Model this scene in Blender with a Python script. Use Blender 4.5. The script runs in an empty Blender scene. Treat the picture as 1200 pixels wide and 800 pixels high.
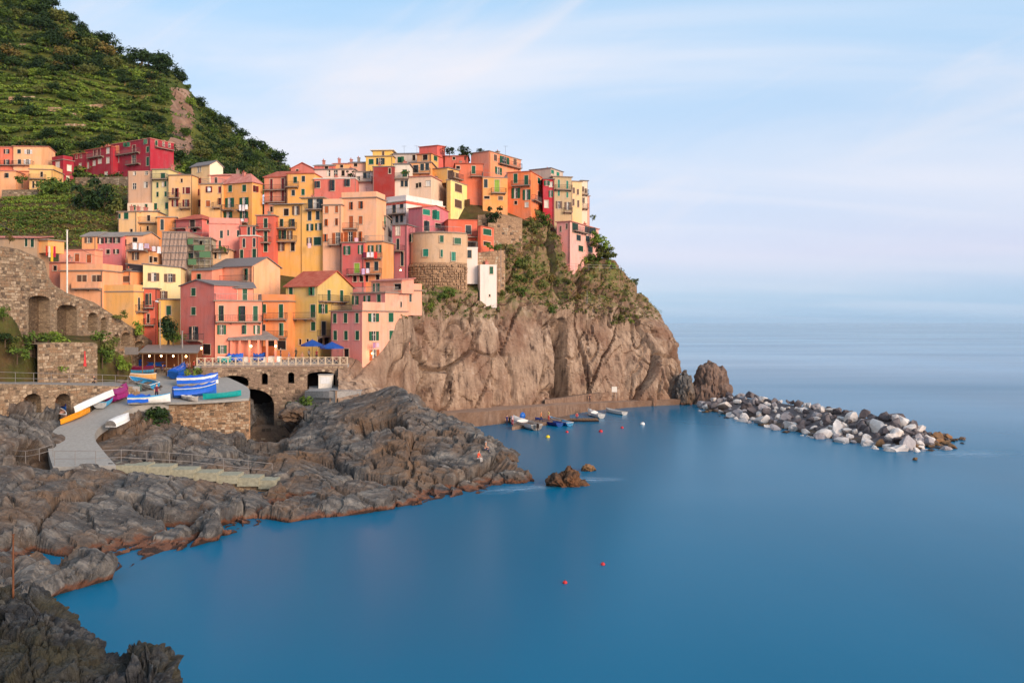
import bpy, math, random
import numpy as np
from mathutils import Vector, Matrix

random.seed(7)
rng = np.random.default_rng(11)
scene = bpy.context.scene
COL = scene.collection
R = math.radians

# ------------------------------------------------------------------ camera
CAM_H, F = 18.0, 1000.0            # camera height above the sea, focal length in photograph pixels
HOR = 378.0                        # row of the horizon in the 1200 x 800 photograph
cam_data = bpy.data.cameras.new("camera")
cam = bpy.data.objects.new("camera", cam_data)
COL.objects.link(cam)
cam.location = (0, 0, CAM_H)
cam.rotation_euler = (R(90), 0, 0)
cam_data.sensor_width = 36.0
cam_data.lens = 36.0 * F / 1200.0
cam_data.shift_y = -(400.0 - HOR) / 1200.0
cam_data.clip_start = 0.5
cam_data.clip_end = 60000
scene.camera = cam

# ------------------------------------------------------------------ sky, sun, exposure
SUN_AZ, SUN_EL = 134.0, 17.0       # degrees clockwise from the view direction (right and behind), height
SUN_STRENGTH, SUN_ANGLE = 2.1, 28.0
SKY_STRENGTH = 0.15
EXPOSURE = 1.08
scene.view_settings.view_transform = 'Standard'
scene.view_settings.look = 'None'
scene.view_settings.exposure = EXPOSURE
scene.view_settings.gamma = 1.0
scene.view_settings.use_curve_mapping = False
scene.cycles.max_bounces = 5
scene.cycles.diffuse_bounces = 3
scene.cycles.glossy_bounces = 3
scene.cycles.transparent_max_bounces = 6
scene.cycles.use_denoising = True

def lin(c):
    c = c / 255.0
    return c / 12.92 if c <= 0.04045 else ((c + 0.055) / 1.055) ** 2.4

def rgb(r, g, b, k=1.0):
    return (lin(r) * k, lin(g) * k, lin(b) * k, 1.0)

world = bpy.data.worlds.new("World")
scene.world = world
world.use_nodes = True
wt = world.node_tree
wt.nodes.clear()
def wn(kind, **kw):
    n = wt.nodes.new(kind)
    for k, v in kw.items():
        setattr(n, k, v)
    return n
def wl(a, b):
    wt.links.new(a, b)
w_out = wn('ShaderNodeOutputWorld')
w_bg = wn('ShaderNodeBackground')
w_bg.inputs['Strength'].default_value = SKY_STRENGTH
sky = wn('ShaderNodeTexSky', sky_type='NISHITA')
sky.sun_disc = False
sky.sun_elevation = R(SUN_EL)
sky.sun_rotation = R(SUN_AZ)
sky.altitude = 0
sky.air_density = 1.0
sky.dust_density = 0.6
sky.ozone_density = 1.6
geo = wn('ShaderNodeTexCoord')
sep = wn('ShaderNodeSeparateXYZ')
wl(geo.outputs['Generated'], sep.inputs[0])
# thin cirrus veil over the sky: streaks on a plane high above (direction divided by height)
zc = wn('ShaderNodeMath', operation='MAXIMUM'); wl(sep.outputs['Z'], zc.inputs[0]); zc.inputs[1].default_value = 0.0
za = wn('ShaderNodeMath', operation='ADD'); wl(zc.outputs[0], za.inputs[0]); za.inputs[1].default_value = 0.10
dv = wn('ShaderNodeVectorMath', operation='DIVIDE')
cz = wn('ShaderNodeCombineXYZ')
for i in range(3):
    wl(za.outputs[0], cz.inputs[i])
wl(geo.outputs['Generated'], dv.inputs[0]); wl(cz.outputs[0], dv.inputs[1])
mp = wn('ShaderNodeMapping'); wl(dv.outputs[0], mp.inputs[0])
mp.inputs['Rotation'].default_value = (0, 0, R(-28))
mp.inputs['Scale'].default_value = (0.38, 1.0, 0.0)
mp.inputs['Location'].default_value = (3.1, 1.7, 0.0)
n1 = wn('ShaderNodeTexNoise'); n1.inputs['Scale'].default_value = 0.85; n1.inputs['Detail'].default_value = 6; n1.inputs['Roughness'].default_value = 0.5
n1.inputs['Distortion'].default_value = 0.6
wl(mp.outputs[0], n1.inputs['Vector'])
r1 = wn('ShaderNodeMapRange', interpolation_type='SMOOTHSTEP')
r1.inputs[1].default_value = 0.34; r1.inputs[2].default_value = 0.70; r1.inputs[3].default_value = 0.0; r1.inputs[4].default_value = 0.85
wl(n1.outputs['Fac'], r1.inputs[0])
# low evening haze: lavender towards the sea horizon
hz = wn('ShaderNodeValToRGB')
e = hz.color_ramp.elements
e[0].position = 0.0; e[0].color = rgb(148, 192, 234)
e[1].position = 1.0; e[1].color = rgb(150, 206, 247)
for p, c in ((0.05, rgb(164, 196, 234)), (0.12, rgb(206, 208, 238)), (0.18, rgb(208, 215, 240)), (0.30, rgb(200, 218, 243)), (0.5, rgb(176, 214, 247))):
    el = hz.color_ramp.elements.new(p); el.color = c
zm = wn('ShaderNodeMath', operation='MULTIPLY'); wl(zc.outputs[0], zm.inputs[0]); zm.inputs[1].default_value = 1.6
wl(zm.outputs[0], hz.inputs[0])
hs = wn('ShaderNodeVectorMath', operation='SCALE'); wl(hz.outputs[0], hs.inputs[0]); hs.inputs['Scale'].default_value = 3.2
mix0 = wn('ShaderNodeMix', data_type='RGBA'); mix0.inputs[0].default_value = 0.88
wl(sky.outputs[0], mix0.inputs[6]); wl(hs.outputs[0], mix0.inputs[7])
mix1 = wn('ShaderNodeMix', data_type='RGBA')
cf = wn('ShaderNodeMapRange', interpolation_type='SMOOTHSTEP'); cf.inputs[1].default_value = 0.04; cf.inputs[2].default_value = 0.22; cf.inputs[3].default_value = 0.25; cf.inputs[4].default_value = 1.0; wl(sep.outputs['Z'], cf.inputs[0])
cm = wn('ShaderNodeMath', operation='MULTIPLY'); wl(r1.outputs[0], cm.inputs[0]); wl(cf.outputs[0], cm.inputs[1])
wl(cm.outputs[0], mix1.inputs[0]); wl(mix0.outputs[2], mix1.inputs[6])
mix1.inputs[7].default_value = (2.92, 2.88, 3.1, 1)
mp1 = wn('ShaderNodeMapping'); wl(geo.outputs['Generated'], mp1.inputs[0]); mp1.inputs['Rotation'].default_value = (0, R(26), 0)
mp2 = wn('ShaderNodeMapping'); wl(mp1.outputs[0], mp2.inputs[0])
mp2.inputs['Scale'].default_value = (2.2, 2.2, 11.0); mp2.inputs['Location'].default_value = (0.7, 4.3, 0.4)
n2 = wn('ShaderNodeTexNoise'); n2.inputs['Scale'].default_value = 0.8; n2.inputs['Detail'].default_value = 8; n2.inputs['Roughness'].default_value = 0.62; n2.inputs['Distortion'].default_value = 1.1
wl(mp2.outputs[0], n2.inputs['Vector'])
r2_ = wn('ShaderNodeMapRange', interpolation_type='SMOOTHSTEP'); r2_.inputs[1].default_value = 0.50; r2_.inputs[2].default_value = 0.74; r2_.inputs[3].default_value = 0.0; r2_.inputs[4].default_value = 0.38
wl(n2.outputs['Fac'], r2_.inputs[0])
cm2 = wn('ShaderNodeMath', operation='MULTIPLY'); wl(r2_.outputs[0], cm2.inputs[0]); wl(cf.outputs[0], cm2.inputs[1])
mix2 = wn('ShaderNodeMix', data_type='RGBA'); wl(cm2.outputs[0], mix2.inputs[0]); wl(mix1.outputs[2], mix2.inputs[6]); mix2.inputs[7].default_value = (3.1, 2.86, 2.9, 1)
wl(mix2.outputs[2], w_bg.inputs['Color'])
wl(w_bg.outputs[0], w_out.inputs[0])

sun_data = bpy.data.lights.new("sun", 'SUN')
sun_data.energy = SUN_STRENGTH
sun_data.angle = R(SUN_ANGLE)
sun_data.color = (1.0, 0.80, 0.64)
sun = bpy.data.objects.new("sun", sun_data)
COL.objects.link(sun)
sd = Vector((math.sin(R(SUN_AZ)) * math.cos(R(SUN_EL)), math.cos(R(SUN_AZ)) * math.cos(R(SUN_EL)), math.sin(R(SUN_EL))))
sun.rotation_euler = (-sd).to_track_quat('-Z', 'Y').to_euler()
sun.location = (60, -40, 90)

# ------------------------------------------------------------------ helpers: places
def at(px, py, D):
    """the world point at depth D that the photograph shows at (px, py)"""
    return Vector(((px - 600.0) / F * D, D, CAM_H - (py - HOR) / F * D))

def atz(px, py, z):
    """the world point at height z that the photograph shows at (px, py)"""
    return at(px, py, (CAM_H - z) * F / (py - HOR))

# ------------------------------------------------------------------ helpers: noise
def _hash(ix, iy, iz, seed):
    h = (ix.astype(np.int64) * 374761393 + iy.astype(np.int64) * 668265263 + iz.astype(np.int64) * 2147483647 + seed * 974711) & 0xFFFFFFFF
    h = ((h ^ (h >> 13)) * 1274126177) & 0xFFFFFFFF
    h = ((h ^ (h >> 15)) * 2246822519) & 0xFFFFFFFF
    h = (h ^ (h >> 16)) & 0xFFFFFFFF
    return h / 4294967295.0

def vnoise(P, seed=0):
    i = np.floor(P); f = P - i; f = f * f * (3 - 2 * f)
    ix, iy, iz = i[..., 0], i[..., 1], i[..., 2]
    out = 0
    for dx in (0, 1):
        wx = f[..., 0] if dx else 1 - f[..., 0]
        for dy in (0, 1):
            wy = f[..., 1] if dy else 1 - f[..., 1]
            for dz in (0, 1):
                wz = f[..., 2] if dz else 1 - f[..., 2]
                out = out + wx * wy * wz * _hash(ix + dx, iy + dy, iz + dz, seed)
    return out * 2 - 1

def fbm(P, oct=4, seed=0, gain=0.5):
    a, s, out = 1.0, 1.0, 0
    for k in range(oct):
        out = out + a * vnoise(P * s + 13.7 * k, seed + k)
        a *= gain; s *= 2.03
    return out

def blocks(P, seed=0, tilt=0.9, crack=0.5, cw=0.12):
    """fractured rock: every Voronoi cell is a tilted flat facet, cracks between"""
    i = np.floor(P)
    f1 = np.full(P.shape[:-1], 9.0); f2 = f1.copy()
    best = np.zeros(P.shape); bid = np.zeros(P.shape)
    for dx in (-1, 0, 1):
        for dy in (-1, 0, 1):
            for dz in (-1, 0, 1):
                c = i + np.array([dx, dy, dz])
                o = np.stack([_hash(c[..., 0], c[..., 1], c[..., 2], seed + k) for k in range(3)], -1)
                d = P - (c + o)
                l = np.sqrt((d * d).sum(-1))
                near = l < f1
                f2 = np.where(near, f1, np.minimum(f2, l))
                f1 = np.where(near, l, f1)
                best = np.where(near[..., None], d, best)
                bid = np.where(near[..., None], o, bid)
    g = (np.roll(bid, 1, -1) * 2 - 1) * tilt
    val = (best * g).sum(-1) + (bid[..., 0] - 0.5)
    return val - crack * np.clip(1 - (f2 - f1) / cw, 0, 1)

def catmull(ctrl, n):
    """rows of control points (k, ..., d) -> n rows"""
    ctrl = np.asarray(ctrl, float)
    k = len(ctrl)
    t = np.linspace(0, k - 1, n)
    i = np.clip(np.floor(t).astype(int), 0, k - 2)
    u = (t - i).reshape((-1,) + (1,) * (ctrl.ndim - 1))
    p0, p1, p2, p3 = ctrl[np.maximum(i - 1, 0)], ctrl[i], ctrl[i + 1], ctrl[np.minimum(i + 2, k - 1)]
    return 0.5 * (2 * p1 + (p2 - p0) * u + (2 * p0 - 5 * p1 + 4 * p2 - p3) * u ** 2 + (3 * p1 - p0 - 3 * p2 + p3) * u ** 3)

def grid_normals(V):
    du = np.gradient(V, axis=0); dv = np.gradient(V, axis=1)
    n = np.cross(du, dv)
    return n / np.maximum(np.linalg.norm(n, axis=-1, keepdims=True), 1e-9)

class TPS:
    """a smooth surface z(x, y) through scattered points"""
    def __init__(self, pts, lam=0.0):
        p = np.array([tuple(q) for q in pts], float)
        self.c = p[:, :2].mean(0); self.s = 50.0
        q = (p[:, :2] - self.c) / self.s
        n = len(q)
        K = self._k(np.linalg.norm(q[:, None] - q[None], axis=-1)) - lam * np.eye(n)
        A = np.zeros((n + 3, n + 3)); A[:n, :n] = K; A[:n, n] = 1; A[:n, n + 1:] = q
        A[n, :n] = 1; A[n + 1:, :n] = q.T
        self.w = np.linalg.lstsq(A, np.concatenate([p[:, 2], np.zeros(3)]), rcond=None)[0]
        self.q = q
    @staticmethod
    def _k(r):
        return r            # biharmonic-like linear kernel: no overshoot
    def __call__(self, x, y):
        x = np.asarray(x, float); y = np.asarray(y, float)
        g = np.stack([x, y], -1).reshape(-1, 2)
        g = (g - self.c) / self.s
        n = len(self.q); out = np.empty(len(g))
        for a in range(0, len(g), 20000):
            b = g[a:a + 20000]
            out[a:a + 20000] = self._k(np.linalg.norm(b[:, None] - self.q[None], axis=-1)) @ self.w[:n] + self.w[n] + b @ self.w[n + 1:]
        return out.reshape(x.shape)

# ------------------------------------------------------------------ helpers: objects
def link_obj(name, data, parent=None, loc=None, rot=None):
    o = bpy.data.objects.new(name, data)
    COL.objects.link(o)
    if parent is not None:
        o.parent = parent
    if loc is not None:
        o.location = loc
    if rot is not None:
        o.rotation_euler = rot
    return o

def tag(o, label=None, cat=None, group=None, kind=None):
    if label: o['label'] = label
    if cat: o['category'] = cat
    if group: o['group'] = group
    if kind: o['kind'] = kind
    return o

def empty(name, loc, label, cat, group=None, rotz=0.0):
    o = link_obj(name, None, None, loc, (0, 0, rotz))
    o.empty_display_size = 0.3
    return tag(o, label, cat, group, 'thing' if cat in ('wall', 'stairs', 'railing', 'balustrade') else None)

def copy_tree(o, parent=None):
    c = o.copy(); COL.objects.link(c); c.parent = parent
    for ch in list(o.children):
        copy_tree(ch, c)
    return c

class MB:
    """collects faces, builds one mesh"""
    def __init__(self):
        self.v, self.f, self.m = [], [], []
    def add(self, vs, fs, mi=0):
        b = len(self.v)
        self.v.extend(tuple(p) for p in vs)
        for f in fs:
            self.f.append(tuple(b + i for i in f)); self.m.append(mi)
        return self
    def quad(self, a, b, c, d, mi=0):
        return self.add((a, b, c, d), ((0, 1, 2, 3),), mi)
    def tri(self, a, b, c, mi=0):
        return self.add((a, b, c), ((0, 1, 2),), mi)
    def box(self, x0, x1, y0, y1, z0, z1, mi=0, M=None):
        vs = [(x, y, z) for z in (z0, z1) for y in (y0, y1) for x in (x0, x1)]
        if M is not None:
            vs = [M @ Vector(p) for p in vs]
        return self.add(vs, ((0, 2, 3, 1), (4, 5, 7, 6), (0, 1, 5, 4), (2, 6, 7, 3), (0, 4, 6, 2), (1, 3, 7, 5)), mi)
    def bar(self, a, b, r, n=4, r2=None, mi=0, cap=True):
        a, b = Vector(a), Vector(b)
        d = (b - a)
        if d.length < 1e-6: return self
        d.normalize()
        u = d.cross(Vector((0, 0, 1)))
        if u.length < 1e-3: u = d.cross(Vector((1, 0, 0)))
        u.normalize(); w = d.cross(u)
        r2 = r if r2 is None else r2
        vs = []
        for p, q in ((a, r), (b, r2)):
            for k in range(n):
                t = 2 * math.pi * (k + 0.5) / n
                vs.append(p + (u * math.cos(t) + w * math.sin(t)) * q)
        fs = [(k, (k + 1) % n, n + (k + 1) % n, n + k) for k in range(n)]
        if cap:
            fs += [tuple(range(n - 1, -1, -1)), tuple(range(n, 2 * n))]
        return self.add(vs, fs, mi)
    def tube(self, pts, radii, n=6, mi=0):
        for k in range(len(pts) - 1):
            self.bar(pts[k], pts[k + 1], radii[k], n, radii[k + 1], mi)
        return self
    def mesh(self, name, mats, smooth=False):
        me = bpy.data.meshes.new(name)
        me.from_pydata(self.v, [], self.f)
        for m in (mats if isinstance(mats, (list, tuple)) else [mats]):
            me.materials.append(m)
        if any(self.m):
            me.polygons.foreach_set('material_index', self.m)
        if smooth:
            me.polygons.foreach_set('use_smooth', [True] * len(me.polygons))
        me.update()
        return me
    def obj(self, name, mats, parent=None, loc=None, rot=None, smooth=False):
        return link_obj(name, self.mesh(name, mats, smooth), parent, loc, rot)

def grid_mesh(name, V, mats, smooth=False, flip=False):
    n, m = V.shape[:2]
    me = bpy.data.meshes.new(name)
    idx = np.arange(n * m).reshape(n, m)
    q = np.stack([idx[:-1, :-1], idx[1:, :-1], idx[1:, 1:], idx[:-1, 1:]], -1).reshape(-1, 4)
    if flip: q = q[:, ::-1]
    me.vertices.add(n * m); me.vertices.foreach_set('co', V.reshape(-1).astype(np.float32))
    me.loops.add(q.size); me.loops.foreach_set('vertex_index', q.reshape(-1).astype(np.int32))
    me.polygons.add(len(q)); me.polygons.foreach_set('loop_start', np.arange(0, q.size, 4, dtype=np.int32))
    me.polygons.foreach_set('use_smooth', np.full(len(q), smooth))
    for mt in (mats if isinstance(mats, (list, tuple)) else [mats]):
        me.materials.append(mt)
    me.update(calc_edges=True); me.validate()
    return me

# ------------------------------------------------------------------ materials
class NT:
    def __init__(self, name):
        self.mat = bpy.data.materials.new(name); self.mat.use_nodes = True
        self.t = self.mat.node_tree
        self.b = self.t.nodes['Principled BSDF']
    def n(self, kind, **kw):
        x = self.t.nodes.new(kind)
        for k, v in kw.items(): setattr(x, k, v)
        return x
    def l(self, a, b): self.t.links.new(a, b)
    def coord(self, scale=(1, 1, 1), rot=(0, 0, 0), kind='Object'):
        c = self.n('ShaderNodeTexCoord'); m = self.n('ShaderNodeMapping')
        m.inputs['Scale'].default_value = scale; m.inputs['Rotation'].default_value = rot
        self.l(c.outputs[kind], m.inputs[0]); return m.outputs[0]
    def noise(self, vec, scale, detail=4, rough=0.55):
        x = self.n('ShaderNodeTexNoise'); x.inputs['Scale'].default_value = scale
        x.inputs['Detail'].default_value = detail; x.inputs['Roughness'].default_value = rough
        self.l(vec, x.inputs['Vector']); return x.outputs['Fac']
    def ramp(self, fac, stops):
        r = self.n('ShaderNodeValToRGB'); el = r.color_ramp.elements
        el[0].position, el[0].color = stops[0]; el[1].position, el[1].color = stops[-1]
        for p, c in stops[1:-1]:
            q = el.new(p); q.color = c
        self.l(fac, r.inputs[0]); return r.outputs[0]
    def mr(self, fac, a, b, c=0.0, d=1.0):
        r = self.n('ShaderNodeMapRange'); 
        for i, v in enumerate((a, b, c, d)): r.inputs[i + 1].default_value = v
        self.l(fac, r.inputs[0]); return r.outputs[0]
    def mix(self, fac, a, b, mode='MIX'):
        m = self.n('ShaderNodeMix', data_type='RGBA', blend_type=mode)
        if hasattr(fac, 'links'): self.l(fac, m.inputs[0])
        else: m.inputs[0].default_value = fac
        for s, v in ((6, a), (7, b)):
            if hasattr(v, 'links'): self.l(v, m.inputs[s])
            else: m.inputs[s].default_value = v
        return m.outputs[2]
    def math(self, op, a, b=None):
        m = self.n('ShaderNodeMath', operation=op)
        for i, v in enumerate((a, b)):
            if v is None: continue
            if hasattr(v, 'links'): self.l(v, m.inputs[i])
            else: m.inputs[i].default_value = v
        return m.outputs[0]
    def bump(self, h, strength=0.4, dist=0.1):
        b = self.n('ShaderNodeBump'); b.inputs['Strength'].default_value = strength; b.inputs['Distance'].default_value = dist
        self.l(h, b.inputs['Height']); self.l(b.outputs[0], self.b.inputs['Normal'])
    def col(self, c):
        if hasattr(c, 'links'): self.l(c, self.b.inputs['Base Color'])
        else: self.b.inputs['Base Color'].default_value = c
    def rough(self, r, spec=0.3):
        self.b.inputs['Roughness'].default_value = r
        self.b.inputs['Specular IOR Level'].default_value = spec

def dk(c, k):
    return (c[0] * k, c[1] * k, c[2] * k, 1.0)

def simple(name, c, rough=0.7, metal=0.0, var=0.15, spec=0.3):
    t = NT(name)
    v = t.coord()
    f = t.noise(v, 3.0)
    t.col(t.mix(t.mr(f, 0.3, 0.7), dk(c, 1 - var), dk(c, 1 + var * 0.5)))
    t.rough(rough, spec); t.b.inputs['Metallic'].default_value = metal
    return t.mat

_pl = {}
def plaster(c):
    """weathered painted render: patches, rain streaks, faded areas"""
    key = tuple(round(x, 3) for x in c)
    if key in _pl: return _pl[key]
    t = NT("plaster")
    v = t.coord()
    patch = t.noise(v, 0.35, 5, 0.6)
    st = t.noise(t.coord((1.1, 1.1, 0.16)), 1.0, 5, 0.65)
    fine = t.noise(v, 6.0, 3)
    grey = sum(c[:3]) / 3
    faded = tuple(min(0.85, x * 0.72 + grey * 0.22 + 0.03) for x in c[:3]) + (1.0,)
    a = t.mix(t.mr(patch, 0.42, 0.68, 0, 0.75), c, faded)
    a = t.mix(t.mr(st, 0.48, 0.76, 0, 0.5), a, dk(c, 0.60))
    a = t.mix(t.mr(fine, 0.35, 0.75, 0, 0.22), a, dk(c, 0.75))
    damp = t.noise(t.coord((0.5, 0.5, 0.32)), 1.0, 7, 0.7)
    a = t.mix(t.mr(damp, 0.54, 0.68, 0, 0.6), a, (c[0] * .55 + .05, c[1] * .55 + .045, c[2] * .55 + .04, 1))
    lost = t.noise(v, 0.9, 6, 0.7)
    a = t.mix(t.mr(lost, 0.68, 0.72, 0, 0.55), a, rgb(196, 172, 146))
    t.col(a); t.rough(0.9, 0.12)
    t.bump(fine, 0.25, 0.03)
    _pl[key] = t.mat
    return t.mat

def rock_mat(name, base, dark, light, warm=None, scale=0.5, strata_rot=(0, 0, 0), bump=0.7, wet=False, orange=None):
    t = NT(name)
    v = t.coord((1, 1, 1))
    big = t.noise(v, 0.22 * scale, 6, 0.6)
    st = t.noise(t.coord((0.25, 1.6, 0.35), strata_rot), 1.3 * scale, 7, 0.65)
    fine = t.noise(v, 3.2 * scale, 8, 0.7)
    a = t.ramp(st, [(0.25, dark), (0.48, base), (0.75, light)])
    if warm: a = t.mix(t.mr(big, 0.45, 0.62, 0, 0.8), a, warm)
    a = t.mix(t.mr(fine, 0.40, 0.72, 0, 0.55), a, dark)
    spots = t.noise(v, 7.0 * scale, 3, 0.5)
    a = t.mix(t.mr(spots, 0.66, 0.74, 0, 0.5), a, light)
    if orange:
        g = t.n('ShaderNodeNewGeometry'); s = t.n('ShaderNodeSeparateXYZ'); t.l(g.outputs['Position'], s.inputs[0])
        zz = t.math('ADD', s.outputs['Z'], t.mr(t.noise(v, 0.9, 4), 0.2, 0.8, -0.35, 0.35))
        a = t.mix(t.mr(zz, 0.30, 0.52, 0.75, 0.0), a, orange)
        a = t.mix(t.mr(zz, 0.10, 0.22, 0.8, 0.0), a, rgb(38, 32, 30))
    t.col(a); t.rough(0.85, 0.25)
    h = t.math('ADD', fine, t.math('MULTIPLY', st, 0.8))
    t.bump(h, bump, 0.25)
    return t.mat

def leaf_mat(name, a, b, rough=0.7):
    t = NT(name)
    oi = t.n('ShaderNodeObjectInfo')
    v = t.coord((1, 1, 1))
    f = t.noise(v, 0.9, 3)
    m = t.mix(t.mr(f, 0.35, 0.65), a, b)
    m = t.mix(t.math('MULTIPLY', oi.outputs['Random'], 0.55), m, dk(a, 0.55))
    t.col(m); t.rough(rough, 0.15)
    try:
        t.b.inputs['Subsurface Weight'].default_value = 0.0
    except Exception:
        pass
    return t.mat

M = {}
def stone_wall_mat(name, c1, c2, mortar, sc=2.2):
    t = NT(name)
    v = t.coord()
    vo = t.n('ShaderNodeTexVoronoi', feature='F1'); vo.inputs['Scale'].default_value = sc
    vm = t.coord((1, 1, 1.9)); t.l(vm, vo.inputs['Vector'])
    ve = t.n('ShaderNodeTexVoronoi', feature='DISTANCE_TO_EDGE'); ve.inputs['Scale'].default_value = sc; t.l(vm, ve.inputs['Vector'])
    s = t.n('ShaderNodeSeparateColor'); t.l(vo.outputs['Color'], s.inputs[0])
    big = t.noise(v, 0.3, 5)
    a = t.mix(s.outputs[0], c1, c2)
    a = t.mix(t.mr(big, 0.4, 0.7, 0, 0.45), a, dk(c1, 0.6))
    a = t.mix(t.mr(ve.outputs['Distance'], 0.02, 0.07, 0.85, 0.0), a, mortar)
    a = t.mix(t.mr(t.noise(v, 9, 4), 0.4, 0.75, 0, 0.4), a, dk(c1, 0.55))
    t.col(a); t.rough(0.92, 0.15)
    t.bump(t.mr(ve.outputs['Distance'], 0.0, 0.12), 0.6, 0.06)
    return t.mat

M['stone'] = stone_wall_mat('rubble_stone', rgb(166, 142, 114), rgb(118, 98, 80), rgb(104, 88, 74))
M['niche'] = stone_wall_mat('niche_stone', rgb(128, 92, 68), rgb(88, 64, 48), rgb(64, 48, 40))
M['stone_warm'] = stone_wall_mat('warm_rubble_stone', rgb(188, 150, 116), rgb(150, 118, 92), rgb(140, 114, 92), 1.8)
M['stone_bridge'] = stone_wall_mat('bridge_stone', rgb(158, 132, 110), rgb(134, 110, 92), rgb(118, 100, 84), 1.6)
M['facing'] = rock_mat('facing_stone', rgb(140, 114, 90), rgb(92, 76, 62), rgb(176, 150, 122), rgb(156, 120, 88), 2.5, bump=0.3)
M['shore'] = rock_mat('shore_rock', rgb(92, 87, 83), rgb(38, 36, 37), rgb(160, 150, 138), rgb(120, 92, 68), 0.6, (0.5, 0.25, 0.5), 1.0, orange=rgb(118, 70, 44))
M['near_rock'] = rock_mat('near_rock', rgb(66, 65, 66), rgb(28, 29, 32), rgb(120, 118, 114), rgb(74, 68, 46), 1.6, (0.7, 0.3, 0.2), 1.0)
M['cliff'] = None
M['facing_pale'] = rock_mat('pale_facing_stone', rgb(176, 150, 122), rgb(122, 102, 84), rgb(204, 184, 158), None, 2.5, bump=0.3)
M['facing_dark'] = rock_mat('dark_facing_stone', rgb(104, 86, 70), rgb(66, 56, 48), rgb(136, 116, 96), None, 2.5, bump=0.3)
M['slate'] = simple('slate_roofing', rgb(122, 112, 108), 0.8)
M['slab'] = simple('terrace_edge_stone', rgb(150, 128, 112), 0.8)
M['white_trim'] = simple('white_painted_trim', rgb(226, 214, 198), 0.6)
M['pale_trim'] = simple('pale_stone_trim', rgb(208, 184, 156), 0.7)
M['iron'] = simple('dark_iron', rgb(78, 66, 64), 0.5, 0.3)
M['rail_grey'] = simple('galvanised_rail', rgb(140, 132, 126), 0.5, 0.2)
M['rust'] = simple('rusty_steel', rgb(120, 74, 48), 0.8, 0.2, 0.4)
M['wood'] = simple('weathered_wood', rgb(126, 96, 70), 0.8)
M['pale_wood'] = simple('pale_stone_balustrade', rgb(206, 182, 152), 0.8)
M['concrete'] = simple('concrete', rgb(152, 146, 140), 0.85, var=0.25)
M['paving'] = simple('grey_paving', rgb(156, 150, 142), 0.85, var=0.16)
M['white'] = simple('white_gelcoat', rgb(224, 220, 214), 0.35)
M['tarp_blue'] = simple('blue_tarpaulin', rgb(22, 88, 188), 0.5)
M['dark'] = simple('dark_interior', rgb(42, 30, 26), 0.9)  # near-black; behind openings and arches it stands in for interior shade
M['curtain'] = simple('pale_curtain', rgb(206, 196, 184), 0.8)
def glass():
    t = NT('window_glass')
    f = t.noise(t.coord(), 1.2, 2)
    t.col(t.mix(t.mr(f, 0.4, 0.6), rgb(28, 26, 28), rgb(58, 52, 50))); t.rough(0.12, 0.5)
    return t.mat
M['glass'] = glass()
def tiles(name, a, b):
    t = NT(name)
    v = t.coord()
    w = t.n('ShaderNodeTexWave'); w.inputs['Scale'].default_value = 1.4; w.inputs['Distortion'].default_value = 0.6; t.l(v, w.inputs['Vector'])
    f = t.noise(v, 1.1, 5); g = t.noise(v, 9.0, 3)
    c = t.mix(t.mr(f, 0.35, 0.7), a, b); c = t.mix(t.mr(g, 0.4, 0.75, 0, 0.5), c, dk(a, 0.55))
    t.col(c); t.rough(0.85, 0.15); t.bump(w.outputs['Fac'], 0.5, 0.08)
    return t.mat
M['tile'] = tiles('terracotta_tiles', rgb(176, 82, 62), rgb(196, 112, 88))
M['tile_pink'] = tiles('faded_pink_tiles', rgb(190, 112, 98), rgb(208, 146, 130))
M['tile_grey'] = tiles('grey_stone_tiles', rgb(138, 126, 118), rgb(164, 152, 142))
SHC = {'g': rgb(24, 84, 56), 't': rgb(36, 124, 100), 'n': rgb(40, 54, 58), 'b': rgb(172, 88, 44), 'r': rgb(122, 36, 34),
       'd': rgb(20, 62, 44), 'y': rgb(146, 172, 62), 'k': rgb(60, 46, 40), 'w': rgb(214, 206, 196), 'm': rgb(104, 76, 60)}
for k, c in SHC.items():
    M['sh_' + k] = simple('shutter_paint', c, 0.55, 0.0, 0.3)
# ------------------------------------------------------------------ houses
Z1, Z2, Z3, Z4 = (0, 140, 5.0), (130, 170, 6.0), (300, 160, 6.0), (480, 150, 4.6154)
Z5, Z6, Z7, Z8 = (0, 270, 5.44), (190, 280, 6.0), (320, 290, 6.0), (440, 220, 6.0)
HOUSE_BASES = []      # where the village ground has to pass

def parse(s):
    """'g 30x50: 10,20 30,40; og 60x90: 5,6' -> [(style, w, h, x, y)]"""
    out = []
    for part in s.split(';'):
        part = part.strip()
        if not part: continue
        head, pts = part.split(':')
        st, wh = head.split()
        w, h = wh.split('x')
        for p in pts.split():
            x, y = p.split(',')
            out.append((st, float(w), float(h), float(x), float(y)))
    return out

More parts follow.
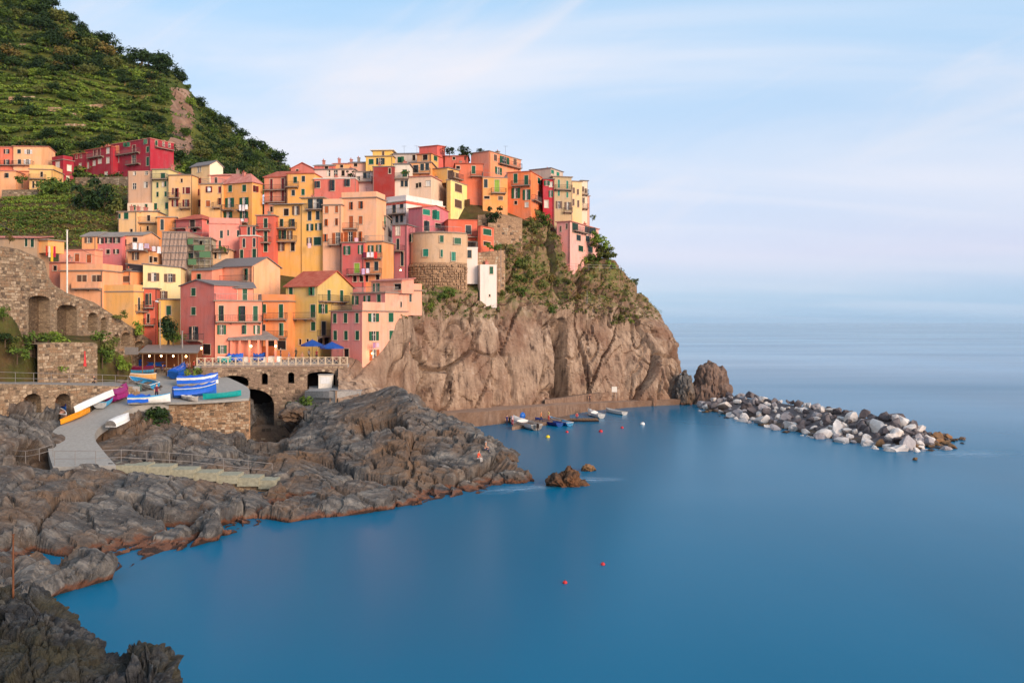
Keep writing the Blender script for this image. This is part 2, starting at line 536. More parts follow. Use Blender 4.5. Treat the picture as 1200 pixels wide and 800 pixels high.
_wc = {}
def win_meshes(w, h):
    """surround, casement glass and shutter leaf for an opening of w x h metres (shared by equal windows)"""
    key = (round(w, 1), round(h, 1))
    if key in _wc: return _wc[key]
    w, h = max(key[0], 0.2), max(key[1], 0.2)
    d = {}
    f = MB(); b = min(0.09, w * 0.16)
    for x0, x1, z0, z1 in ((-w / 2 - b, -w / 2, -0.0, h + b), (w / 2, w / 2 + b, -0.0, h + b), (-w / 2, w / 2, h, h + b)):
        f.box(x0, x1, -0.03, 0.05, z0, z1)
    f.box(-w / 2 - b * 1.4, w / 2 + b * 1.4, -0.11, 0.05, -0.1, 0.0)
    d['frame'] = f
    p = MB(); p.box(-w / 2, w / 2, 0.125, 0.15, 0, h)
    d['pane'] = p
    s = MB(); s.box(-w / 2 + 0.01, -w / 2 + 0.06, 0.07, 0.12, 0, h).box(w / 2 - 0.06, w / 2 - 0.01, 0.07, 0.12, 0, h)
    s.box(-0.035, 0.035, 0.07, 0.12, 0, h).box(-w / 2, w / 2, 0.08, 0.118, h * 0.62, h * 0.62 + 0.05)
    d['casement'] = s
    _wc[key] = d
    d['_m'] = {}
    return d

_leaf = {}
def leaf_mesh(w, h, style):
    key = (round(w, 1) if w > 0.35 else round(w, 2), round(h, 1), style)
    if key in _leaf: return _leaf[key]
    w, h = key[0], key[1]
    b = MB()
    b.box(0, w, -0.02, 0.02, 0.02, h - 0.02)
    n = max(3, int(h / 0.28))
    for k in range(n):
        z = 0.06 + (h - 0.12) * k / n
        z1 = z + (h - 0.12) / n * 0.72
        b.add([(0.04, -0.022, z1), (w - 0.04, -0.022, z1), (w - 0.04, -0.055, z), (0.04, -0.055, z)], ((3, 2, 1, 0),))
        b.add([(0.04, -0.022, z), (w - 0.04, -0.022, z), (w - 0.04, -0.055, z), (0.04, -0.055, z)], ((0, 1, 2, 3),))
    _leaf[key] = b.mesh('shutter', M['sh_' + style])
    return _leaf[key]

def wmesh(d, which, mat):
    k = (which, mat.name)
    if k not in d['_m']:
        d['_m'][k] = d[which].mesh('window_' + which, mat)
    return d['_m'][k]

def put_window(house, loc, rz, w, h, style, trim, leaf_w=None):
    """window > casement, pane, shutters"""
    d = win_meshes(w, h)
    wnd = link_obj('window', wmesh(d, 'frame', trim), house, loc, (0, 0, rz))
    opened = len(style) == 2
    sh = style[-1]
    if style in 'p' or opened or style == 'k':
        link_obj('pane', wmesh(d, 'pane', M['glass'] if (style != 'k') else M['dark']), wnd)  # style k has no glass: a dark sheet stands in for shade inside
        if style != 'k':
            link_obj('casement', wmesh(d, 'casement', M['white_trim']), wnd)
            if random.random() < 0.35:
                c = MB(); c.box(-w * 0.46, -w * 0.08, 0.112, 0.124, 0.02, h * 0.98)
                c.obj('curtain', M['curtain'], wnd)
    if style == 'w':
        link_obj('pane', wmesh(d, 'pane', M['white_trim']), wnd)
        link_obj('casement', wmesh(d, 'casement', M['white_trim']), wnd)
    if style == 'p' or style == 'k' or style == 'w':
        return wnd
    if opened:
        lw = leaf_w or w * 0.55
        me = leaf_mesh(lw, h, sh)
        link_obj('shutter', me, wnd, (-w / 2 - 0.03 - lw, -0.06, 0))
        link_obj('shutter', me, wnd, (w / 2 + 0.03, -0.06, 0))
    else:
        lw = w / 2
        me = leaf_mesh(lw, h, sh)
        ajar = random.random() < 0.28
        if ajar:
            link_obj('pane', wmesh(d, 'pane', M['glass']), wnd)
        k = random.random()
        if ajar and k < .66: link_obj('shutter', me, wnd, (-w / 2, 0.0, 0), (0, 0, -R(random.uniform(35, 130))))
        else: link_obj('shutter', me, wnd, (-w / 2, 0.06, 0))
        if ajar and k > .33: link_obj('shutter', me, wnd, (w / 2, 0.0, 0), (0, 0, R(180 + random.uniform(35, 130))))
        else: link_obj('shutter', me, wnd, (0.0, 0.06, 0))
    return wnd

def balcony_meshes(w, dep, style, h):
    s = MB(); s.box(-w / 2, w / 2, -dep, 0.0, -0.16, 0.0)
    for k in range(max(2, int(w / 1.4))):
        x = -w / 2 + 0.2 + (w - 0.4) * k / max(1, int(w / 1.4) - 1)
        s.add([(x - 0.06, -0.0, -0.16), (x + 0.06, -0.0, -0.16), (x + 0.06, -dep * 0.8, -0.16), (x - 0.06, -dep * 0.8, -0.16), (x - 0.06, 0, -0.5), (x + 0.06, 0, -0.5)],
              ((0, 3, 4), (1, 5, 2), (3, 2, 5, 4)))
    r = rail_mb([(-w / 2, 0, 0), (-w / 2, -dep + 0.04, 0), (w / 2, -dep + 0.04, 0), (w / 2, 0, 0)], h, style)
    return s, r

def rail_mb(pts, h, style='i'):
    r = MB()
    for a, b in zip(pts[:-1], pts[1:]):
        a, b = Vector(a), Vector(b); L = (b - a).length
        if L < 0.05: continue
        up = Vector((0, 0, 1))
        if style == 's':
            n = (b - a).normalized().cross(up) * 0.06
            r.add([a - n, b - n, b + n, a + n, a - n + up * h, b - n + up * h, b + n + up * h, a + n + up * h],
                  ((0, 1, 5, 4), (2, 3, 7, 6), (4, 5, 6, 7), (1, 2, 6, 5), (3, 0, 4, 7)))
            continue
        r.bar(a + up * h, b + up * h, 0.04)
        r.bar(a + up * 0.1, b + up * 0.1, 0.025)
        gap = 0.24 if style == 'i' else 1.3
        n = max(1, int(L / gap))
        for k in range(n + 1):
            p = a + (b - a) * (k / n)
            r.bar(p, p + up * h, 0.018 if style == 'i' and 0 < k < n else 0.035, 3 if style == 'i' else 4)
        if style != 'i':
            r.bar(a + up * h * 0.55, b + up * h * 0.55, 0.025)
    return r

class House:
    def __init__(s, Z, xa, xb, xc, yt, yb, D, th, col, label=None, wins='', balc='', roof='flat', rise=1.5, rmat='slate', chim='',
                 col2=None, ext=5.0, parent=None, trim='pale_trim', dep=7.0, over=0.25, group='houses of the hillside village', cat='house',
                 rail=None, ground=True, wallmat=None, cornice=None, name='house'):
        ox, oy, sc = Z
        s.Z = Z
        PX = lambda X: ox + X / sc
        PY = lambda Y: oy + Y / sc
        s.th = R(th); c_, s_ = math.cos(s.th), math.sin(s.th)
        s.dL, s.dR = Vector((-c_, s_, 0)), Vector((s_, c_, 0))
        P = at(PX(xb), PY(yb), D); s.P = P
        s.wL = s.solve(PX(xa), s.dL)
        s.wR = s.solve(PX(xc), s.dR) if xc is not None else dep
        if not (0.3 < s.wR < 40): s.wR = dep
        s.h = CAM_H - (PY(yt) - HOR) / F * D - P.z
        s.ext = ext
        if ground:
            for q in (P, P + s.dL * s.wL, P + s.dR * s.wR, P + s.dL * s.wL + s.dR * s.wR):
                HOUSE_BASES.append((q.x, q.y, q.z))
        if parent is None:
            s.root = empty(name, P, label, cat, group)
        else:
            s.root = parent.root
        s.off = P - s.root.location
        s.rot = -s.th
        s.part = parent is not None
        # windows -> openings
        ops = {'L': [], 'R': []}; put = []
        wl_ = parse(wins)
        for st, w, h, X, Y in wl_:
            f = 'L' if X < xb else 'R'
            d = s.dL if f == 'L' else s.dR
            u0, u1 = s.solve(PX(X - w / 2), d), s.solve(PX(X + w / 2), d)
            u = s.solve(PX(X), d); W = abs(u1 - u0)
            Dp = (P + d * u).y
            zc = CAM_H - (PY(Y) - HOR) / F * Dp - P.z; Hh = h / sc / F * Dp
            lw = None
            if len(st) == 2:
                lw = W * 0.29; W = W * 0.40
            W = max(0.35, round(W, 1)); Hh = max(0.4, round(Hh, 1))
            lim = s.wL if f == 'L' else s.wR
            if W / 2 + 0.1 > lim / 2: continue
            u = min(max(u, W / 2 + 0.08), lim - W / 2 - 0.08)
            z0 = zc - Hh / 2
            hmax = s.h - 0.12
            if z0 + Hh > hmax: z0 = hmax - Hh
            sx = -u if f == 'L' else u
            clash = any(abs(sx - (o[0] + o[1]) / 2) < (W + o[1] - o[0]) / 2 + 0.05 and abs(z0 + Hh / 2 - (o[2] + o[3]) / 2) < (Hh + o[3] - o[2]) / 2 + 0.05 for o in ops[f])
            if clash: continue
            ops[f].append((sx - W / 2, sx + W / 2, z0, z0 + Hh))
            put.append((f, sx, z0, W, Hh, st, lw))
        s.ops = ops
        m1 = wallmat or plaster(col); m2 = plaster(col2) if col2 else m1  # m2: tone of the sunward right face, sunlight put into its colour
        b = MB()
        top = s.h
        FL = lambda a, z, o: (a, -o, z)
        FR = lambda a, z, o: (o, a, z)
        s.grid(b, FL, -s.wL, 0.0, -ext, top, [o for o in ops['L'] if o[3] <= top], 0)
        topR = top
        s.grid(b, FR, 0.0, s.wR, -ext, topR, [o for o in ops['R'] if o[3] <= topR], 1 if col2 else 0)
        b.quad((0, s.wR, -ext), (-s.wL, s.wR, -ext), (-s.wL, s.wR, top), (0, s.wR, top))
        b.quad((-s.wL, s.wR, -ext), (-s.wL, 0, -ext), (-s.wL, 0, top), (-s.wL, s.wR, top))
        # gables
        k2 = 1 if col2 else 0
        if roof == 'gx':
            b.tri((0, 0, top), (0, s.wR, top), (0, s.wR / 2, top + rise), k2); b.tri((-s.wL, s.wR, top), (-s.wL, 0, top), (-s.wL, s.wR / 2, top + rise))
        elif roof == 'gy':
            b.tri((-s.wL, 0, top), (0, 0, top), (-s.wL / 2, 0, top + rise)); b.tri((0, s.wR, top), (-s.wL, s.wR, top), (-s.wL / 2, s.wR, top + rise))
        elif roof == 'sy':
            b.tri((0, 0, top), (0, s.wR, top), (0, s.wR, top + rise), k2); b.tri((-s.wL, s.wR, top), (-s.wL, 0, top), (-s.wL, s.wR, top + rise))
            b.quad((0, s.wR, top), (-s.wL, s.wR, top), (-s.wL, s.wR, top + rise), (0, s.wR, top + rise))
        elif roof == 'sx':
            b.tri((-s.wL, 0, top), (0, 0, top), (-s.wL, 0, top + rise)); b.tri((0, s.wR, top), (-s.wL, s.wR, top), (-s.wL, s.wR, top + rise))
            b.quad((-s.wL, s.wR, top), (-s.wL, 0, top), (-s.wL, 0, top + rise), (-s.wL, s.wR, top + rise))
        elif roof in ('none',):
            b.quad((-s.wL, 0, top - 0.02), (0, 0, top - 0.02), (0, s.wR, top - 0.02), (-s.wL, s.wR, top - 0.02))
        s.wall = b.obj('wall', [m1, m2], s.root, s.off, (0, 0, s.rot))
        for f, sx, z0, W, Hh, st, lw in put:
            loc = (sx, 0, z0) if f == 'L' else (0, sx, z0)
            put_window(s.root, s.wp(loc), s.rot + (0 if f == 'L' else R(90)), W, Hh, st, M[trim], lw)
        s.make_roof(roof, rise, over, M[rmat])
        s.roofz = top + (rise * 0.5 if roof in ('gx', 'gy', 'sy', 'sx', 'hip') else 0.15)
        for part in chim.split():
            X = float(part)
            u = min(max(s.solve(PX(X), s.dL), 0.6), s.wL - 0.6)
            s.chimney(-u, s.wR * random.uniform(0.35, 0.6))
        for part in balc.split(';'):
            part = part.strip()
            if not part: continue
            a, st = (part.split() + ['i'])[:2]
            xs, y = a.split('@'); x0, x1 = [float(q) for q in xs.split('-')]
            xm = (x0 + x1) / 2
            f = 'L' if xm < xb else 'R'; d = s.dL if f == 'L' else s.dR
            u0, u1 = s.solve(PX(x0), d), s.solve(PX(x1), d)
            lim = s.wL if f == 'L' else s.wR
            u0, u1 = sorted((min(max(u0, 0.02), lim - 0.02), min(max(u1, 0.02), lim - 0.02)))
            W = u1 - u0; u = (u0 + u1) / 2
            if W < 0.6: continue
            Dp = (P + d * u).y
            z = CAM_H - (PY(float(y)) - HOR) / F * Dp - P.z
            sb, rb = balcony_meshes(W, 0.95, st, 1.0)
            loc = (-u, -0.003, z) if f == 'L' else (0.003, u, z)
            bo = sb.obj('balcony', M['slab'], s.root, s.wp(loc), (0, 0, s.rot + (0 if f == 'L' else R(90))))
            rb.obj('railing', m1 if st == 's' else M['iron'], bo)
        if rail:
            s.roof_rail(rail)
        if s.h > 4 and not s.part:
            for _ in range(random.choice((0, 1, 1, 2))):
                pipe = MB()
                if random.random() < .6 or s.wR < 2.5: x, y = (-0.16 if random.random() < .5 else -s.wL + 0.16), -0.09
                else: x, y = 0.09, random.choice((0.2, s.wR - 0.3))
                pipe.bar((x, y, -ext * .5), (x, y, s.h - 0.1), 0.055, 5)
                pipe.obj('drainpipe', M['slab'] if random.random() < .5 else M['iron'], s.root, s.off, (0, 0, s.rot))
        if roof == 'flat' and not rail and not s.part and ground and s.wL > 3 and s.wR > 3:
            for _ in range(random.choice((0, 1, 1, 2))):
                s.chimney(-random.uniform(.8, s.wL - .8), s.wR * random.uniform(.3, .8), random.uniform(.4, .7), random.uniform(.3, 1.0))
        if cornice:
            q = MB(); q.box(-s.wL - 0.08, 0.08, -0.08, 0.0, top - 0.28, top - 0.06).box(0.0, 0.08, 0.0, s.wR, top - 0.28, top - 0.06)
            q.obj('cornice', M[cornice], s.root, s.off, (0, 0, s.rot))

    def solve(s, px, d):
        k = (px - 600.0) / F
        den = d.x - k * d.y
        return (k * s.P.y - s.P.x) / den if abs(den) > 1e-4 else 0.0
    def wp(s, p):
        """local point of this block -> location under the house Empty"""
        return s.off + Matrix.Rotation(s.rot, 3, 'Z') @ Vector(p)
    def grid(s, b, X, s0, s1, z0, z1, ops, mi):
        us = sorted({s0, s1} | {min(max(q, s0), s1) for o in ops for q in o[:2]})
        zs = sorted({z0, z1} | {min(max(q, z0), z1) for o in ops for q in o[2:]})
        for i in range(len(us) - 1):
            for j in range(len(zs) - 1):
                cu, cz = (us[i] + us[i + 1]) / 2, (zs[j] + zs[j + 1]) / 2
                if any(o[0] < cu < o[1] and o[2] < cz < o[3] for o in ops): continue
                b.quad(X(us[i], zs[j], 0), X(us[i + 1], zs[j], 0), X(us[i + 1], zs[j + 1], 0), X(us[i], zs[j + 1], 0), mi)
        r = -0.16
        for a, c, e, g in ops:
            b.quad(X(a, e, 0), X(a, g, 0), X(a, g, r), X(a, e, r), mi); b.quad(X(c, e, r), X(c, g, r), X(c, g, 0), X(c, e, 0), mi)
            b.quad(X(a, e, r), X(c, e, r), X(c, e, 0), X(a, e, 0), mi); b.quad(X(a, g, 0), X(c, g, 0), X(c, g, r), X(a, g, r), mi)
    def make_roof(s, kind, rise, o, mat):
        W, Dp, h, t = s.wL, s.wR, s.h, 0.16
        b = MB()
        def slope(p0, p1, p2, p3):
            up = Vector((0, 0, t))
            q = [Vector(p) for p in (p0, p1, p2, p3)]
            b.add(q + [p + up for p in q], ((3, 2, 1, 0), (4, 5, 6, 7), (0, 1, 5, 4), (1, 2, 6, 5), (2, 3, 7, 6), (3, 0, 4, 7)))
        e = 0.004
        if kind == 'flat':
            b.box(-W - o, o, -o, Dp + o, h, h + 0.18)
        elif kind == 'gx':
            k = rise / (Dp / 2); zo = h - k * o + e
            slope((-W - o, -o, zo), (o, -o, zo), (o, Dp / 2, h + rise + e), (-W - o, Dp / 2, h + rise + e))
            slope((o, Dp + o, zo), (-W - o, Dp + o, zo), (-W - o, Dp / 2, h + rise + e), (o, Dp / 2, h + rise + e))
        elif kind == 'gy':
            k = rise / (W / 2); zo = h - k * o + e
            slope((-W - o, Dp + o, zo), (-W - o, -o, zo), (-W / 2, -o, h + rise + e), (-W / 2, Dp + o, h + rise + e))
            slope((o, -o, zo), (o, Dp + o, zo), (-W / 2, Dp + o, h + rise + e), (-W / 2, -o, h + rise + e))
        elif kind == 'sy':
            k = rise / Dp
            slope((-W - o, -o, h - k * o + e), (o, -o, h - k * o + e), (o, Dp + o, h + rise + k * o + e), (-W - o, Dp + o, h + rise + k * o + e))
        elif kind == 'sx':
            k = rise / W
            slope((-W - o, Dp + o, h + rise + k * o + e), (-W - o, -o, h + rise + k * o + e), (o, -o, h - k * o + e), (o, Dp + o, h - k * o + e))
        elif kind == 'hip':
            z = h + e; i = min(W, Dp) / 2 * 0.95
            r = [(-W + i, Dp / 2, z + rise), (-i, Dp / 2, z + rise)] if W >= Dp else [(-W / 2, i, z + rise), (-W / 2, Dp - i, z + rise)]
            c = [(-W - o, -o, z), (o, -o, z), (o, Dp + o, z), (-W - o, Dp + o, z)]
            if W >= Dp:
                b.add(c + r, ((0, 1, 5, 4), (1, 2, 5), (2, 3, 4, 5), (3, 0, 4), (3, 2, 1, 0)))
            else:
                b.add(c + r, ((0, 1, 4), (1, 2, 5, 4), (2, 3, 5), (3, 0, 4, 5), (3, 2, 1, 0)))
        if b.v:
            s.roof = b.obj('roof', mat, s.root, s.off, (0, 0, s.rot))
        else:
            s.roof = None
    def chimney(s, x, y, w=0.55, h=1.3):
        b = MB(); z = s.roofz - 0.6
        b.box(x - w / 2, x + w / 2, y - w / 2, y + w / 2, z, z + 0.6 + h)
        b.box(x - w / 2 - 0.1, x + w / 2 + 0.1, y - w / 2 - 0.1, y + w / 2 + 0.1, z + 0.6 + h + 0.002, z + 0.72 + h)
        o = b.obj('chimney', M['tile_pink'] if random.random() < 0.5 else M['slab'], s.root, s.off, (0, 0, s.rot))
        p = MB(); p.bar((x - 0.1, y, z + 0.72 + h), (x - 0.1, y, z + 1.1 + h), 0.1, 6); p.obj('chimney_pot', M['tile'], o)
    def roof_rail(s, style='i', h=1.0):
        z = s.h + 0.18
        r = rail_mb([(-s.wL + 0.05, s.wR * 0.6, z), (-s.wL + 0.05, 0.05, z), (-0.05, 0.05, z), (-0.05, s.wR * 0.9, z)], h, 's' if style == 's' else style)
        r.obj('terrace_railing', s.wall.data.materials[0] if style == 's' else M['rail_grey'], s.root, s.off, (0, 0, s.rot))
    def local(s, p):
        return s.root.location + s.wp(p)
# ------------------------------------------------------------------ the village, front row first
def K(r, g, b):
    c = rgb(r, g, b); m = 0.3 * c[0] + 0.59 * c[1] + 0.11 * c[2]
    return tuple(min(0.88, (x * 0.87 + m * 0.13) * k) for x, k in zip(c, (1.08, 1.03, 0.98))) + (1.0,)
SHADED_PINK, SALMON, ORANGE, OCHRE, YELLOW = K(222, 112, 96), K(238, 140, 106), K(236, 140, 64), K(226, 152, 78), K(238, 186, 82)
PEACH, CREAM, ROSE, REDC, MAGENTA = K(232, 168, 118), K(236, 204, 158), K(226, 128, 116), K(196, 78, 60), K(178, 30, 52)
BEIGE, WHITE, OLIVE, MAUVE, TERRA = K(202, 162, 120), K(232, 218, 206), K(206, 170, 82), K(196, 106, 112), K(212, 116, 84)
H = House

# --- waterfront row
a1 = H(Z6, 128, 366, 372, 325, 850, 133.0, 32, SHADED_PINK, 'dark pink gabled house left on the piazza with a lone balcony above the canopy',  # darker than the salmon front: shade of this left-facing side is in the colour
       'g 32x52: 220,372 220,507; on 62x92: 224,662; k 55x70: 312,775', '190-290@710', roof='gy', rise=0.9, rmat='slate', dep=7.5)
a2 = H(Z6, 372, 700, 708, 440, 850, 135.2, -22, SALMON, 'salmon pink house with long terrace balconies and a wooden porch on the piazza',
       'g 32x108: 415,522 565,524 656,524; og 60x66: 418,637; g 30x62: 578,637; og 42x62: 665,637; og 62x60: 422,775',
       '372-700@580', roof='flat', rmat='slab', dep=7)
a3 = H(Z6, 318, 640, None, 345, 440, 137.6, -22, SALMON, None, 'g 30x78: 342,385 582,392; k 40x80: 505,396', roof='sy', rise=0.9, rmat='slate', parent=a2, dep=4.5, ext=0.3, over=0.5, ground=False)
q = rail_mb([(-a2.wL, 2.6, a2.h + .18), (-a2.wL + .05, 0.05, a2.h + .18), (-0.05, 0.05, a2.h + .18), (-0.05, 5.0, a2.h + .18)], 1.0)
q.obj('terrace_railing', M['rail_grey'], a2.root, a2.off, (0, 0, a2.rot))
b1 = H(Z6, 702, 888, None, 440, 850, 138.0, 6, ORANGE, 'narrow orange house with two balconies between the salmon and the olive yellow houses',
       'g 26x60: 712,490; g 30x95: 836,507; n 22x80: 714,640; g 30x88: 838,635; k 60x60: 760,745 840,745', '728-880@562; 715-880@690', roof='flat', rmat='slab', dep=6, rail='s')
c1 = H(Z7, 90, 312, 562, 268, 740, 139.0, 24, OLIVE, 'olive yellow house with a red tiled gable roof beside the blue parasols',
       'g 28x62: 125,312 278,306; g 34x90: 128,447 280,446; g 30x60: 130,553 282,553; k 18x40: 190,663 242,662; g 22x78: 393,337 482,340; og 62x66: 350,430; n 32x100: 356,568; k 36x70: 322,665 378,665; w 20x50: 130,670',
       '92-300@500; 316-505@378; 262-400@624', roof='gx', rise=2.6, rmat='tile', chim='', over=0.35)
d1 = H(Z7, 405, 626, 962, 448, 800, 133.0, 34, ROSE, 'salmon pink corner house with green shutters at the foot of the cliff',
       'g 24x68: 434,497 509,495 590,494; g 26x64: 437,617 512,617 592,617; k 36x60: 515,740; og 74x64: 706,492; g 36x64: 829,491; og 68x66: 709,621; g 40x66: 838,616; ob 66x76: 712,755',
       '', roof='flat', rmat='slab', col2=K(246, 158, 122), rail=None, ext=1.2)
d2 = H(Z7, 557, 788, 958, 320, 448, 137.25, 34, ROSE, None, 'og 44x62: 580,370; og 46x58: 662,365; g 26x60: 744,360; n 10x40: 900,400', roof='flat', rmat='slab', col2=K(246, 158, 122), parent=d1, ext=0.02, ground=False)
d3 = H(Z7, 690, 905, None, 232, 318, 139.5, 34, K(238, 150, 116), None, 'og 46x60: 728,282; k 50x40: 876,275', roof='sy', rise=0.4, rmat='tile_pink', parent=d1, ext=0.1, dep=3, ground=False)
q = rail_mb([(-d1.wL + .06, 5, d1.h + .18), (-d1.wL + .06, .06, d1.h + .18), (-.06, .06, d1.h + .18)], 0.9)
q.obj('terrace_railing', M['iron'], d1.root, d1.off, (0, 0, d1.rot))
q = rail_mb([(0.06, 0.0, d1.h + .18), (0.06, 5.1, d1.h + .18)], 1.3, 's'); q.obj('parapet', plaster(K(246, 158, 122)), d1.root, d1.off, (0, 0, d1.rot))
q = rail_mb([(-d2.wL + .06, 3, d2.h + .18), (-d2.wL + .06, .06, d2.h + .18), (-.06, .06, d2.h + .18), (-.06, 5, d2.h + .18)], 0.9)
q.obj('terrace_railing', M['rail_grey'], d1.root, d2.off, (0, 0, d2.rot))
d4 = H(Z7, 905, 1046, None, 305, 460, 143, -30, K(242, 156, 122), None, 'n 14x54: 966,355', roof='flat', rmat='slab', parent=d1, dep=3.5, ground=False, rail='s', ext=0.4)
# --- second row, left to right
f1 = H(Z5, 912, 1152, None, 238, 470, 144.0, -14, K(244, 208, 140), 'cream yellow house with brown open shutters left of the dark pink gable',
       'om 74x52: 980,297; om 74x52: 1084,303; om 54x52: 1041,413', roof='sx', rise=0.5, rmat='slate', dep=8)
f2 = H(Z5, 1012, 1158, None, 442, 760, 141.0, -14, YELLOW, 'yellow house behind the potted tree and the lamp post at the top of the slipway',
       'g 30x60: 1075,509; g 34x60: 1062,640', roof='flat', rmat='slate', dep=3)
f3 = H(Z5, 812, 908, None, 225, 320, 146.0, 12, K(70, 62, 66), 'dark slate clad gable wall behind the cream yellow house', '', roof='sx', rise=0.3, rmat='slate', dep=5)
g1 = H(Z5, 600, 852, 918, 392, 740, 136.0, 14, K(244, 168, 74), 'bright orange house with a blank wall rising from the ramp wall', 'n 14x80: 886,468', '862-916@515', roof='flat', rmat='slab', over=0.1, rail='s')
g2 = H(Z5, 918, 990, None, 372, 740, 138.5, -12, K(206, 88, 58), 'narrow red house with balconies next to the bright orange blank wall', 'd 14x72: 936,438; d 14x72: 958,436; k 18x60: 945,560', '920-985@490; 922-988@600', roof='flat', rmat='slate', dep=4)
g3 = H(Z5, 655, 832, 948, 262, 420, 142.0, 16, K(236, 150, 84), 'low orange rooftop storey with a yellow end behind a terrace', 'k 24x62: 746,300; m 50x40: 800,310; g 26x22: 914,344', roof='flat', rmat='slate')
g4 = H(Z5, 384, 655, None, 258, 460, 137.0, 8, K(238, 162, 108), 'peach house with a row of brown timber windows beside the utility pole',
       'm 28x50: 506,311 538,311; k 32x46: 568,312; m 26x50: 600,312; m 28x90: 630,330', '480-650@368 s', roof='flat', rmat='slab', dep=6, rail='s')
j1 = H(Z5, 374, 604, 655, 125, 300, 145.0, 12, K(240, 150, 110), 'salmon house with two closed orange shutters above the ramp wall', 'b 30x54: 491,175 567,180; b 18x46: 441,180', roof='flat', rmat='tile_pink', over=0.15, rail=None)
j2 = H(Z5, 300, 480, None, 205, 320, 141.0, 10, K(226, 130, 96), 'low terracotta pink annexe at the head of the ramp wall', 'k 24x30: 350,240', roof='flat', rmat='tile_pink', dep=4)
k1 = H(Z5, 522, 614, None, 38, 260, 152, 5, K(240, 160, 86), 'orange end of the long low house row with a single brown shuttered window', 'om 48x34: 566,62', roof='gx', rise=1.0, rmat='tile_grey', dep=6)
k2 = H(Z5, 616, 776, None, 40, 260, 152, 5, K(212, 112, 112), 'rose pink house in the low row with three dark windows under the eaves', 'ok 42x34: 640,66 693,62 744,62; k 24x28: 640,136 688,136; ok 36x28: 742,134', roof='gx', rise=1.0, rmat='tile_grey', dep=6)
k3 = H(Z5, 778, 908, None, 32, 270, 153, 5, K(232, 168, 120), 'peach house with washing lines behind the rose pink low house', 'ok 26x44: 792,78; p 20x40: 795,160; k 30x30: 860,60', '840-950@120', roof='gx', rise=0.8, rmat='tile_grey', dep=6)
l1 = H(Z5, 815, 950, 1032, 132, 300, 148, 18, K(240, 166, 96), 'small orange house with a balcony full of laundry beside the scaffolding', 'om 44x46: 866,164; k 22x40: 962,186; k 26x30: 992,186', '830-950@128', roof='flat', rmat='tile')
# salmon gable house
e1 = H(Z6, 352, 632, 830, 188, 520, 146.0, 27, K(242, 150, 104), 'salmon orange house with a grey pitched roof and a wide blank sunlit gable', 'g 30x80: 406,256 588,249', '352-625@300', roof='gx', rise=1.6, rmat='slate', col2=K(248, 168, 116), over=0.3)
e2 = H(Z6, 206, 350, None, 220, 520, 146.5, 20, K(232, 136, 104), 'lower salmon wing with one green shutter left of the wide blank gable', 'g 28x52: 259,272', roof='sy', rise=0.9, rmat='slate', dep=5, over=0.3)
m1 = H(Z2, 360, 535, None, 615, 860, 150, -4, K(172, 142, 122), 'grey house wrapped in pale protective netting', '', roof='flat', rmat='slab', dep=8, over=0.05)
m2 = H(Z2, 540, 700, None, 655, 900, 151.5, -10, K(176, 166, 140), 'unfinished house behind metal scaffolding with green netting', 'g 30x44: 553,672; g 30x80: 553,800; k 26x50: 630,700; w 20x30: 690,770', roof='flat', rmat='slab', dep=6)
m3 = H(Z2, 718, 830, None, 735, 920, 154, -6, K(222, 176, 130), 'small peach house with roof plants below the smooth pink wall', 'w 18x60: 765,770; k 16x60: 735,770', '716-830@750', roof='flat', rmat='slab', dep=5)
o1 = H(Z2, 325, 460, None, 510, 700, 168, -18, K(214, 130, 56), 'ochre orange house with one tall dark shutter under a grey lean-to roof', 'n 25x75: 360,560', roof='sx', rise=-0.1, rmat='tile_grey', dep=7)
o2 = H(Z2, 456, 640, 765, 520, 700, 165, 22, K(214, 98, 92), 'rose red house with a deep tiled porch and a balcony above the netting', 'k 36x54: 572,552; d 20x20: 590,600; k 20x24: 684,522', '450-640@582', roof='hip', rise=1.3, rmat='tile', col2=K(228, 112, 100), over=0.5)
o3 = H(Z2, 690, 905, None, 560, 860, 159, -14, K(238, 140, 120), 'smooth salmon pink house with a curved top and slim dark windows', 'n 20x54: 777,628; n 12x40: 824,617; n 14x56: 766,700; n 14x44: 900,622', roof='flat', rmat='tile_pink', dep=7, rail='s', over=0.08)
o4 = H(Z2, 905, 1024, None, 640, 860, 156, 4, K(206, 92, 74), 'brick red house with slate blue shutters and a white terrace ledge', 'n 20x60: 935,688 1007,686; d 22x70: 885,770 935,770; d 26x60: 1010,760', roof='flat', rmat='white_trim', dep=5, over=0.15)
o5 = H(Z2, 912, 1024, None, 570, 650, 158.2, 4, K(206, 92, 74), None, 'n 20x60: 969,607 1006,602', roof='flat', rmat='slab', dep=5, parent=o4, ground=False, ext=0.2)
o6 = H(Z3, 2, 124, None, 556, 900, 158.5, 6, K(214, 92, 66), 'tomato red house with a stack of three small balconies and green doors', 'd 24x64: 68,608; d 22x70: 68,703; d 24x60: 68,780', '14-106@656; 14-106@746', roof='flat', rmat='slab', dep=6)
q4 = H(Z3, 124, 322, None, 476, 960, 160, 8, K(244, 170, 64), 'golden yellow house with a turquoise tank beside its rooftop canopy',
       'om 50x64: 282,520; k 34x50: 212,532; d 24x54: 180,606 258,606; d 34x62: 195,690; om 36x60: 240,692; om 46x60: 178,775; k 30x60: 258,775', '132-286@644; 132-286@738', roof='sy', rise=0.5, rmat='tile_grey', dep=7, over=0.7)
q5 = H(Z3, 322, 470, None, 432, 960, 159.2, 8, K(246, 174, 66), 'golden orange house with an open loggia and ceiling high dark shutters',
       'on 110x70: 422,462; n 26x64: 377,558; n 26x62: 434,555; od 46x50: 380,638; od 42x50: 440,634; om 34x56: 376,738; d 50x56: 432,736', '356-470@512', roof='flat', rmat='slab', dep=7, rail=None, over=0.4)
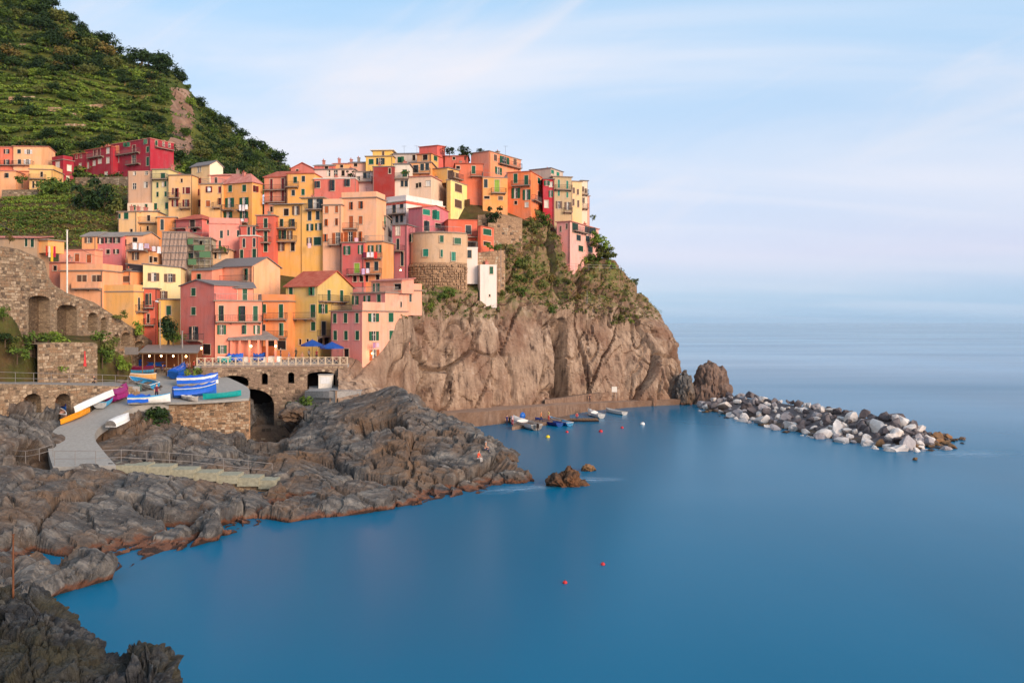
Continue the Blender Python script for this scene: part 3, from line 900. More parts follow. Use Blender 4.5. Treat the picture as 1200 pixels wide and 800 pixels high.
q6 = H(Z3, 470, 600, None, 482, 850, 158.0, 6, K(238, 172, 126), 'peach house with small closed orange shutters left of its taller twin', 'b 24x48: 497,515 567,508; b 24x50: 495,605 566,600; b 26x54: 493,712; ob 76x80: 575,716', '515-600@762', roof='flat', rmat='slab', dep=8, rail='s')
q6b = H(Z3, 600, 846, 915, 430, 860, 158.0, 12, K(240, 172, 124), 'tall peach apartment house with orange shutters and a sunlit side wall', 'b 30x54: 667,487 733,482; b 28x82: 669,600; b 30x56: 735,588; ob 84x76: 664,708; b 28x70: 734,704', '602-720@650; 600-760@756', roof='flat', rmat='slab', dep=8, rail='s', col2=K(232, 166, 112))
q6c = H(Z3, 832, 915, None, 560, 900, 162, 0, K(150, 136, 126), 'small dark grey house squeezed between the tall peach house and the white one', 'd 24x80: 828,600; t 28x50: 900,585; k 30x40: 860,610; t 24x48: 850,720', '840-915@640', roof='flat', rmat='slab', dep=6)
q7 = H(Z7, 480, 640, None, -34, 330, 155.5, 10, K(206, 90, 84), 'raspberry red house end with a yellow door on its balcony', 'og 46x60: 520,20; og 30x60: 615,14; y 36x70: 590,145; k 24x44: 575,220 620,218', '528-640@190', roof='flat', rmat='slab', dep=6)
q7b = H(Z7, 640, 768, 852, -40, 330, 155.5, 14, K(236, 150, 84), 'orange house with laundry on its balcony beside the mauve house', 'og 40x54: 688,12; og 34x54: 745,8; n 28x60: 666,135 726,130; k 24x50: 656,215 735,206', '640-770@75; 640-762@186', roof='flat', rmat='slab', col2=K(228, 146, 74), rail='i')
q8 = H(Z8, 76, 216, 500, 92, 420, 172, 36, K(228, 212, 204), 'white house with red trim bands and a roof terrace', 'n 26x72: 131,138; n 26x46: 184,117; n 20x50: 107,228 151,221 184,217; n 18x50: 105,330', '82-214@186', roof='flat', rmat='white_trim', col2=K(240, 212, 198), rail='s', over=0.2)
q = MB(); q.box(-q8.wL - .03, .03, -.03, 0, q8.h - .55, q8.h - .1).box(0, .03, 0, q8.wR, q8.h - .55, q8.h - .1); q.obj('red_band', simple('red_band_paint', K(216, 84, 56)), q8.root, q8.off, (0, 0, q8.rot))
q9 = H(Z8, 118, 222, None, 262, 760, 163.0, 16, MAUVE, 'mauve house with white framed windows beside the rounded tower', 'w 30x66: 157,292; n 22x76: 158,397; n 20x100: 188,500', '104-205@445', roof='flat', rmat='slate', dep=4, over=0.3)
q9b = H(Z8, 232, 330, 512, 140, 420, 167.5, 34, K(198, 104, 114), 'pink gabled belvedere with teal arched windows on top of the round tower', 't 50x40: 358,172; t 50x62: 425,178; n 38x70: 360,270; k 40x30: 440,268', '', roof='gx', rise=0.8, rmat='tile', over=0.2)
q11 = H(Z8, 512, 716, None, 232, 520, 169.5, -14, K(222, 94, 56), 'vermilion house with a little balcony right of the round tower', 'n 40x60: 653,295; k 60x50: 680,400', '640-718@346', roof='flat', rmat='tile', dep=5, over=0.12)
q11b = H(Z8, 720, 740, 832, 272, 520, 166.8, 30, K(206, 80, 46), 'vermilion cube with green shutters and flower boxes on the cliff edge', 'g 58x44: 786,312; k 52x30: 785,394', '', roof='flat', rmat='tile', over=0.1, dep=5, col2=K(232, 98, 52))
q12 = H(Z8, 629, 719, None, 425, 640, 165.2, -10, K(224, 206, 194), 'slim white turret house with a railed roof left of the flower boxes', 'n 30x56: 661,466', roof='flat', rmat='white_trim', dep=4, ext=1, over=0.05, rail='i')
q13 = H(Z8, 736, 852, None, 548, 800, 164.4, -14, K(232, 210, 196), 'tall blank white house with one green shutter standing on the bare cliff', 'g 24x50: 815,580; k 10x12: 803,757', roof='flat', rmat='white_trim', dep=4.5, ext=1.2, over=0.02)
# --- upper left block
p1 = H(Z2, 50, 182, None, 470, 640, 172, 8, K(234, 182, 118), 'cream house with a green shutter and chimneys above the rose pink low house', 'g 32x46: 107,497; g 16x34: 17,500; k 20x30: 143,606', roof='flat', rmat='slab', dep=7, chim='90 120')
p2 = H(Z2, 182, 326, None, 470, 640, 173.5, -6, K(236, 180, 112), 'cream house with small arched doors below the stone house', 'k 20x40: 265,514; k 16x34: 205,592 258,586', '186-320@546', roof='flat', rmat='slate', dep=6)
n1 = H(Z2, 118, 288, None, 180, 470, 187, 6, K(206, 158, 122), 'bare brown stone house with pale window frames below the crimson hotel', 'p 28x42: 165,290 245,280; p 20x26: 166,200 250,198', roof='none', dep=8)
n1b = H(Z2, 116, 288, None, 406, 560, 185.8, 6, K(236, 202, 166), 'pale lower wall with two green shutters under the brown stone house', 'g 18x34: 165,440; g 18x30: 248,430', roof='none', dep=4)
n2 = H(Z2, 290, 405, None, 172, 600, 186, 6, K(216, 192, 122), 'pale olive house with small dark green shutters in three rows', 'g 16x38: 327,282 383,274; g 16x36: 327,347 384,345; g 20x44: 314,432 394,427; g 30x40: 366,216; w 16x36: 366,275', '290-402@240', roof='flat', rmat='slab', dep=8, chim='380')
n3 = H(Z2, 405, 562, None, 212, 620, 184.5, 6, K(238, 180, 108), 'apricot house with dark red shutters and a small balcony', 'k 14x26: 497,250; r 12x44: 436,325 511,320; r 24x64: 464,336; r 30x44: 541,320; or 46x48: 452,408; or 44x50: 528,408', '410-486@372; 490-560@445', roof='flat', rmat='slab', dep=8)
n4 = H(Z2, 562, 694, 788, 138, 640, 186, 30, K(240, 192, 126), 'tall cream tower house with a pale sunlit gable end', 'p 12x40: 613,170 629,170; or 46x46: 613,256; or 40x46: 604,333; or 44x48: 611,410', '', roof='gx', rise=1.1, rmat='slate', col2=K(244, 214, 180))
n5 = H(Z2, 630, 782, None, 276, 640, 180, 4, K(238, 176, 96), 'ochre house with a white sheet hung from its window', 'or 44x44: 690,312; r 18x46: 765,315; b 28x44: 683,412; r 16x46: 765,396', '722-776@440', roof='flat', rmat='slab', dep=8, rail='i')
n5b = H(Z2, 692, 872, None, 214, 276, 186, 2, K(228, 134, 112), 'rosy rooftop storey with a red roof behind the ochre house', 'k 20x40: 738,248', roof='gx', rise=0.7, rmat='tile_pink', dep=6, chim='905')
n6 = H(Z2, 778, 992, 1066, 262, 640, 178, 22, K(244, 160, 62), 'large orange house with a faded pink hip roof and laundry on its balconies',
       'g 28x46: 838,307 937,304; og 62x66: 835,405 937,402; og 58x64: 825,500 937,497; r 22x44: 1010,308', '800-868@456; 896-966@456; 824-970@548', roof='hip', rise=2.2, rmat='tile_pink', chim='905', over=0.35)
# --- upper middle block
r1 = H(Z3, 58, 216, None, 284, 620, 180, 8, K(222, 132, 94), 'terracotta pink house with long balconies under a bright red roof', 'r 18x84: 108,340 188,335; r 18x84: 108,428 188,422; k 18x40: 130,510 108,512', '62-212@376; 62-212@462', roof='sy', rise=2.3, rmat='tile', dep=7)
r2 = H(Z3, 216, 410, None, 262, 640, 178.5, 4, K(242, 164, 58), 'amber house with mixed green and dark shutters under a low roof', 'g 24x44: 277,305; n 22x40: 333,298; n 22x40: 262,396; g 24x42: 331,391', '216-302@354', roof='flat', rmat='tile', dep=8, over=0.2)
r3 = H(Z3, 410, 694, None, 296, 640, 177.5, 4, K(220, 108, 88), 'coral pink house with three white framed slate blue windows', 'n 26x48: 437,338; n 26x76: 540,343; n 28x50: 647,324', '', roof='flat', rmat='white_trim', dep=8, over=0.15)
r3b = H(Z3, 412, 690, None, 232, 300, 183.5, 4, K(228, 186, 168), 'pale attic storey with glass doors and roof plants behind the coral pink house', 'p 26x44: 510,258; p 30x48: 560,260; k 24x40: 612,258', roof='flat', rmat='slate', dep=6, rail=None)
s5 = H(Z3, 696, 822, None, 250, 560, 181, 2, K(232, 204, 186), 'whitish house with a glazed loggia and a plant filled terrace', 'n 24x40: 765,272; p 20x40: 790,270; p 20x36: 722,300', '696-818@318', roof='flat', rmat='slab', dep=7)
s3 = H(Z3, 820, 970, None, 214, 620, 178, 2, K(160, 44, 36), 'windowless dark red house wall in the middle of the upper village', 'k 18x36: 940,242', '', roof='flat', rmat='slate', dep=7, over=0.1)
s4 = H(Z3, 970, 1078, None, 196, 640, 179, 2, K(222, 206, 184), 'off white house with a planted balcony right of the dark red wall', 'n 20x44: 1028,332; n 24x44: 1056,332; g 30x50: 1046,258', '972-1076@296', roof='flat', rmat='slate', dep=7)
s1 = H(Z3, 772, 962, None, 140, 300, 193, 4, K(240, 184, 68), 'bright yellow house with two shuttered windows near the skyline', 'g 34x38: 810,178; on 58x46: 876,175', roof='flat', rmat='slab', dep=7)
s1b = H(Z3, 820, 956, None, 98, 142, 196, 4, K(238, 186, 72), None, 'm 16x34: 894,122', roof='flat', rmat='white_trim', dep=4, parent=s1, ground=False, ext=0.2, over=0.5)
s2 = H(Z3, 962, 1142, None, 122, 300, 195, 4, K(196, 178, 164), 'grey house with one wide green shutter right of the bright yellow house', 'g 46x44: 1018,164; k 20x40: 1110,150', roof='gx', rise=0.8, rmat='slate', dep=7)
s7 = H(Z3, 245, 408, None, 226, 330, 190, 4, K(212, 110, 92), 'dusky pink gable house peeking over the amber house', 'k 20x20: 290,235', roof='gy', rise=1.3, rmat='tile', dep=8)
s8 = H(Z3, 408, 545, None, 206, 330, 192, 3, K(206, 104, 90), 'long low rose house on the skyline left of the yellow house', 'k 26x24: 495,214', roof='gx', rise=0.8, rmat='tile_grey', dep=7, chim='450')
s8b = H(Z3, 540, 660, None, 192, 320, 193.5, 3, K(236, 166, 96), 'low amber attic with a round opening on the skyline', 'k 20x22: 602,210', roof='gx', rise=0.7, rmat='tile_pink', dep=7, chim='560 640')
s8c = H(Z3, 655, 775, None, 186, 320, 194.5, 3, K(222, 160, 130), 'low peach attic left of the bright yellow house on the skyline', 'k 24x22: 700,200', roof='gx', rise=0.8, rmat='slate', dep=7, chim='700')
s6 = H(Z4, 0, 118, None, 188, 330, 184, 4, K(232, 156, 84), 'amber house with a row of dark balcony doors left of the pale yellow house', 'n 26x48: 35,225; n 20x38: 68,212; n 20x38: 95,210', '0-112@246', roof='flat', rmat='slate', dep=7)
s6b = H(Z4, 0, 116, 198, 262, 420, 178, 14, K(226, 186, 152), 'beige pink house with a blank side left of the pale yellow house', 'k 14x26: 40,312 56,308; w 26x32: 100,300', '', roof='flat', rmat='tile_pink', dep=6)
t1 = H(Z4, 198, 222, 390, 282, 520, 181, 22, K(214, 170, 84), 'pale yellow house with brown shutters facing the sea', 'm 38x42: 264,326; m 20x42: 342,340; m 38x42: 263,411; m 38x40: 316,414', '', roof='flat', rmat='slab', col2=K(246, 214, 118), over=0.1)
t1b = H(Z4, 120, 205, 388, 216, 290, 184, 26, K(222, 166, 74), None, 'm 36x44: 215,255; m 36x40: 268,268; k 30x26: 306,270', '206-386@290', roof='sy', rise=0.6, rmat='slate', parent=t1, ground=False, ext=0.2)
t2 = H(Z4, 247, 396, None, 196, 330, 189, -6, K(218, 106, 62), 'rust orange house with one green shutter behind the pale yellow house', 'g 20x42: 346,226; k 20x16: 262,214', '330-392@262', roof='flat', rmat='tile', dep=7)
t3 = H(Z4, 40, 118, 182, 140, 260, 190, 20, K(226, 150, 82), 'amber house under the small red penthouse', 'g 20x26: 140,163; k 26x30: 84,158', '', roof='flat', rmat='tile', col2=K(234, 168, 78))
t4 = H(Z4, 52, 150, 192, 96, 180, 193, 24, K(224, 92, 78), 'small red penthouse standing highest on the skyline', '', '', roof='sy', rise=0.4, rmat='tile', dep=5, over=0.2)
t4b = H(Z4, 190, 310, None, 152, 260, 195, 2, K(206, 96, 72), 'low red brown rooftop house behind garden greenery on the skyline', 'k 14x14: 240,165', roof='gx', rise=0.5, rmat='tile', dep=6)
t5 = H(Z4, 332, 430, 602, 126, 340, 194, 34, K(222, 138, 106), 'peach orange flat roofed apartment block at the top right of the skyline', 'm 18x36: 464,162; og 52x54: 513,182; m 18x32: 570,181; og 36x40: 480,232', '478-592@206', roof='flat', rmat='slab', col2=K(240, 140, 88), over=0.2)
t6 = H(Z4, 396, 530, None, 272, 430, 188, -8, K(240, 154, 64), 'mango orange house with a lime green door and a small canopy', 'n 20x44: 412,300; y 26x66: 473,313; m 24x20: 492,380; k 30x14: 418,376', '440-520@352', roof='flat', rmat='slab', dep=6, rail='i', over=0.1)
t7 = H(Z4, 526, 655, 724, 236, 440, 189, 18, K(232, 116, 50), 'big tangerine house with three rows of tall green shutters', 'g 20x50: 573,273; g 22x52: 631,282; og 44x56: 574,353; og 42x56: 634,361; k 16x20: 574,404; w 18x26: 633,415; g 16x32: 700,287; m 16x48: 700,368', '556-655@312; 658-722@402', roof='flat', rmat='tile', col2=K(236, 120, 46), over=0.15)
t8 = H(Z4, 722, 780, None, 278, 480, 194, -4, K(188, 32, 50), 'narrow crimson house between the tangerine and the teal shuttered houses', 'og 30x26: 742,298; w 18x26: 765,306; og 22x36: 764,356; w 22x40: 740,411', roof='flat', rmat='slate', dep=6)
t9 = H(Z4, 776, 876, None, 268, 520, 195.5, -14, K(188, 160, 116), 'khaki house with bright teal shutters and a round balcony', 't 12x44: 807,302 853,308; t 12x30: 807,353 853,362; om 34x40: 808,416; om 36x42: 856,422', '786-874@334; 832-886@456', roof='flat', rmat='slab', dep=8, over=0.3)
t9b = H(Z4, 650, 764, 830, 218, 330, 199, 30, K(192, 172, 156), 'grey upper house with a flat green edged roof behind the crimson house', 't 16x20: 764,235; t 16x26: 802,252', '', roof='flat', rmat='slate', over=0.2)
t10 = H(Z4, 874, 932, None, 292, 520, 199, -16, K(232, 190, 130), 'cream house with a column of dark windows behind the teal shutters', 'm 12x30: 888,338 910,346; m 12x36: 886,402 912,410', roof='flat', rmat='slab', dep=8)
t11 = H(Z4, 930, 962, None, 288, 520, 203, -18, K(224, 200, 172), 'slender white house with tiny balconies at the seaward end of the ridge', 'm 10x26: 938,330 952,340; m 10x30: 938,392', '934-966@360; 934-972@436', roof='flat', rmat='slate', dep=8, over=0.3)
t11b = H(Z4, 956, 972, None, 370, 520, 205.5, -18, K(234, 152, 128), 'sliver of a pink house last on the seaward end of the ridge', '', '', roof='flat', rmat='slab', dep=5)
t12 = H(Z4, 796, 868, 1022, 506, 668, 188, 26, K(236, 142, 128), 'pink cliff top house with a cream bay standing alone above the sea',
        'm 10x30: 818,545; m 10x30: 850,532; d 32x50: 895,528; n 24x32: 960,534; m 12x32: 1003,540; n 24x32: 914,594; n 20x30: 962,599; m 12x30: 1003,604; d 26x30: 926,652; d 24x30: 978,656', '880-950@562; 960-1020@632', roof='flat', rmat='tile_pink', col2=K(246, 166, 150), over=0.3)
# --- far left: hotel and cottages
u1 = H(Z1, 652, 880, 1018, 112, 345, 226, 30, MAGENTA, 'large crimson hotel with three storeys and long balconies on the terraced slope',
       'b 20x46: 687,178; r 20x46: 785,174; w 20x34: 687,236; p 24x54: 784,238; g 16x34: 865,176; g 16x50: 865,246; g 22x24: 750,125; g 22x24: 852,121; w 18x28: 690,322; g 14x28: 916,138; p 12x26: 958,143; p 12x26: 992,150', '655-822@205; 750-826@263; 905-1010@172', roof='flat', rmat='tile_pink', over=0.2, ext=4)
u2 = H(Z1, 500, 652, None, 160, 345, 231, 30, K(172, 30, 50), 'stepped crimson wing of the hotel with chimney stacks', 'w 18x34: 632,180 632,240; r 16x36: 580,186; r 16x36: 555,190; w 20x28: 585,245; w 16x30: 552,256; w 20x36: 500,272; w 18x24: 622,318', '524-610@222', roof='flat', rmat='tile', chim='560 575 520', dep=8, ext=4)
u3 = H(Z1, 432, 505, None, 198, 350, 236, 28, K(166, 30, 50), 'lowest crimson end of the hotel terrace', 'w 14x30: 470,272; w 16x20: 480,322; r 10x22: 450,215; r 10x22: 474,215', '', roof='flat', rmat='tile', dep=8, ext=4)
u4 = H(Z1, 304, 370, 432, 236, 352, 228, 30, K(166, 32, 50), 'small crimson cottage with three pale windows left of the hotel', 'w 24x36: 338,265; w 20x40: 338,315; w 24x34: 406,285; w 16x26: 398,345', '', roof='flat', rmat='slab', rail='s')
u5 = H(Z1, 0, 76, None, 162, 290, 228, -4, K(232, 108, 72), 'orange red house cut by the left edge of the hillside hamlet', 'ok 34x26: 40,188; ok 34x28: 40,250', '0-76@268', roof='gx', rise=0.8, rmat='tile_pink', dep=8)
u6 = H(Z1, 78, 242, None, 160, 290, 228, -4, K(246, 172, 112), 'apricot house with a row of paired windows on the hillside hamlet', 'n 20x24: 112,188; ow 44x26: 166,190; n 18x26: 114,248; ow 40x28: 160,248', '78-200@268', roof='gx', rise=0.8, rmat='tile_pink', dep=8)
u7 = H(Z1, 0, 92, None, 304, 420, 216, -6, K(240, 164, 106), 'peach cottage with a white lower wall on the hillside hamlet', 'n 22x28: 40,328', '', roof='flat', rmat='tile_pink', dep=7)
u7b = H(Z1, 0, 170, None, 306, 340, 221, -6, K(232, 150, 96), 'long low peach cottage behind the palm like shrub', 'k 14x22: 100,330', '', roof='sy', rise=0.8, rmat='tile', dep=7)
u8 = H(Z1, 172, 310, None, 296, 410, 215, -8, K(240, 180, 92), 'yellow cottage with a balcony beside the small crimson one', 'k 14x30: 244,322; k 12x40: 195,382; k 12x36: 216,378', '176-270@348', roof='flat', rmat='slab', dep=7, rail='s')
v1 = H(Z5, -60, 236, None, 48, 140, 131, -4, K(176, 142, 108), 'low grey cottage with green doors and geraniums above the ramp wall', 'd 18x50: 167,60; d 20x56: 206,68; k 20x60: 206,120', '', roof='sy', rise=0.5, rmat='tile_pink', dep=4, over=0.5)
v2 = H(Z5, 240, 305, None, 62, 100, 131, 20, K(244, 164, 78), 'tiny orange lean-to at the end of the geranium cottage', '', '', roof='flat', rmat='slab', dep=3, ext=1)

# round tower house on the rock: a curved beige wall over a rough stone plinth
def round_tower():
    pts = []
    cx, cy, cD = None, None, 163.0
    prof = [(205, 172.5), (213, 168.5), (235, 165.2), (270, 163.0), (320, 161.8), (380, 161.2), (440, 161.2), (505, 161.6), (575, 162.3), (640, 163.4)]
    P = []
    for X, D in prof:
        px = Z8[0] + X / 6.0
        P.append(at(px, 300, D))
    ztop = CAM_H - (Z8[1] + 318 / 6.0 - HOR) / F * 161.5
    zpl = CAM_H - (Z8[1] + 525 / 6.0 - HOR) / F * 161.5
    zbase = CAM_H - (Z8[1] + 800 / 6.0 - HOR) / F * 161.5 - 3
    root = empty('house', Vector((P[5].x, P[5].y + 4, zpl)), 'round beige tower house with scattered green shutters on a rough stone plinth', 'house', 'houses of the hillside village')
    o = root.location
    wins = parse('g 36x56: 250,357; g 24x48: 467,360; g 46x44: 570,375; t 38x52: 361,457; t 16x52: 465,462; t 30x62: 545,483')
    wall, plinth, stones = MB(), MB(), MB()
    beige = plaster(BEIGE)
    # fine outline
    xs = np.linspace(0, len(P) - 1, 46)
    C = catmull(np.array([[p.x, p.y] for p in P]), 46)
    pxs = C[:, 0] / C[:, 1] * F + 600
    for k in range(45):
        a, b = Vector((C[k][0], C[k][1], 0)), Vector((C[k + 1][0], C[k + 1][1], 0))
        for z0, z1, m, out in ((zpl, ztop, wall, 0.0), (zbase, zpl, plinth, 0.35)):
            n = (b - a).cross(Vector((0, 0, 1))).normalized() * out
            m.quad((a + n) + Vector((0, 0, z0)) - o, (b + n) + Vector((0, 0, z0)) - o, (b + n * (1 if z0 == zpl else 0.6)) + Vector((0, 0, z1)) - o, (a + n * (1 if z0 == zpl else 0.6)) + Vector((0, 0, z1)) - o)
    back = [Vector((C[0][0], C[0][1] + 8, 0)), Vector((C[-1][0], C[-1][1] + 8, 0))]
    for a, b in ((back[0], Vector((C[0][0], C[0][1], 0))), (Vector((C[-1][0], C[-1][1], 0)), back[1]), (back[1], back[0])):
        for z0, z1, m in ((zpl, ztop, wall), (zbase, zpl, plinth)):
            m.quad(a + Vector((0, 0, z0)) - o, b + Vector((0, 0, z0)) - o, b + Vector((0, 0, z1)) - o, a + Vector((0, 0, z1)) - o)
    wall.obj('wall', beige, root); plinth.obj('plinth', M['stone_warm'], root)
    roof = MB(); ring = [Vector((c[0], c[1] - 0.25, ztop + 0.01)) - o for c in C] + [back[1] + Vector((0, 0, ztop + 0.01)) - o, back[0] + Vector((0, 0, ztop + 0.01)) - o]
    n = len(ring); up = Vector((0, 0, 0.2))
    roof.add(ring + [p + up for p in ring], [tuple(range(n - 1, -1, -1)), tuple(range(n, 2 * n))] + [(k, (k + 1) % n, n + (k + 1) % n, n + k) for k in range(n)])
    roof.obj('roof', M['slab'], root)
    r = rail_mb([p + up for p in ring[6:46:4]], 1.0); r.obj('terrace_railing', M['rail_grey'], root)
    for st, w, h, X, Y in wins:
        px = Z8[0] + X / 6.0
        i = int(np.argmin(np.abs(pxs - px))); i = min(max(i, 1), 43)
        d = (C[i + 1] - C[i - 1]); ang = math.atan2(d[1], d[0])
        D = C[i][1]
        W, Hh = round(w / 6 / F * D / max(0.4, abs(math.cos(ang))), 1), round(h / 6 / F * D, 1)
        zc = CAM_H - (Z8[1] + Y / 6.0 - HOR) / F * D
        nrm = Vector((math.sin(ang), -math.cos(ang), 0)) * 0.17
        put_window(root, Vector((C[i][0], C[i][1], zc - Hh / 2)) + nrm - o, ang, W, Hh, st, M['pale_trim'])
    # plinth stones, proud of the wall
    s = random.Random(5)
    z = zbase + 2
    while z < zpl - 0.3:
        hrow = s.uniform(0.35, 0.6); k = 0.0
        while k < 44:
            w = s.uniform(0.7, 1.6)
            if s.random() < 0.85:
                i = int(k); a = C[min(i, 45)]; b = C[min(int(k + w), 45)]
                A, B = Vector((a[0], a[1], z)), Vector((b[0], b[1], z))
                if (B - A).length > 0.1:
                    nn = (B - A).cross(Vector((0, 0, 1))).normalized()
                    t = 0.36 + s.uniform(0.0, 0.10); hh = hrow * s.uniform(0.7, 0.95)
                    u0, u1 = A + (B - A) * 0.06, A + (B - A) * 0.94
                    q0 = [u0 + nn * .15, u1 + nn * .15, u1 + nn * .15 + Vector((0, 0, hh)), u0 + nn * .15 + Vector((0, 0, hh))]
                    c = sum(q0, Vector()) / 4
                    q1 = [c + (p - c) * s.uniform(.72, .92) + nn * t for p in q0]
                    stones.add([p - o for p in q0 + q1], ((4, 5, 6, 7), (0, 1, 5, 4), (1, 2, 6, 5), (2, 3, 7, 6), (3, 0, 4, 7)))
            k += w
        z += hrow
    st = stones.obj('stonework', M['stone_warm'], root); st['kind'] = 'stuff'
    HOUSE_BASES.extend([(P[0].x, P[0].y + 4, zbase + 2), (P[-1].x, P[-1].y + 4, zbase + 4)])
    return root
tower = round_tower()
# ------------------------------------------------------------------ the sea
def sea():
    t = NT('sea_water')
    v = t.coord((1, 1, 1))
    big = t.noise(t.coord((0.012, 0.004, 1)), 1.0, 4)
    t.col(t.mix(t.mr(big, 0.3, 0.7), (0.0, 0.108, 0.200, 1), (0.0, 0.160, 0.290, 1)))
    sl = t.noise(t.coord((0.0025, 0.012, 1)), 1.0, 4)
    gp = t.n('ShaderNodeNewGeometry'); gs = t.n('ShaderNodeSeparateXYZ'); t.l(gp.outputs['Position'], gs.inputs[0])
    rg = t.math('ADD', t.mr(gs.outputs['Y'], 90, 420, 0.20, 0.07), t.mr(sl, 0.35, 0.65, 0.0, 0.09))      # sheltered cove ruffled, open sea calm
    t.l(rg, t.b.inputs['Roughness'])
    t.b.inputs['IOR'].default_value = 1.33
    t.b.inputs["Specular IOR Level"].default_value = 0.11
    n = t.noise(t.coord((0.25, 0.08, 1)), 1.0, 5, 0.55)
    n2 = t.noise(t.coord((1.2, 0.7, 1)), 1.0, 3, 0.5)
    t.bump(t.math('ADD', n, t.math('MULTIPLY', n2, 0.25)), 0.05, 0.5)
    ys = np.concatenate([np.linspace(-60, 400, 24), np.geomspace(460, 40000, 20)])
    xs = np.concatenate([-np.geomspace(40000, 300, 16), np.linspace(-250, 250, 16), np.geomspace(300, 40000, 16)])
    V = np.stack(np.meshgrid(xs, ys, indexing='ij') + [np.zeros((len(xs), len(ys)))], -1) if False else np.stack([*np.meshgrid(xs, ys, indexing='ij'), np.zeros((len(xs), len(ys)))], -1)
    o = link_obj('sea', grid_mesh('sea', V, t.mat, True))
    tag(o, 'smooth deep blue sea reaching the horizon', kind='structure')
sea()

def cliff_mat():
    """bare tan rock with slanting joints; soil, dry grass and green growth on ledges higher up"""
    t = NT('headland_rock')
    v = t.coord()
    st = t.noise(t.coord((0.75, 0.75, 0.07), (0, 0.40, 0)), 1.2, 8, 0.64)
    big = t.noise(v, 0.13, 5)
    fine = t.noise(v, 2.2, 8, 0.68)
    a = t.ramp(st, [(0.34, rgb(70, 54, 46)), (0.44, rgb(138, 114, 95)), (0.58, rgb(164, 137, 114)), (0.8, rgb(198, 176, 156))])
    a = t.mix(t.mr(big, 0.45, 0.66, 0, 0.7), a, rgb(116, 82, 64))
    a = t.mix(t.mr(fine, 0.46, 0.76, 0, 0.5), a, rgb(84, 66, 56))
    g = t.n('ShaderNodeNewGeometry'); s = t.n('ShaderNodeSeparateXYZ'); t.l(g.outputs['Position'], s.inputs[0])
    s2 = t.n('ShaderNodeSeparateXYZ'); t.l(g.outputs['Normal'], s2.inputs[0])
    veg = t.noise(v, 0.30, 7, 0.7)
    m = t.math('MULTIPLY', t.mr(veg, 0.40, 0.54), t.mr(s.outputs['Z'], 18, 24))
    m = t.math('MULTIPLY', m, t.mr(s2.outputs['Z'], 0.12, 0.45))
    grn = t.ramp(t.noise(v, 0.8, 5), [(0.3, rgb(62, 74, 36)), (0.5, rgb(96, 96, 48)), (0.7, rgb(128, 110, 66))])
    soil = t.mix(t.mr(s.outputs['Z'], 20, 26, 0, 0.6), a, t.mix(t.noise(v, 1.0, 6), rgb(108, 80, 56), rgb(142, 112, 82)))
    a = t.mix(m, soil, grn)
    a = t.mix(t.mr(s.outputs['Z'], 1.0, 3.6, 0.5, 0.0), a, rgb(110, 74, 54))
    t.col(a); t.rough(0.9, 0.15)
    t.bump(t.math('ADD', st, t.math('MULTIPLY', fine, 0.6)), 0.6, 0.22)
    return t.mat
M['cliff'] = cliff_mat()

def hill_mat(name, cols):
    t = NT(name)
    v = t.coord()
    f = t.noise(v, 0.09, 6, 0.65); g = t.noise(v, 0.7, 5)
    a = t.ramp(f, [(0.3, cols[0]), (0.45, cols[1]), (0.58, cols[2]), (0.72, cols[3])])
    a = t.mix(t.mr(g, 0.4, 0.7, 0, 0.5), a, dk(cols[0], 0.6))
    t.col(a); t.rough(0.95, 0.1); t.bump(g, 0.7, 0.6)
    return t.mat
M['hill'] = hill_mat('hillside_growth', [rgb(44, 56, 26), rgb(68, 78, 32), rgb(92, 94, 42), rgb(120, 98, 58)])
M['bank'] = hill_mat('terrace_bank', [rgb(62, 54, 34), rgb(92, 72, 48), rgb(78, 78, 38), rgb(112, 84, 60)])

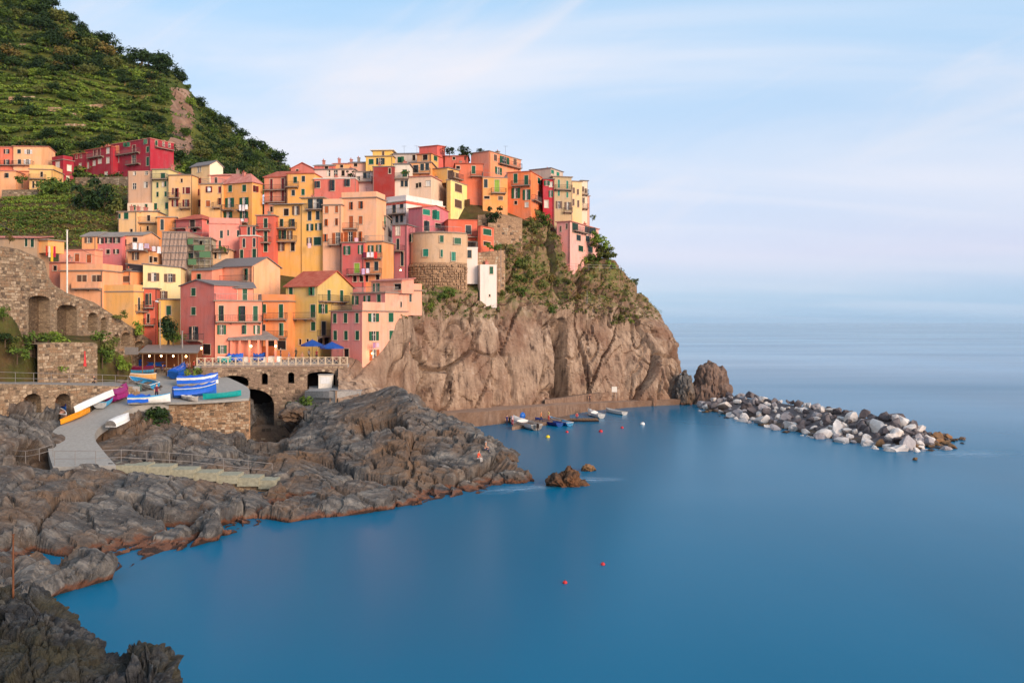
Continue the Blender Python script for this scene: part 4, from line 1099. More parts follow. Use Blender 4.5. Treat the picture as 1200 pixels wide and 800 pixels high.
# ------------------------------------------------------------------ headland: a cliff sheet from the waterline up to the houses
def headland():
    # each column: (px, [(py, D) from base to top])
    cols = [
        (396, [(470, 121), (458, 124), (444, 127.5), (432, 130), (425, 131.6), (420, 133), (417, 136), (414, 141)]),
        (420, [(472, 123), (460, 126.5), (446, 130), (434, 132), (425, 133), (419, 134.5), (414, 138), (408, 143)]),
        (442, [(476, 128), (460, 131), (445, 133.5), (432, 134), (420, 135.2), (412, 136.4), (403, 140), (392, 147)]),
        (464, [(482, 137), (462, 138), (444, 138.8), (424, 138.2), (404, 138.4), (388, 138.8), (370, 140.5), (354, 150)]),
        (480, [(484, 138.6), (462, 139), (444, 139.4), (424, 139.8), (404, 140.2), (388, 140.6), (368, 142.5), (352, 153)]),
        (492, [(486, 146), (455, 146.5), (430, 147.2), (405, 148), (382, 149), (362, 150.5), (351, 153), (340, 161)]),
        (530, [(486, 151.5), (455, 152.5), (425, 153.8), (400, 155), (378, 156.6), (360, 158.5), (349, 160.5), (338, 167)]),
        (570, [(484, 157), (452, 158), (420, 159.5), (392, 161), (370, 162.5), (352, 164), (338, 168), (312, 175)]),
        (610, [(480, 161), (450, 162), (420, 163.5), (395, 165), (376, 167), (350, 171), (315, 177), (268, 184)]),
        (648, [(476, 166), (450, 167.5), (425, 169), (402, 170.5), (384, 172.5), (354, 178), (312, 184), (258, 190)]),
        (662, [(474, 171.5), (450, 173), (425, 174), (402, 175), (382, 177), (352, 182), (318, 187.5), (285, 192)]),
        (700, [(472, 175), (450, 176), (426, 177.5), (404, 179), (382, 181), (352, 186), (322, 192), (298, 200)]),
        (735, [(470, 178.5), (448, 179.5), (426, 181), (404, 183), (382, 185), (356, 189), (328, 194), (306, 202)]),
        (765, [(469, 182), (447, 183), (426, 184.5), (404, 186.5), (384, 189), (364, 192), (346, 196), (322, 203)]),
        (790, [(468, 186), (448, 187), (430, 189), (412, 191), (396, 194), (384, 197), (366, 202), (338, 210)]),
        (806, [(466, 192), (452, 194), (440, 197), (424, 200), (408, 204), (394, 208), (376, 213), (345, 222)]),
        (808, [(462, 206), (450, 208), (438, 210), (422, 213), (404, 217), (388, 222), (370, 227), (345, 236)]),
        (775, [(458, 225), (446, 227), (432, 230), (414, 233), (396, 237), (374, 241), (350, 246), (325, 255)]),
        (700, [(455, 240), (440, 242), (424, 245), (404, 248), (380, 252), (355, 256), (330, 260), (310, 268)]),
    ]
    offs = {700: -48, 735: -26, 765: -13, 790: -5, 806: 0, 808: -5, 775: -30}
    def sil(py): return float(np.interp(py, [290, 312, 350, 385, 415, 440, 470], [718, 729, 751, 774, 785, 793, 803]))
    C = np.array([[tuple(at(min(px, sil(py) + offs.get(px, -60)) if px > 690 else px, py, D)) for py, D in [(py, D + (4.5 if 655 < px < 800 and k < 5 else 0)) for k, (py, D) in enumerate(rows)]] for px, rows in cols])
    # continue the rock below the water and back over the top
    C = np.concatenate([C[:, :1] + np.array([0, -0.5, -4.0]), C, C[:, -1:] + np.array([-2, 14, 2.0])], 1)
    G = catmull(C, 430)
    G = np.swapaxes(catmull(np.swapaxes(G, 0, 1), 250), 0, 1)
    N = grid_normals(G)
    sgn = np.sign((N * np.array([0.2, -1, 0.3])).sum(-1).mean()); N = N * sgn
    a = R(24)
    Q = G.copy(); Q[..., 0] = G[..., 0] * math.cos(a) - G[..., 2] * math.sin(a); Q[..., 2] = G[..., 0] * math.sin(a) + G[..., 2] * math.cos(a)
    Q = Q + 0.3 * np.stack([fbm(G * 0.3, 3, 40 + k) for k in range(3)], -1)
    d = 2.3 * blocks(Q / np.array([8.5, 10, 30]), 1, 0.9, 0.7, 0.07)
    d += 0.42 * blocks(Q / np.array([3.2, 3.6, 15]), 7, 0.9, 0.5, 0.07)
    d += 0.16 * blocks(Q / np.array([1.1, 1.2, 3.2]), 17, 0.9, 0.5, 0.10)
    d += 0.9 * fbm(G * 0.10, 4, 60) + 0.07 * fbm(Q * np.array([1.6, 1.6, 0.35]), 3, 80)
    # the deep vertical cleft right of the smooth slab
    px = G[..., 0] / G[..., 1] * F + 600; py = HOR + (CAM_H - G[..., 2]) / G[..., 1] * F
    d -= 13.0 * np.exp(-((px - 657 - (py - 420) * 0.03) / 6.0) ** 4) * np.clip((py - 372) / 30, 0, 1)
    d -= 0.9 * np.exp(-((px - 585 + (py - 420) * 0.10) / 4.5) ** 2) * np.clip((py - 350) / 30, 0, 1)
    d -= 1.0 * np.exp(-((px - 512 + (py - 420) * 0.42) / 5.5) ** 2) * np.clip((py - 350) / 30, 0, 1)
    d -= 0.9 * np.exp(-((px - 735 + (py - 440) * 0.12) / 5.0) ** 2) * np.clip((py - 390) / 30, 0, 1)
    ck = np.abs(fbm(Q * np.array([0.20, 0.20, 0.028]), 3, 91)); d -= 1.0 * np.clip(1 - ck / 0.11, 0, 1)
    d *= 0.2 + 0.8 * np.clip((px - 472) / 22, 0, 1)
    smooth = np.exp(-((px - 610) / 46) ** 2) * np.clip((py - 376) / 10, 0, 1)
    d *= 1 - 0.55 * smooth
    V = G + N * d[..., None]
    o = link_obj('headland', grid_mesh('headland', V, M['cliff'], False, sgn > 0))
    tag(o, 'bare brown rock headland under the village', kind='structure')
    return V
HEAD = headland()

# ------------------------------------------------------------------ terraced hillside behind the village
hill_pts = []
def hp(px, *rows):
    for py, D in rows:
        hill_pts.append(tuple(at(px, py, D)))
hp(-300, (260, 200), (170, 250), (60, 310), (-80, 370), (-200, 430))
hp(-100, (300, 185), (250, 210), (228, 230), (150, 262), (60, 312), (-60, 370), (-160, 430))
hp(0, (300, 160), (268, 175), (240, 198), (222, 222), (200, 240), (150, 268), (80, 310), (10, 352), (-36, 392))
hp(60, (302, 160), (272, 172), (240, 196), (214, 226), (198, 242), (150, 268), (90, 306), (40, 342), (10, 372))
hp(100, (300, 160), (272, 172), (240, 194), (212, 228), (190, 246), (150, 270), (100, 306), (60, 340), (40, 364))
hp(150, (290, 170), (250, 186), (222, 208), (205, 235), (185, 252), (140, 282), (100, 312), (78, 338), (68, 352))
hp(200, (290, 172), (220, 215), (190, 248), (160, 270), (125, 300), (92, 330), (78, 345))
hp(222, (200, 236), (170, 268), (140, 292), (118, 312), (104, 326))
hp(232, (205, 238), (185, 262), (165, 285), (140, 310), (122, 334))
hp(262, (205, 250), (192, 275), (172, 312), (150, 350))
hp(300, (205, 262), (196, 290), (185, 325), (174, 358))
hp(335, (210, 275), (205, 310), (198, 362))
hp(380, (225, 300), (216, 370))
# beyond the ridge the ground falls away
for px, py, D in ((-300, -200, 470), (-100, -140, 480), (0, -20, 450), (60, 24, 430), (100, 54, 425), (150, 82, 410), (200, 92, 400), (222, 118, 380), (262, 168, 420), (300, 192, 430), (335, 214, 440), (380, 232, 450), (420, 260, 460)):
    hill_pts.append(tuple(at(px, py + 26, D)))
HILL = TPS(hill_pts)
def hill_z(x, y):
    P = np.stack([np.asarray(x, float), np.asarray(y, float), np.zeros_like(np.asarray(x, float))], -1)
    return HILL(x, y)
def hillside():
    xs, ys = np.linspace(-330, -70, 330), np.linspace(150, 470, 330)
    X, Y = np.meshgrid(xs, ys, indexing='ij')
    Z = HILL(X, Y)
    P = np.stack([X, Y, Z * 0], -1)
    Z = Z + 1.6 * fbm(P * 0.05, 4, 5) * np.clip((Y - 215) / 40, 0, 1) + 0.35 * fbm(P * 0.3, 3, 9)
    # cultivated terraces: the slope steps up in low banks
    px = X / Y * F + 600
    w = np.clip((205 - px) / 25, 0, 1) * np.clip((Y - 165) / 8, 0, 1) * np.clip((318 - Y) / 20, 0, 1) * np.clip(0.75 + 0.9 * fbm(P * 0.035, 2, 71), 0, 1)
    st = 2.3
    f = Z / st; fr = f - np.floor(f)
    Zt = (np.floor(f) + np.clip((fr - 0.72) / 0.28, 0, 1)) * st
    Z = Z * (1 - 0.8 * w) + Zt * 0.8 * w
    # rocky spur
    sp = np.exp(-((px - 213) / 19) ** 2) * np.clip((Y - 235) / 20, 0, 1) * np.clip((335 - Y) / 15, 0, 1)
    Q = np.stack([X, Y, Z], -1)
    Z = Z + sp * (2.0 * blocks(Q / 12.0, 3, 1.0, 0.4) + 0.9 * blocks(Q / 4.5, 4, 1.0, 0.4))
    V = np.stack([X, Y, Z], -1)
    o = link_obj('hillside', grid_mesh('hillside', V, M['hill'], False))
    me = o.data
    me.materials.append(M['bank']); me.materials.append(M['spur'])
    cx = (px[:-1, :-1] + px[1:, 1:]) / 2; cy = (Y[:-1, :-1] + Y[1:, 1:]) / 2; sc = (sp[:-1, :-1] + sp[1:, 1:]) / 2
    nz = fbm(np.stack([X[:-1, :-1], Y[:-1, :-1], 0 * cx], -1) * 0.08, 4, 77)
    mi = np.where(cy < 216, 1, 0); mi = np.where((sc + 0.45 * nz) > 0.50, 2, mi)
    me.polygons.foreach_set('material_index', mi.reshape(-1).astype(np.int32))
    tag(o, 'green terraced hillside above the village', kind='structure')
    return xs, ys, Z
M['spur'] = rock_mat('spur_rock', rgb(146, 112, 92), rgb(84, 66, 54), rgb(176, 148, 126), rgb(122, 88, 68), 0.25, (0.3, 0.2, 0.2), 0.8)
HXS, HYS, HZ = hillside()
def ground_hill(x, y):
    i = (x - HXS[0]) / (HXS[1] - HXS[0]); j = (y - HYS[0]) / (HYS[1] - HYS[0])
    i0, j0 = int(min(max(i, 0), len(HXS) - 2)), int(min(max(j, 0), len(HYS) - 2))
    a, b = min(max(i - i0, 0), 1), min(max(j - j0, 0), 1)
    return HZ[i0, j0] * (1 - a) * (1 - b) + HZ[i0 + 1, j0] * a * (1 - b) + HZ[i0, j0 + 1] * (1 - a) * b + HZ[i0 + 1, j0 + 1] * a * b
def hit_hill(px, py, d0=158, d1=460):
    for D in np.arange(d0, d1, 0.8):
        p = at(px, py, D)
        if -330 < p.x < -70 and ground_hill(p.x, p.y) >= p.z:
            return Vector((p.x, p.y, ground_hill(p.x, p.y)))
    return None

# ground between the houses
def village_ground():
    pts = [(x, y, z - 0.6) for x, y, z in HOUSE_BASES]
    for X in (-120, -90, -60, -30, 0, 25, 40):
        pts.append((X, 245, 40 - abs(X + 20) * 0.1))
    T = TPS(pts, 0.25)
    xs, ys = np.arange(-112, 44, 1.3), np.arange(136, 240, 1.3)
    X, Y = np.meshgrid(xs, ys, indexing='ij'); Z = T(X, Y)
    px = X / Y * F + 600
    # keep behind the cliff edge and the front row
    lim = np.interp(px, [-400, 150, 230, 420, 480, 560, 600, 650, 700, 740, 900], [150, 140, 141, 143, 162, 169, 181, 187, 190, 200, 215])
    cut = (Y < lim) & (px > 425)
    Z = np.where((Y < lim) & (px <= 425), np.minimum(Z, 9), Z)
    Z = np.where(cut, -8.0, Z)
    Z = np.where((px > 640), np.minimum(Z, np.interp(Y, [185, 190, 200, 230], [30, 33, 36, 30])), Z)
    Z -= np.clip((px - 650) / 10, 0, 1) * 40
    Z = np.where(px < 172, np.minimum(Z, HILL(X, Y) - 2.5), Z)
    V = np.stack([X, Y, Z], -1)
    o = link_obj('village_ground', grid_mesh('village_ground', V, M['bank'], False))
    tag(o, 'ground between the houses', kind='structure')
    for ob in ():
        pass
    return T
VG = village_ground()

# ------------------------------------------------------------------ rocky shore in front: height field through points read off the photograph
shore_pts = []
def sp_(px, *rows):
    for py, D in rows:
        shore_pts.append(tuple(at(px, py, D)))
sp_(-160, (720, 52), (690, 57), (640, 66), (590, 76), (540, 87), (500, 96), (470, 102))
sp_(-60, (715, 53), (690, 57), (645, 65), (600, 74), (555, 84), (510, 93), (475, 101), (455, 106))
sp_(0, (712, 54), (690, 57.5), (650, 64), (610, 72), (565, 81), (530, 88), (500, 94), (478, 100), (460, 106))
sp_(35, (700, 56), (685, 59), (645, 66), (605, 73), (565, 80), (535, 87), (505, 94), (490, 99), (480, 104))
sp_(60, (692, 57.5), (680, 60), (640, 67), (600, 74), (568, 80), (550, 85.5), (549, 92), (520, 100))
sp_(95, (682, 59.5), (672, 61.5), (636, 68), (600, 74.5), (570, 80.5), (549, 86), (548, 92))
sp_(130, (672, 61.4), (662, 63.5), (632, 69), (600, 75), (572, 80.5), (550, 86.5), (546, 92), (520, 100), (500, 107))
sp_(170, (656, 65), (648, 66.8), (622, 71), (595, 76), (572, 81), (556, 86.5), (545, 92), (522, 99), (498, 107))
sp_(210, (642, 68.3), (634, 70), (610, 74), (590, 78.5), (574, 83), (562, 88), (545, 94), (528, 100), (512, 107))
sp_(250, (628, 72), (622, 73.8), (602, 77.5), (588, 81), (576, 85), (566, 89), (550, 95), (536, 101), (530, 108))
sp_(295, (617, 75.4), (611, 77), (598, 80), (588, 83), (580, 86.5), (571, 91), (556, 96), (545, 101), (530, 107), (510, 113), (488, 119), (478, 125))
sp_(330, (609, 78), (604, 80), (594, 83), (586, 86), (579, 89), (566, 94), (552, 100), (535, 106), (512, 112), (495, 117), (484, 122), (478, 126))
sp_(370, (605, 79.5), (600, 81.5), (588, 85), (576, 89), (562, 93), (550, 98), (538, 103), (522, 109), (500, 114), (486, 119), (478, 124), (470, 129))
sp_(410, (600, 81), (595, 83), (580, 87), (564, 92), (548, 97), (528, 103), (508, 109), (488, 115), (474, 120), (466, 124), (462, 129))
sp_(450, (595, 83), (590, 84.8), (574, 89), (556, 94), (536, 99), (514, 105), (492, 111), (472, 118), (460, 123), (462, 127), (500, 131))
sp_(490, (589, 85.2), (584, 87), (566, 91), (546, 96), (526, 101), (504, 107), (482, 114), (468, 119), (470, 122), (520, 125))
sp_(520, (584, 87.2), (580, 89), (562, 92.5), (544, 97), (526, 101), (508, 106.5), (492, 112), (486, 115), (505, 118), (535, 120))
sp_(550, (578, 89.5), (574, 91.2), (558, 94), (542, 97.5), (526, 101.5), (512, 105.5), (504, 108), (520, 111), (545, 113))
sp_(580, (574, 91.5), (570, 93), (558, 95), (544, 97.5), (530, 100.5), (522, 103), (530, 105), (556, 107))
sp_(600, (571, 93), (567, 94.4), (558, 95.8), (550, 97), (548, 98.5), (556, 100), (568, 102))
sp_(618, (569, 94.2), (565, 95.6), (559, 96.8), (560, 98), (570, 100))
# sea bed in front and beside
for px, D in ((-160, 46), (0, 48), (60, 51), (130, 55), (210, 61), (295, 69), (370, 73), (450, 76), (520, 81), (580, 85), (620, 89), (650, 92), (655, 100), (640, 108), (610, 114), (585, 120), (560, 126), (540, 132), (700, 95), (690, 115), (640, 130)):
    p = at(px, 500, D); shore_pts.append((p.x, p.y, -3.5))
SH = TPS(shore_pts)
def shore():
    us = np.linspace(-190, 680, 560)            # fan of columns, finer near the viewer
    ds = np.concatenate([np.linspace(50, 100, 300), np.linspace(100.3, 134, 120)])
    U, D = np.meshgrid(us, ds, indexing='ij')
    X = (U - 600) / F * D
    Z = SH(X, D)
    Z = Z + 0.75 * np.clip((Z + 1.3) / 0.8, 0, 1)
    Z = Z + 1.6 * np.clip((70 - U) / 40, 0, 1) * np.exp(-((D - 57) / 6.0) ** 2)
    Z = Z - 1.3 * np.exp(-(((U - 440) / 55) ** 2 + ((D - 121) / 7.0) ** 2)) - 4.5 * np.exp(-(((U - 310) / 30) ** 4 + ((D - 124) / 9.0) ** 4))
    V = np.stack([X, D, Z], -1)
    N = grid_normals(V); N *= np.sign(N[..., 2:3] + 1e-9)
    th = R(32)
    Q = np.stack([X * math.cos(th) + Z * math.sin(th), D * 0.9 + 0.3 * X, -X * math.sin(th) + Z * math.cos(th)], -1)
    Q = Q + 0.28 * np.stack([fbm(V * 0.35, 3, 140 + k) for k in range(3)], -1)
    amp = np.clip((Z + 4.0) / 3.0, 0.15, 1.0) * (1 - 0.45 * np.exp(-(((U - 380) / 110) ** 4 + ((D - 121) / 9.0) ** 4)))
    # keep the rock down where the slipway, the steps and the square lie
    stp = np.exp(-(((U - 235) / 95) ** 4 + ((D - 89.0 - (U - 235) * .016) / 4.2) ** 2))
    Z = Z - 1.65 * stp; V = np.stack([X, D, Z], -1)
    flat = np.exp(-(((U - 100) / 46) ** 2 + ((D - 97) / 11) ** 2) ** 2)
    amp = amp * (1 - 0.75 * flat) * (1 - 0.7 * stp)
    d = 2.0 * blocks(Q / np.array([11.5, 8.0, 6.5]), 21, 0.85, 0.32, 0.05)
    d += 0.26 * blocks(Q / np.array([4.0, 3.2, 1.9]), 22, 0.9, 0.30, 0.07)
    d += 0.13 * blocks(Q / np.array([1.5, 1.2, 0.7]), 23, 0.9, 0.40, 0.10)
    d += 0.05 * fbm(Q * np.array([0.9, 1.2, 4.0]), 3, 24) + 0.5 * fbm(V * 0.14, 3, 33)
    sv = Q[..., 2] / 1.25 + 0.22 * Q[..., 0] / 1.25 + 0.9 * fbm(V * 0.16, 3, 51); d += 0.42 * ((sv - np.floor(sv)) - 0.5)
    sv = sv * 3.1 + 0.5 * fbm(V * 0.6, 2, 53); d += 0.06 * ((sv - np.floor(sv)) - 0.5)
    ck = np.abs(fbm(np.stack([Q[..., 0] * 0.10, Q[..., 1] * 0.22, Q[..., 2] * 0.06], -1), 3, 57)); d -= 1.0 * np.clip(1 - ck / 0.06, 0, 1)
    d -= 0.20 + 2.4 * np.clip((0.2 - Z) / 0.7, 0, 1)
    d += 1.2 * np.exp(-(((U - 335) / 28) ** 2 + ((D - 97) / 5.5) ** 2))
    V = V + N * (d * amp)[..., None]
    o = link_obj('rocky_shore', grid_mesh('rocky_shore', V, M['shore'], False))
    tag(o, 'dark fractured grey rock shore of the cove', kind='structure')
    return V
SHV = shore()

near_pts = []
for px, rows in ((-120, [(640, 38), (700, 33), (800, 29), (900, 25)]), (0, [(690, 37), (730, 34.5), (800, 31), (900, 26.5)]), (45, [(688, 36.5), (730, 34), (800, 30.6), (900, 26.5)]),
                 (80, [(712, 36), (750, 33.6), (800, 30.8), (900, 26.5)]), (105, [(742, 35), (770, 33), (800, 31), (900, 26.5)]), (135, [(766, 34.3), (782, 32.8), (800, 31), (900, 27)]),
                 (168, [(752, 34), (775, 32.4), (800, 31), (900, 27)]), (200, [(764, 33.5), (785, 32), (805, 31), (900, 27)]), (212, [(800, 33), (830, 31), (900, 28)]), (240, [(900, 34), (930, 30), (960, 27)])):
    for py, D in rows: near_pts.append(tuple(at(px, py, D)))
for px, D, z in ((-120, 42, 2), (0, 41, 1.5), (45, 40.5, 1), (90, 40, 0), (140, 39, -1), (180, 38.5, -1), (215, 37, -2), (250, 36, -3), (300, 34, -4), (300, 28, -3)):
    p = at(px, 500, D); near_pts.append((p.x, p.y, z))
def near_rock():
    T = TPS(near_pts)
    us = np.linspace(-140, 300, 300); ds = np.linspace(25, 42, 260)
    U, D = np.meshgrid(us, ds, indexing='ij'); X = (U - 600) / F * D
    Z = T(X, D); V = np.stack([X, D, Z], -1)
    N = grid_normals(V); N *= np.sign(N[..., 2:3] + 1e-9)
    th = R(-18)
    Q = np.stack([X * math.cos(th) + Z * math.sin(th), D + 0.4 * X, -X * math.sin(th) + Z * math.cos(th)], -1)
    Q = Q + 0.16 * np.stack([fbm(V * 1.1, 3, 240 + k) for k in range(3)], -1)
    d = 0.50 * blocks(Q / np.array([1.9, 1.5, 0.7]), 61, 1.0, 0.5, 0.1) + 0.15 * blocks(Q / np.array([0.9, 0.6, 0.25]), 62, 1.0, 0.5, 0.12)
    d += 0.05 * blocks(Q / np.array([0.36, 0.26, 0.12]), 63, 1.0, 0.4, 0.14) + 0.04 * fbm(V * 4, 3, 64)
    sv = Q[..., 2] / 0.42 + 0.25 * Q[..., 0] + 0.8 * fbm(V * 0.5, 3, 65); d += 0.24 * ((sv - np.floor(sv)) - 0.5)
    V = V + N * (d - 0.1)[..., None]
    o = link_obj('near_rocks', grid_mesh('near_rocks', V, M['near_rock'], False))
    tag(o, 'jagged dark rocks close to the viewer at the bottom left', kind='structure')
near_rock()

# ------------------------------------------------------------------ slipway, square, promenade
def Ds(py):
    return float(np.interp(py, [405, 418, 425, 432, 440, 455, 470, 487, 500, 515, 530, 548, 560], [165, 148, 140, 134, 128, 120, 112, 105.5, 100.5, 96, 92, 87.5, 85]))
def atS(px, py, up=0.0):
    p = at(px, py, Ds(py)); p.z += up
    return p
def sheet(name, rows, mat, label, n=10, m=8, amp=0.0, skirt=1.0, kind='structure'):
    """rows of points (left to right), front rows first; a thick slab"""
    C = np.array([[tuple(p) for p in r] for r in rows])
    G = catmull(C, n * (len(rows) - 1) + 1)
    G = np.swapaxes(catmull(np.swapaxes(G, 0, 1), m * (C.shape[1] - 1) + 1), 0, 1)
    if amp:
        G[..., 2] += amp * fbm(G * 0.6, 3, 3)
    b = MB(); nn, mm = G.shape[:2]
    b.add([tuple(p) for p in G.reshape(-1, 3)], [(i * mm + j, i * mm + j + 1, (i + 1) * mm + j + 1, (i + 1) * mm + j) for i in range(nn - 1) for j in range(mm - 1)])
    for edge in (G[0], G[-1][::-1], G[:, 0][::-1], G[:, -1]):
        for p, q in zip(edge[:-1], edge[1:]):
            b.quad((p[0], p[1], p[2] - skirt), (q[0], q[1], q[2] - skirt), tuple(q), tuple(p))
    o = b.obj(name, mat, smooth=False)
    tag(o, label, kind=kind)
    return o
slip_rows = [[(62, 547), (98, 546), (136, 545)], [(57, 530), (88, 529), (121, 528)], [(57, 514), (84, 513), (111, 513)], [(68, 500), (92, 500), (116, 501)],
             [(97, 488), (117, 488), (135, 489)], [(118, 474), (138, 474), (160, 476)], [(128, 463), (160, 464), (198, 470)]]
sheet('slipway', [[atS(*p) for p in r] for r in slip_rows], M['paving'], 'grey concrete boat ramp curving down to the rocks', 8, 6)
sq_rows = [[(150, 468), (200, 471.5), (245, 470), (292, 467)], [(140, 458), (196, 458), (240, 456), (290, 454)], [(136, 446), (190, 446), (226, 444), (262, 440)], [(140, 434), (186, 434), (218, 433), (246, 431)], [(140, 424), (190, 424), (225, 423), (255, 420)], [(140, 416), (190, 416), (235, 415), (270, 414)]]
sheet('square', [[atS(*p, up=0.05) for p in r] for r in sq_rows], M['paving'], 'grey paved square with beached boats', 8, 6, skirt=0.3)

def poly_panel(name, A, B, top, bottom, openings, mat, parent=None, depth=1.2, niche=None, step=0.35, offset=None, thick=0.0):
    """a masonry wall standing on the line A-B (plan); top(px)/bottom(px) give its outline; openings are arches (px0, px1, py_spring, py_crown, py_bottom)"""
    A2, B2 = Vector((A.x, A.y, 0)), Vector((B.x, B.y, 0)); d = (B2 - A2); L = d.length; d.normalize()
    out = d.cross(Vector((0, 0, 1)))            # faces the viewer's side
    if out.y > 0 and abs(out.y) > 0.01 or out.dot(Vector((0, 0, 0)) - A2) < 0: out = -out
    off = offset if offset is not None else Vector((0, 0, 0))
    def u_of(px):
        k = (px - 600) / F
        return (k * A2.y - A2.x) / (d.x - k * d.y)
    def px_of(u):
        p = A2 + d * u; return p.x / p.y * F + 600
    def z_of(u, py):
        p = A2 + d * u; return CAM_H - (py - HOR) / F * p.y
    ar = []
    for px0, px1, ps, pc, pb in openings:
        u0, u1 = u_of(px0), u_of(px1); um = (u0 + u1) / 2
        ar.append((u0, u1, z_of(um, ps), z_of(um, pc), z_of(um, pb)))
    us = set(np.linspace(0, L, max(2, int(L / step))))
    for u0, u1, *_ in ar:
        us |= set(np.linspace(u0, u1, 11))
    us = sorted(u for u in us if -1e-6 <= u <= L + 1e-6)
    us = [u for k, u in enumerate(us) if k == 0 or u - us[k - 1] > 1e-4]
    def arch(a, u):
        u0, u1, zs, zc, zb = a
        t = (u - (u0 + u1) / 2) / max((u1 - u0) / 2, 1e-6)
        return zs + (zc - zs) * math.sqrt(max(0.0, 1 - t * t))
    P = lambda u, z, o=0.0: tuple(A2 + d * u + out * o + Vector((0, 0, z)) - off)
    w = MB(); nb = MB()
    for a, b in zip(us[:-1], us[1:]):
        m = (a + b) / 2
        ta, tb = z_of(a, top(px_of(a))), z_of(b, top(px_of(b)))
        ba, bb = z_of(a, bottom(px_of(a))), z_of(b, bottom(px_of(b)))
        holes = sorted([q for q in ar if q[0] < m < q[1]], key=lambda q: q[4])
        la, lb = ba, bb
        for q in holes:
            if q[4] > max(la, lb): w.quad(P(a, la), P(b, lb), P(b, q[4]), P(a, q[4]))
            za, zb_ = arch(q, a), arch(q, b)
            w.quad(P(a, za), P(b, zb_), P(b, zb_, -depth), P(a, za, -depth))      # soffit
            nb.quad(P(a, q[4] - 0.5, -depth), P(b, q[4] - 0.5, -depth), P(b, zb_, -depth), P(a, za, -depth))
            w.quad(P(a, q[4], -depth), P(b, q[4], -depth), P(b, q[4]), P(a, q[4]))
            la, lb = za, zb_
        w.quad(P(a, la), P(b, lb), P(b, tb), P(a, ta))
        w.quad(P(a, ta), P(b, tb), P(b, tb, -max(thick, 0.5)), P(a, ta, -max(thick, 0.5)))
        if thick:
            w.quad(P(b, bb, -thick), P(a, ba, -thick), P(a, ta, -thick), P(b, tb, -thick))
    for q in ar:
        for u in q[:2]:
            w.quad(P(u, q[4]), P(u, q[2]), P(u, q[2], -depth), P(u, q[4], -depth))
    wo = w.obj('wall_face', mat, parent)
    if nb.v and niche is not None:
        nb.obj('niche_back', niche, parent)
    return dict(P=P, L=L, ar=ar, arch=arch, z_of=z_of, px_of=px_of, top=top, bottom=bottom, wall=wo)

def facing(info, mat, parent, seed=1, hr=(0.28, 0.5), wr=(0.4, 1.0), prob=0.8, proud=(0.02, 0.11), rings=True):
    """rubble stones proud of a wall, and the ring of voussoirs round each arch"""
    s = random.Random(seed); b = MB(); P, L = info['P'], info['L']
    def stone(cs, t):
        c = (sum(q[0] for q in cs) / 4, sum(q[1] for q in cs) / 4)
        k = s.uniform(0.7, 0.9)
        q0 = [P(u, z, -0.05) for u, z in cs]; q1 = [P(c[0] + (u - c[0]) * k, c[1] + (z - c[1]) * k, t) for u, z in cs]
        b.add(q0 + q1, ((4, 5, 6, 7), (0, 1, 5, 4), (1, 2, 6, 5), (2, 3, 7, 6), (3, 0, 4, 7)), s.choice((0, 0, 0, 1, 1, 2)))
    zlo = min(info['z_of'](u, info['bottom'](info['px_of'](u))) for u in np.linspace(0, L, 20))
    zhi = max(info['z_of'](u, info['top'](info['px_of'](u))) for u in np.linspace(0, L, 20))
    z = zlo
    while z < zhi:
        h = s.uniform(*hr); u = s.uniform(0, 0.3)
        while u < L - 0.3:
            w = s.uniform(*wr)
            uu = min(u + w, L)
            ok = s.random() < prob
            for t in (u, uu):
                px = info['px_of'](t)
                if z + h > info['z_of'](t, info['top'](px)) - 0.02 or z < info['z_of'](t, info['bottom'](px)): ok = False
            for a in info['ar']:
                if uu > a[0] - 0.3 and u < a[1] + 0.3 and z + h > a[4] and z < a[3] + 0.35:
                    if z < info['arch'](a, min(max((u + uu) / 2, a[0]), a[1])) + 0.35: ok = False
            if ok:
                j = lambda: s.uniform(-0.05, 0.05)
                stone([(u + 0.02 + j() * .4, z + 0.02 + j() * .3), (uu - 0.02 + j() * .4, z + 0.02 + j() * .3), (uu - 0.02 + j() * .4, z + h - 0.02 + j()), (u + 0.02 + j() * .4, z + h - 0.02 + j())], s.uniform(*proud))
            u = uu
        z += h
    if rings:
        for a in info['ar']:
            n = max(6, int((a[1] - a[0]) / 0.35))
            um, hw = (a[0] + a[1]) / 2, (a[1] - a[0]) / 2
            for k in range(n):
                t0, t1 = math.pi * k / n, math.pi * (k + 0.88) / n
                cs = []
                for t, r in ((t0, 0), (t1, 0), (t1, 0.38), (t0, 0.38)):
                    cs.append((um - (hw + r) * math.cos(t), a[2] + (a[3] - a[2] + r) * math.sin(t)))
                stone(cs, 0.08)
    o = b.obj('stonework', [mat, M['facing_pale'], M['facing_dark']], parent); o['kind'] = 'stuff'
    return o

def poly(*pts):
    xs, ys = zip(*pts)
    return lambda px: float(np.interp(px, xs, ys))
X5 = lambda X: X / 5.44; Y5 = lambda Y: 270 + Y / 5.44
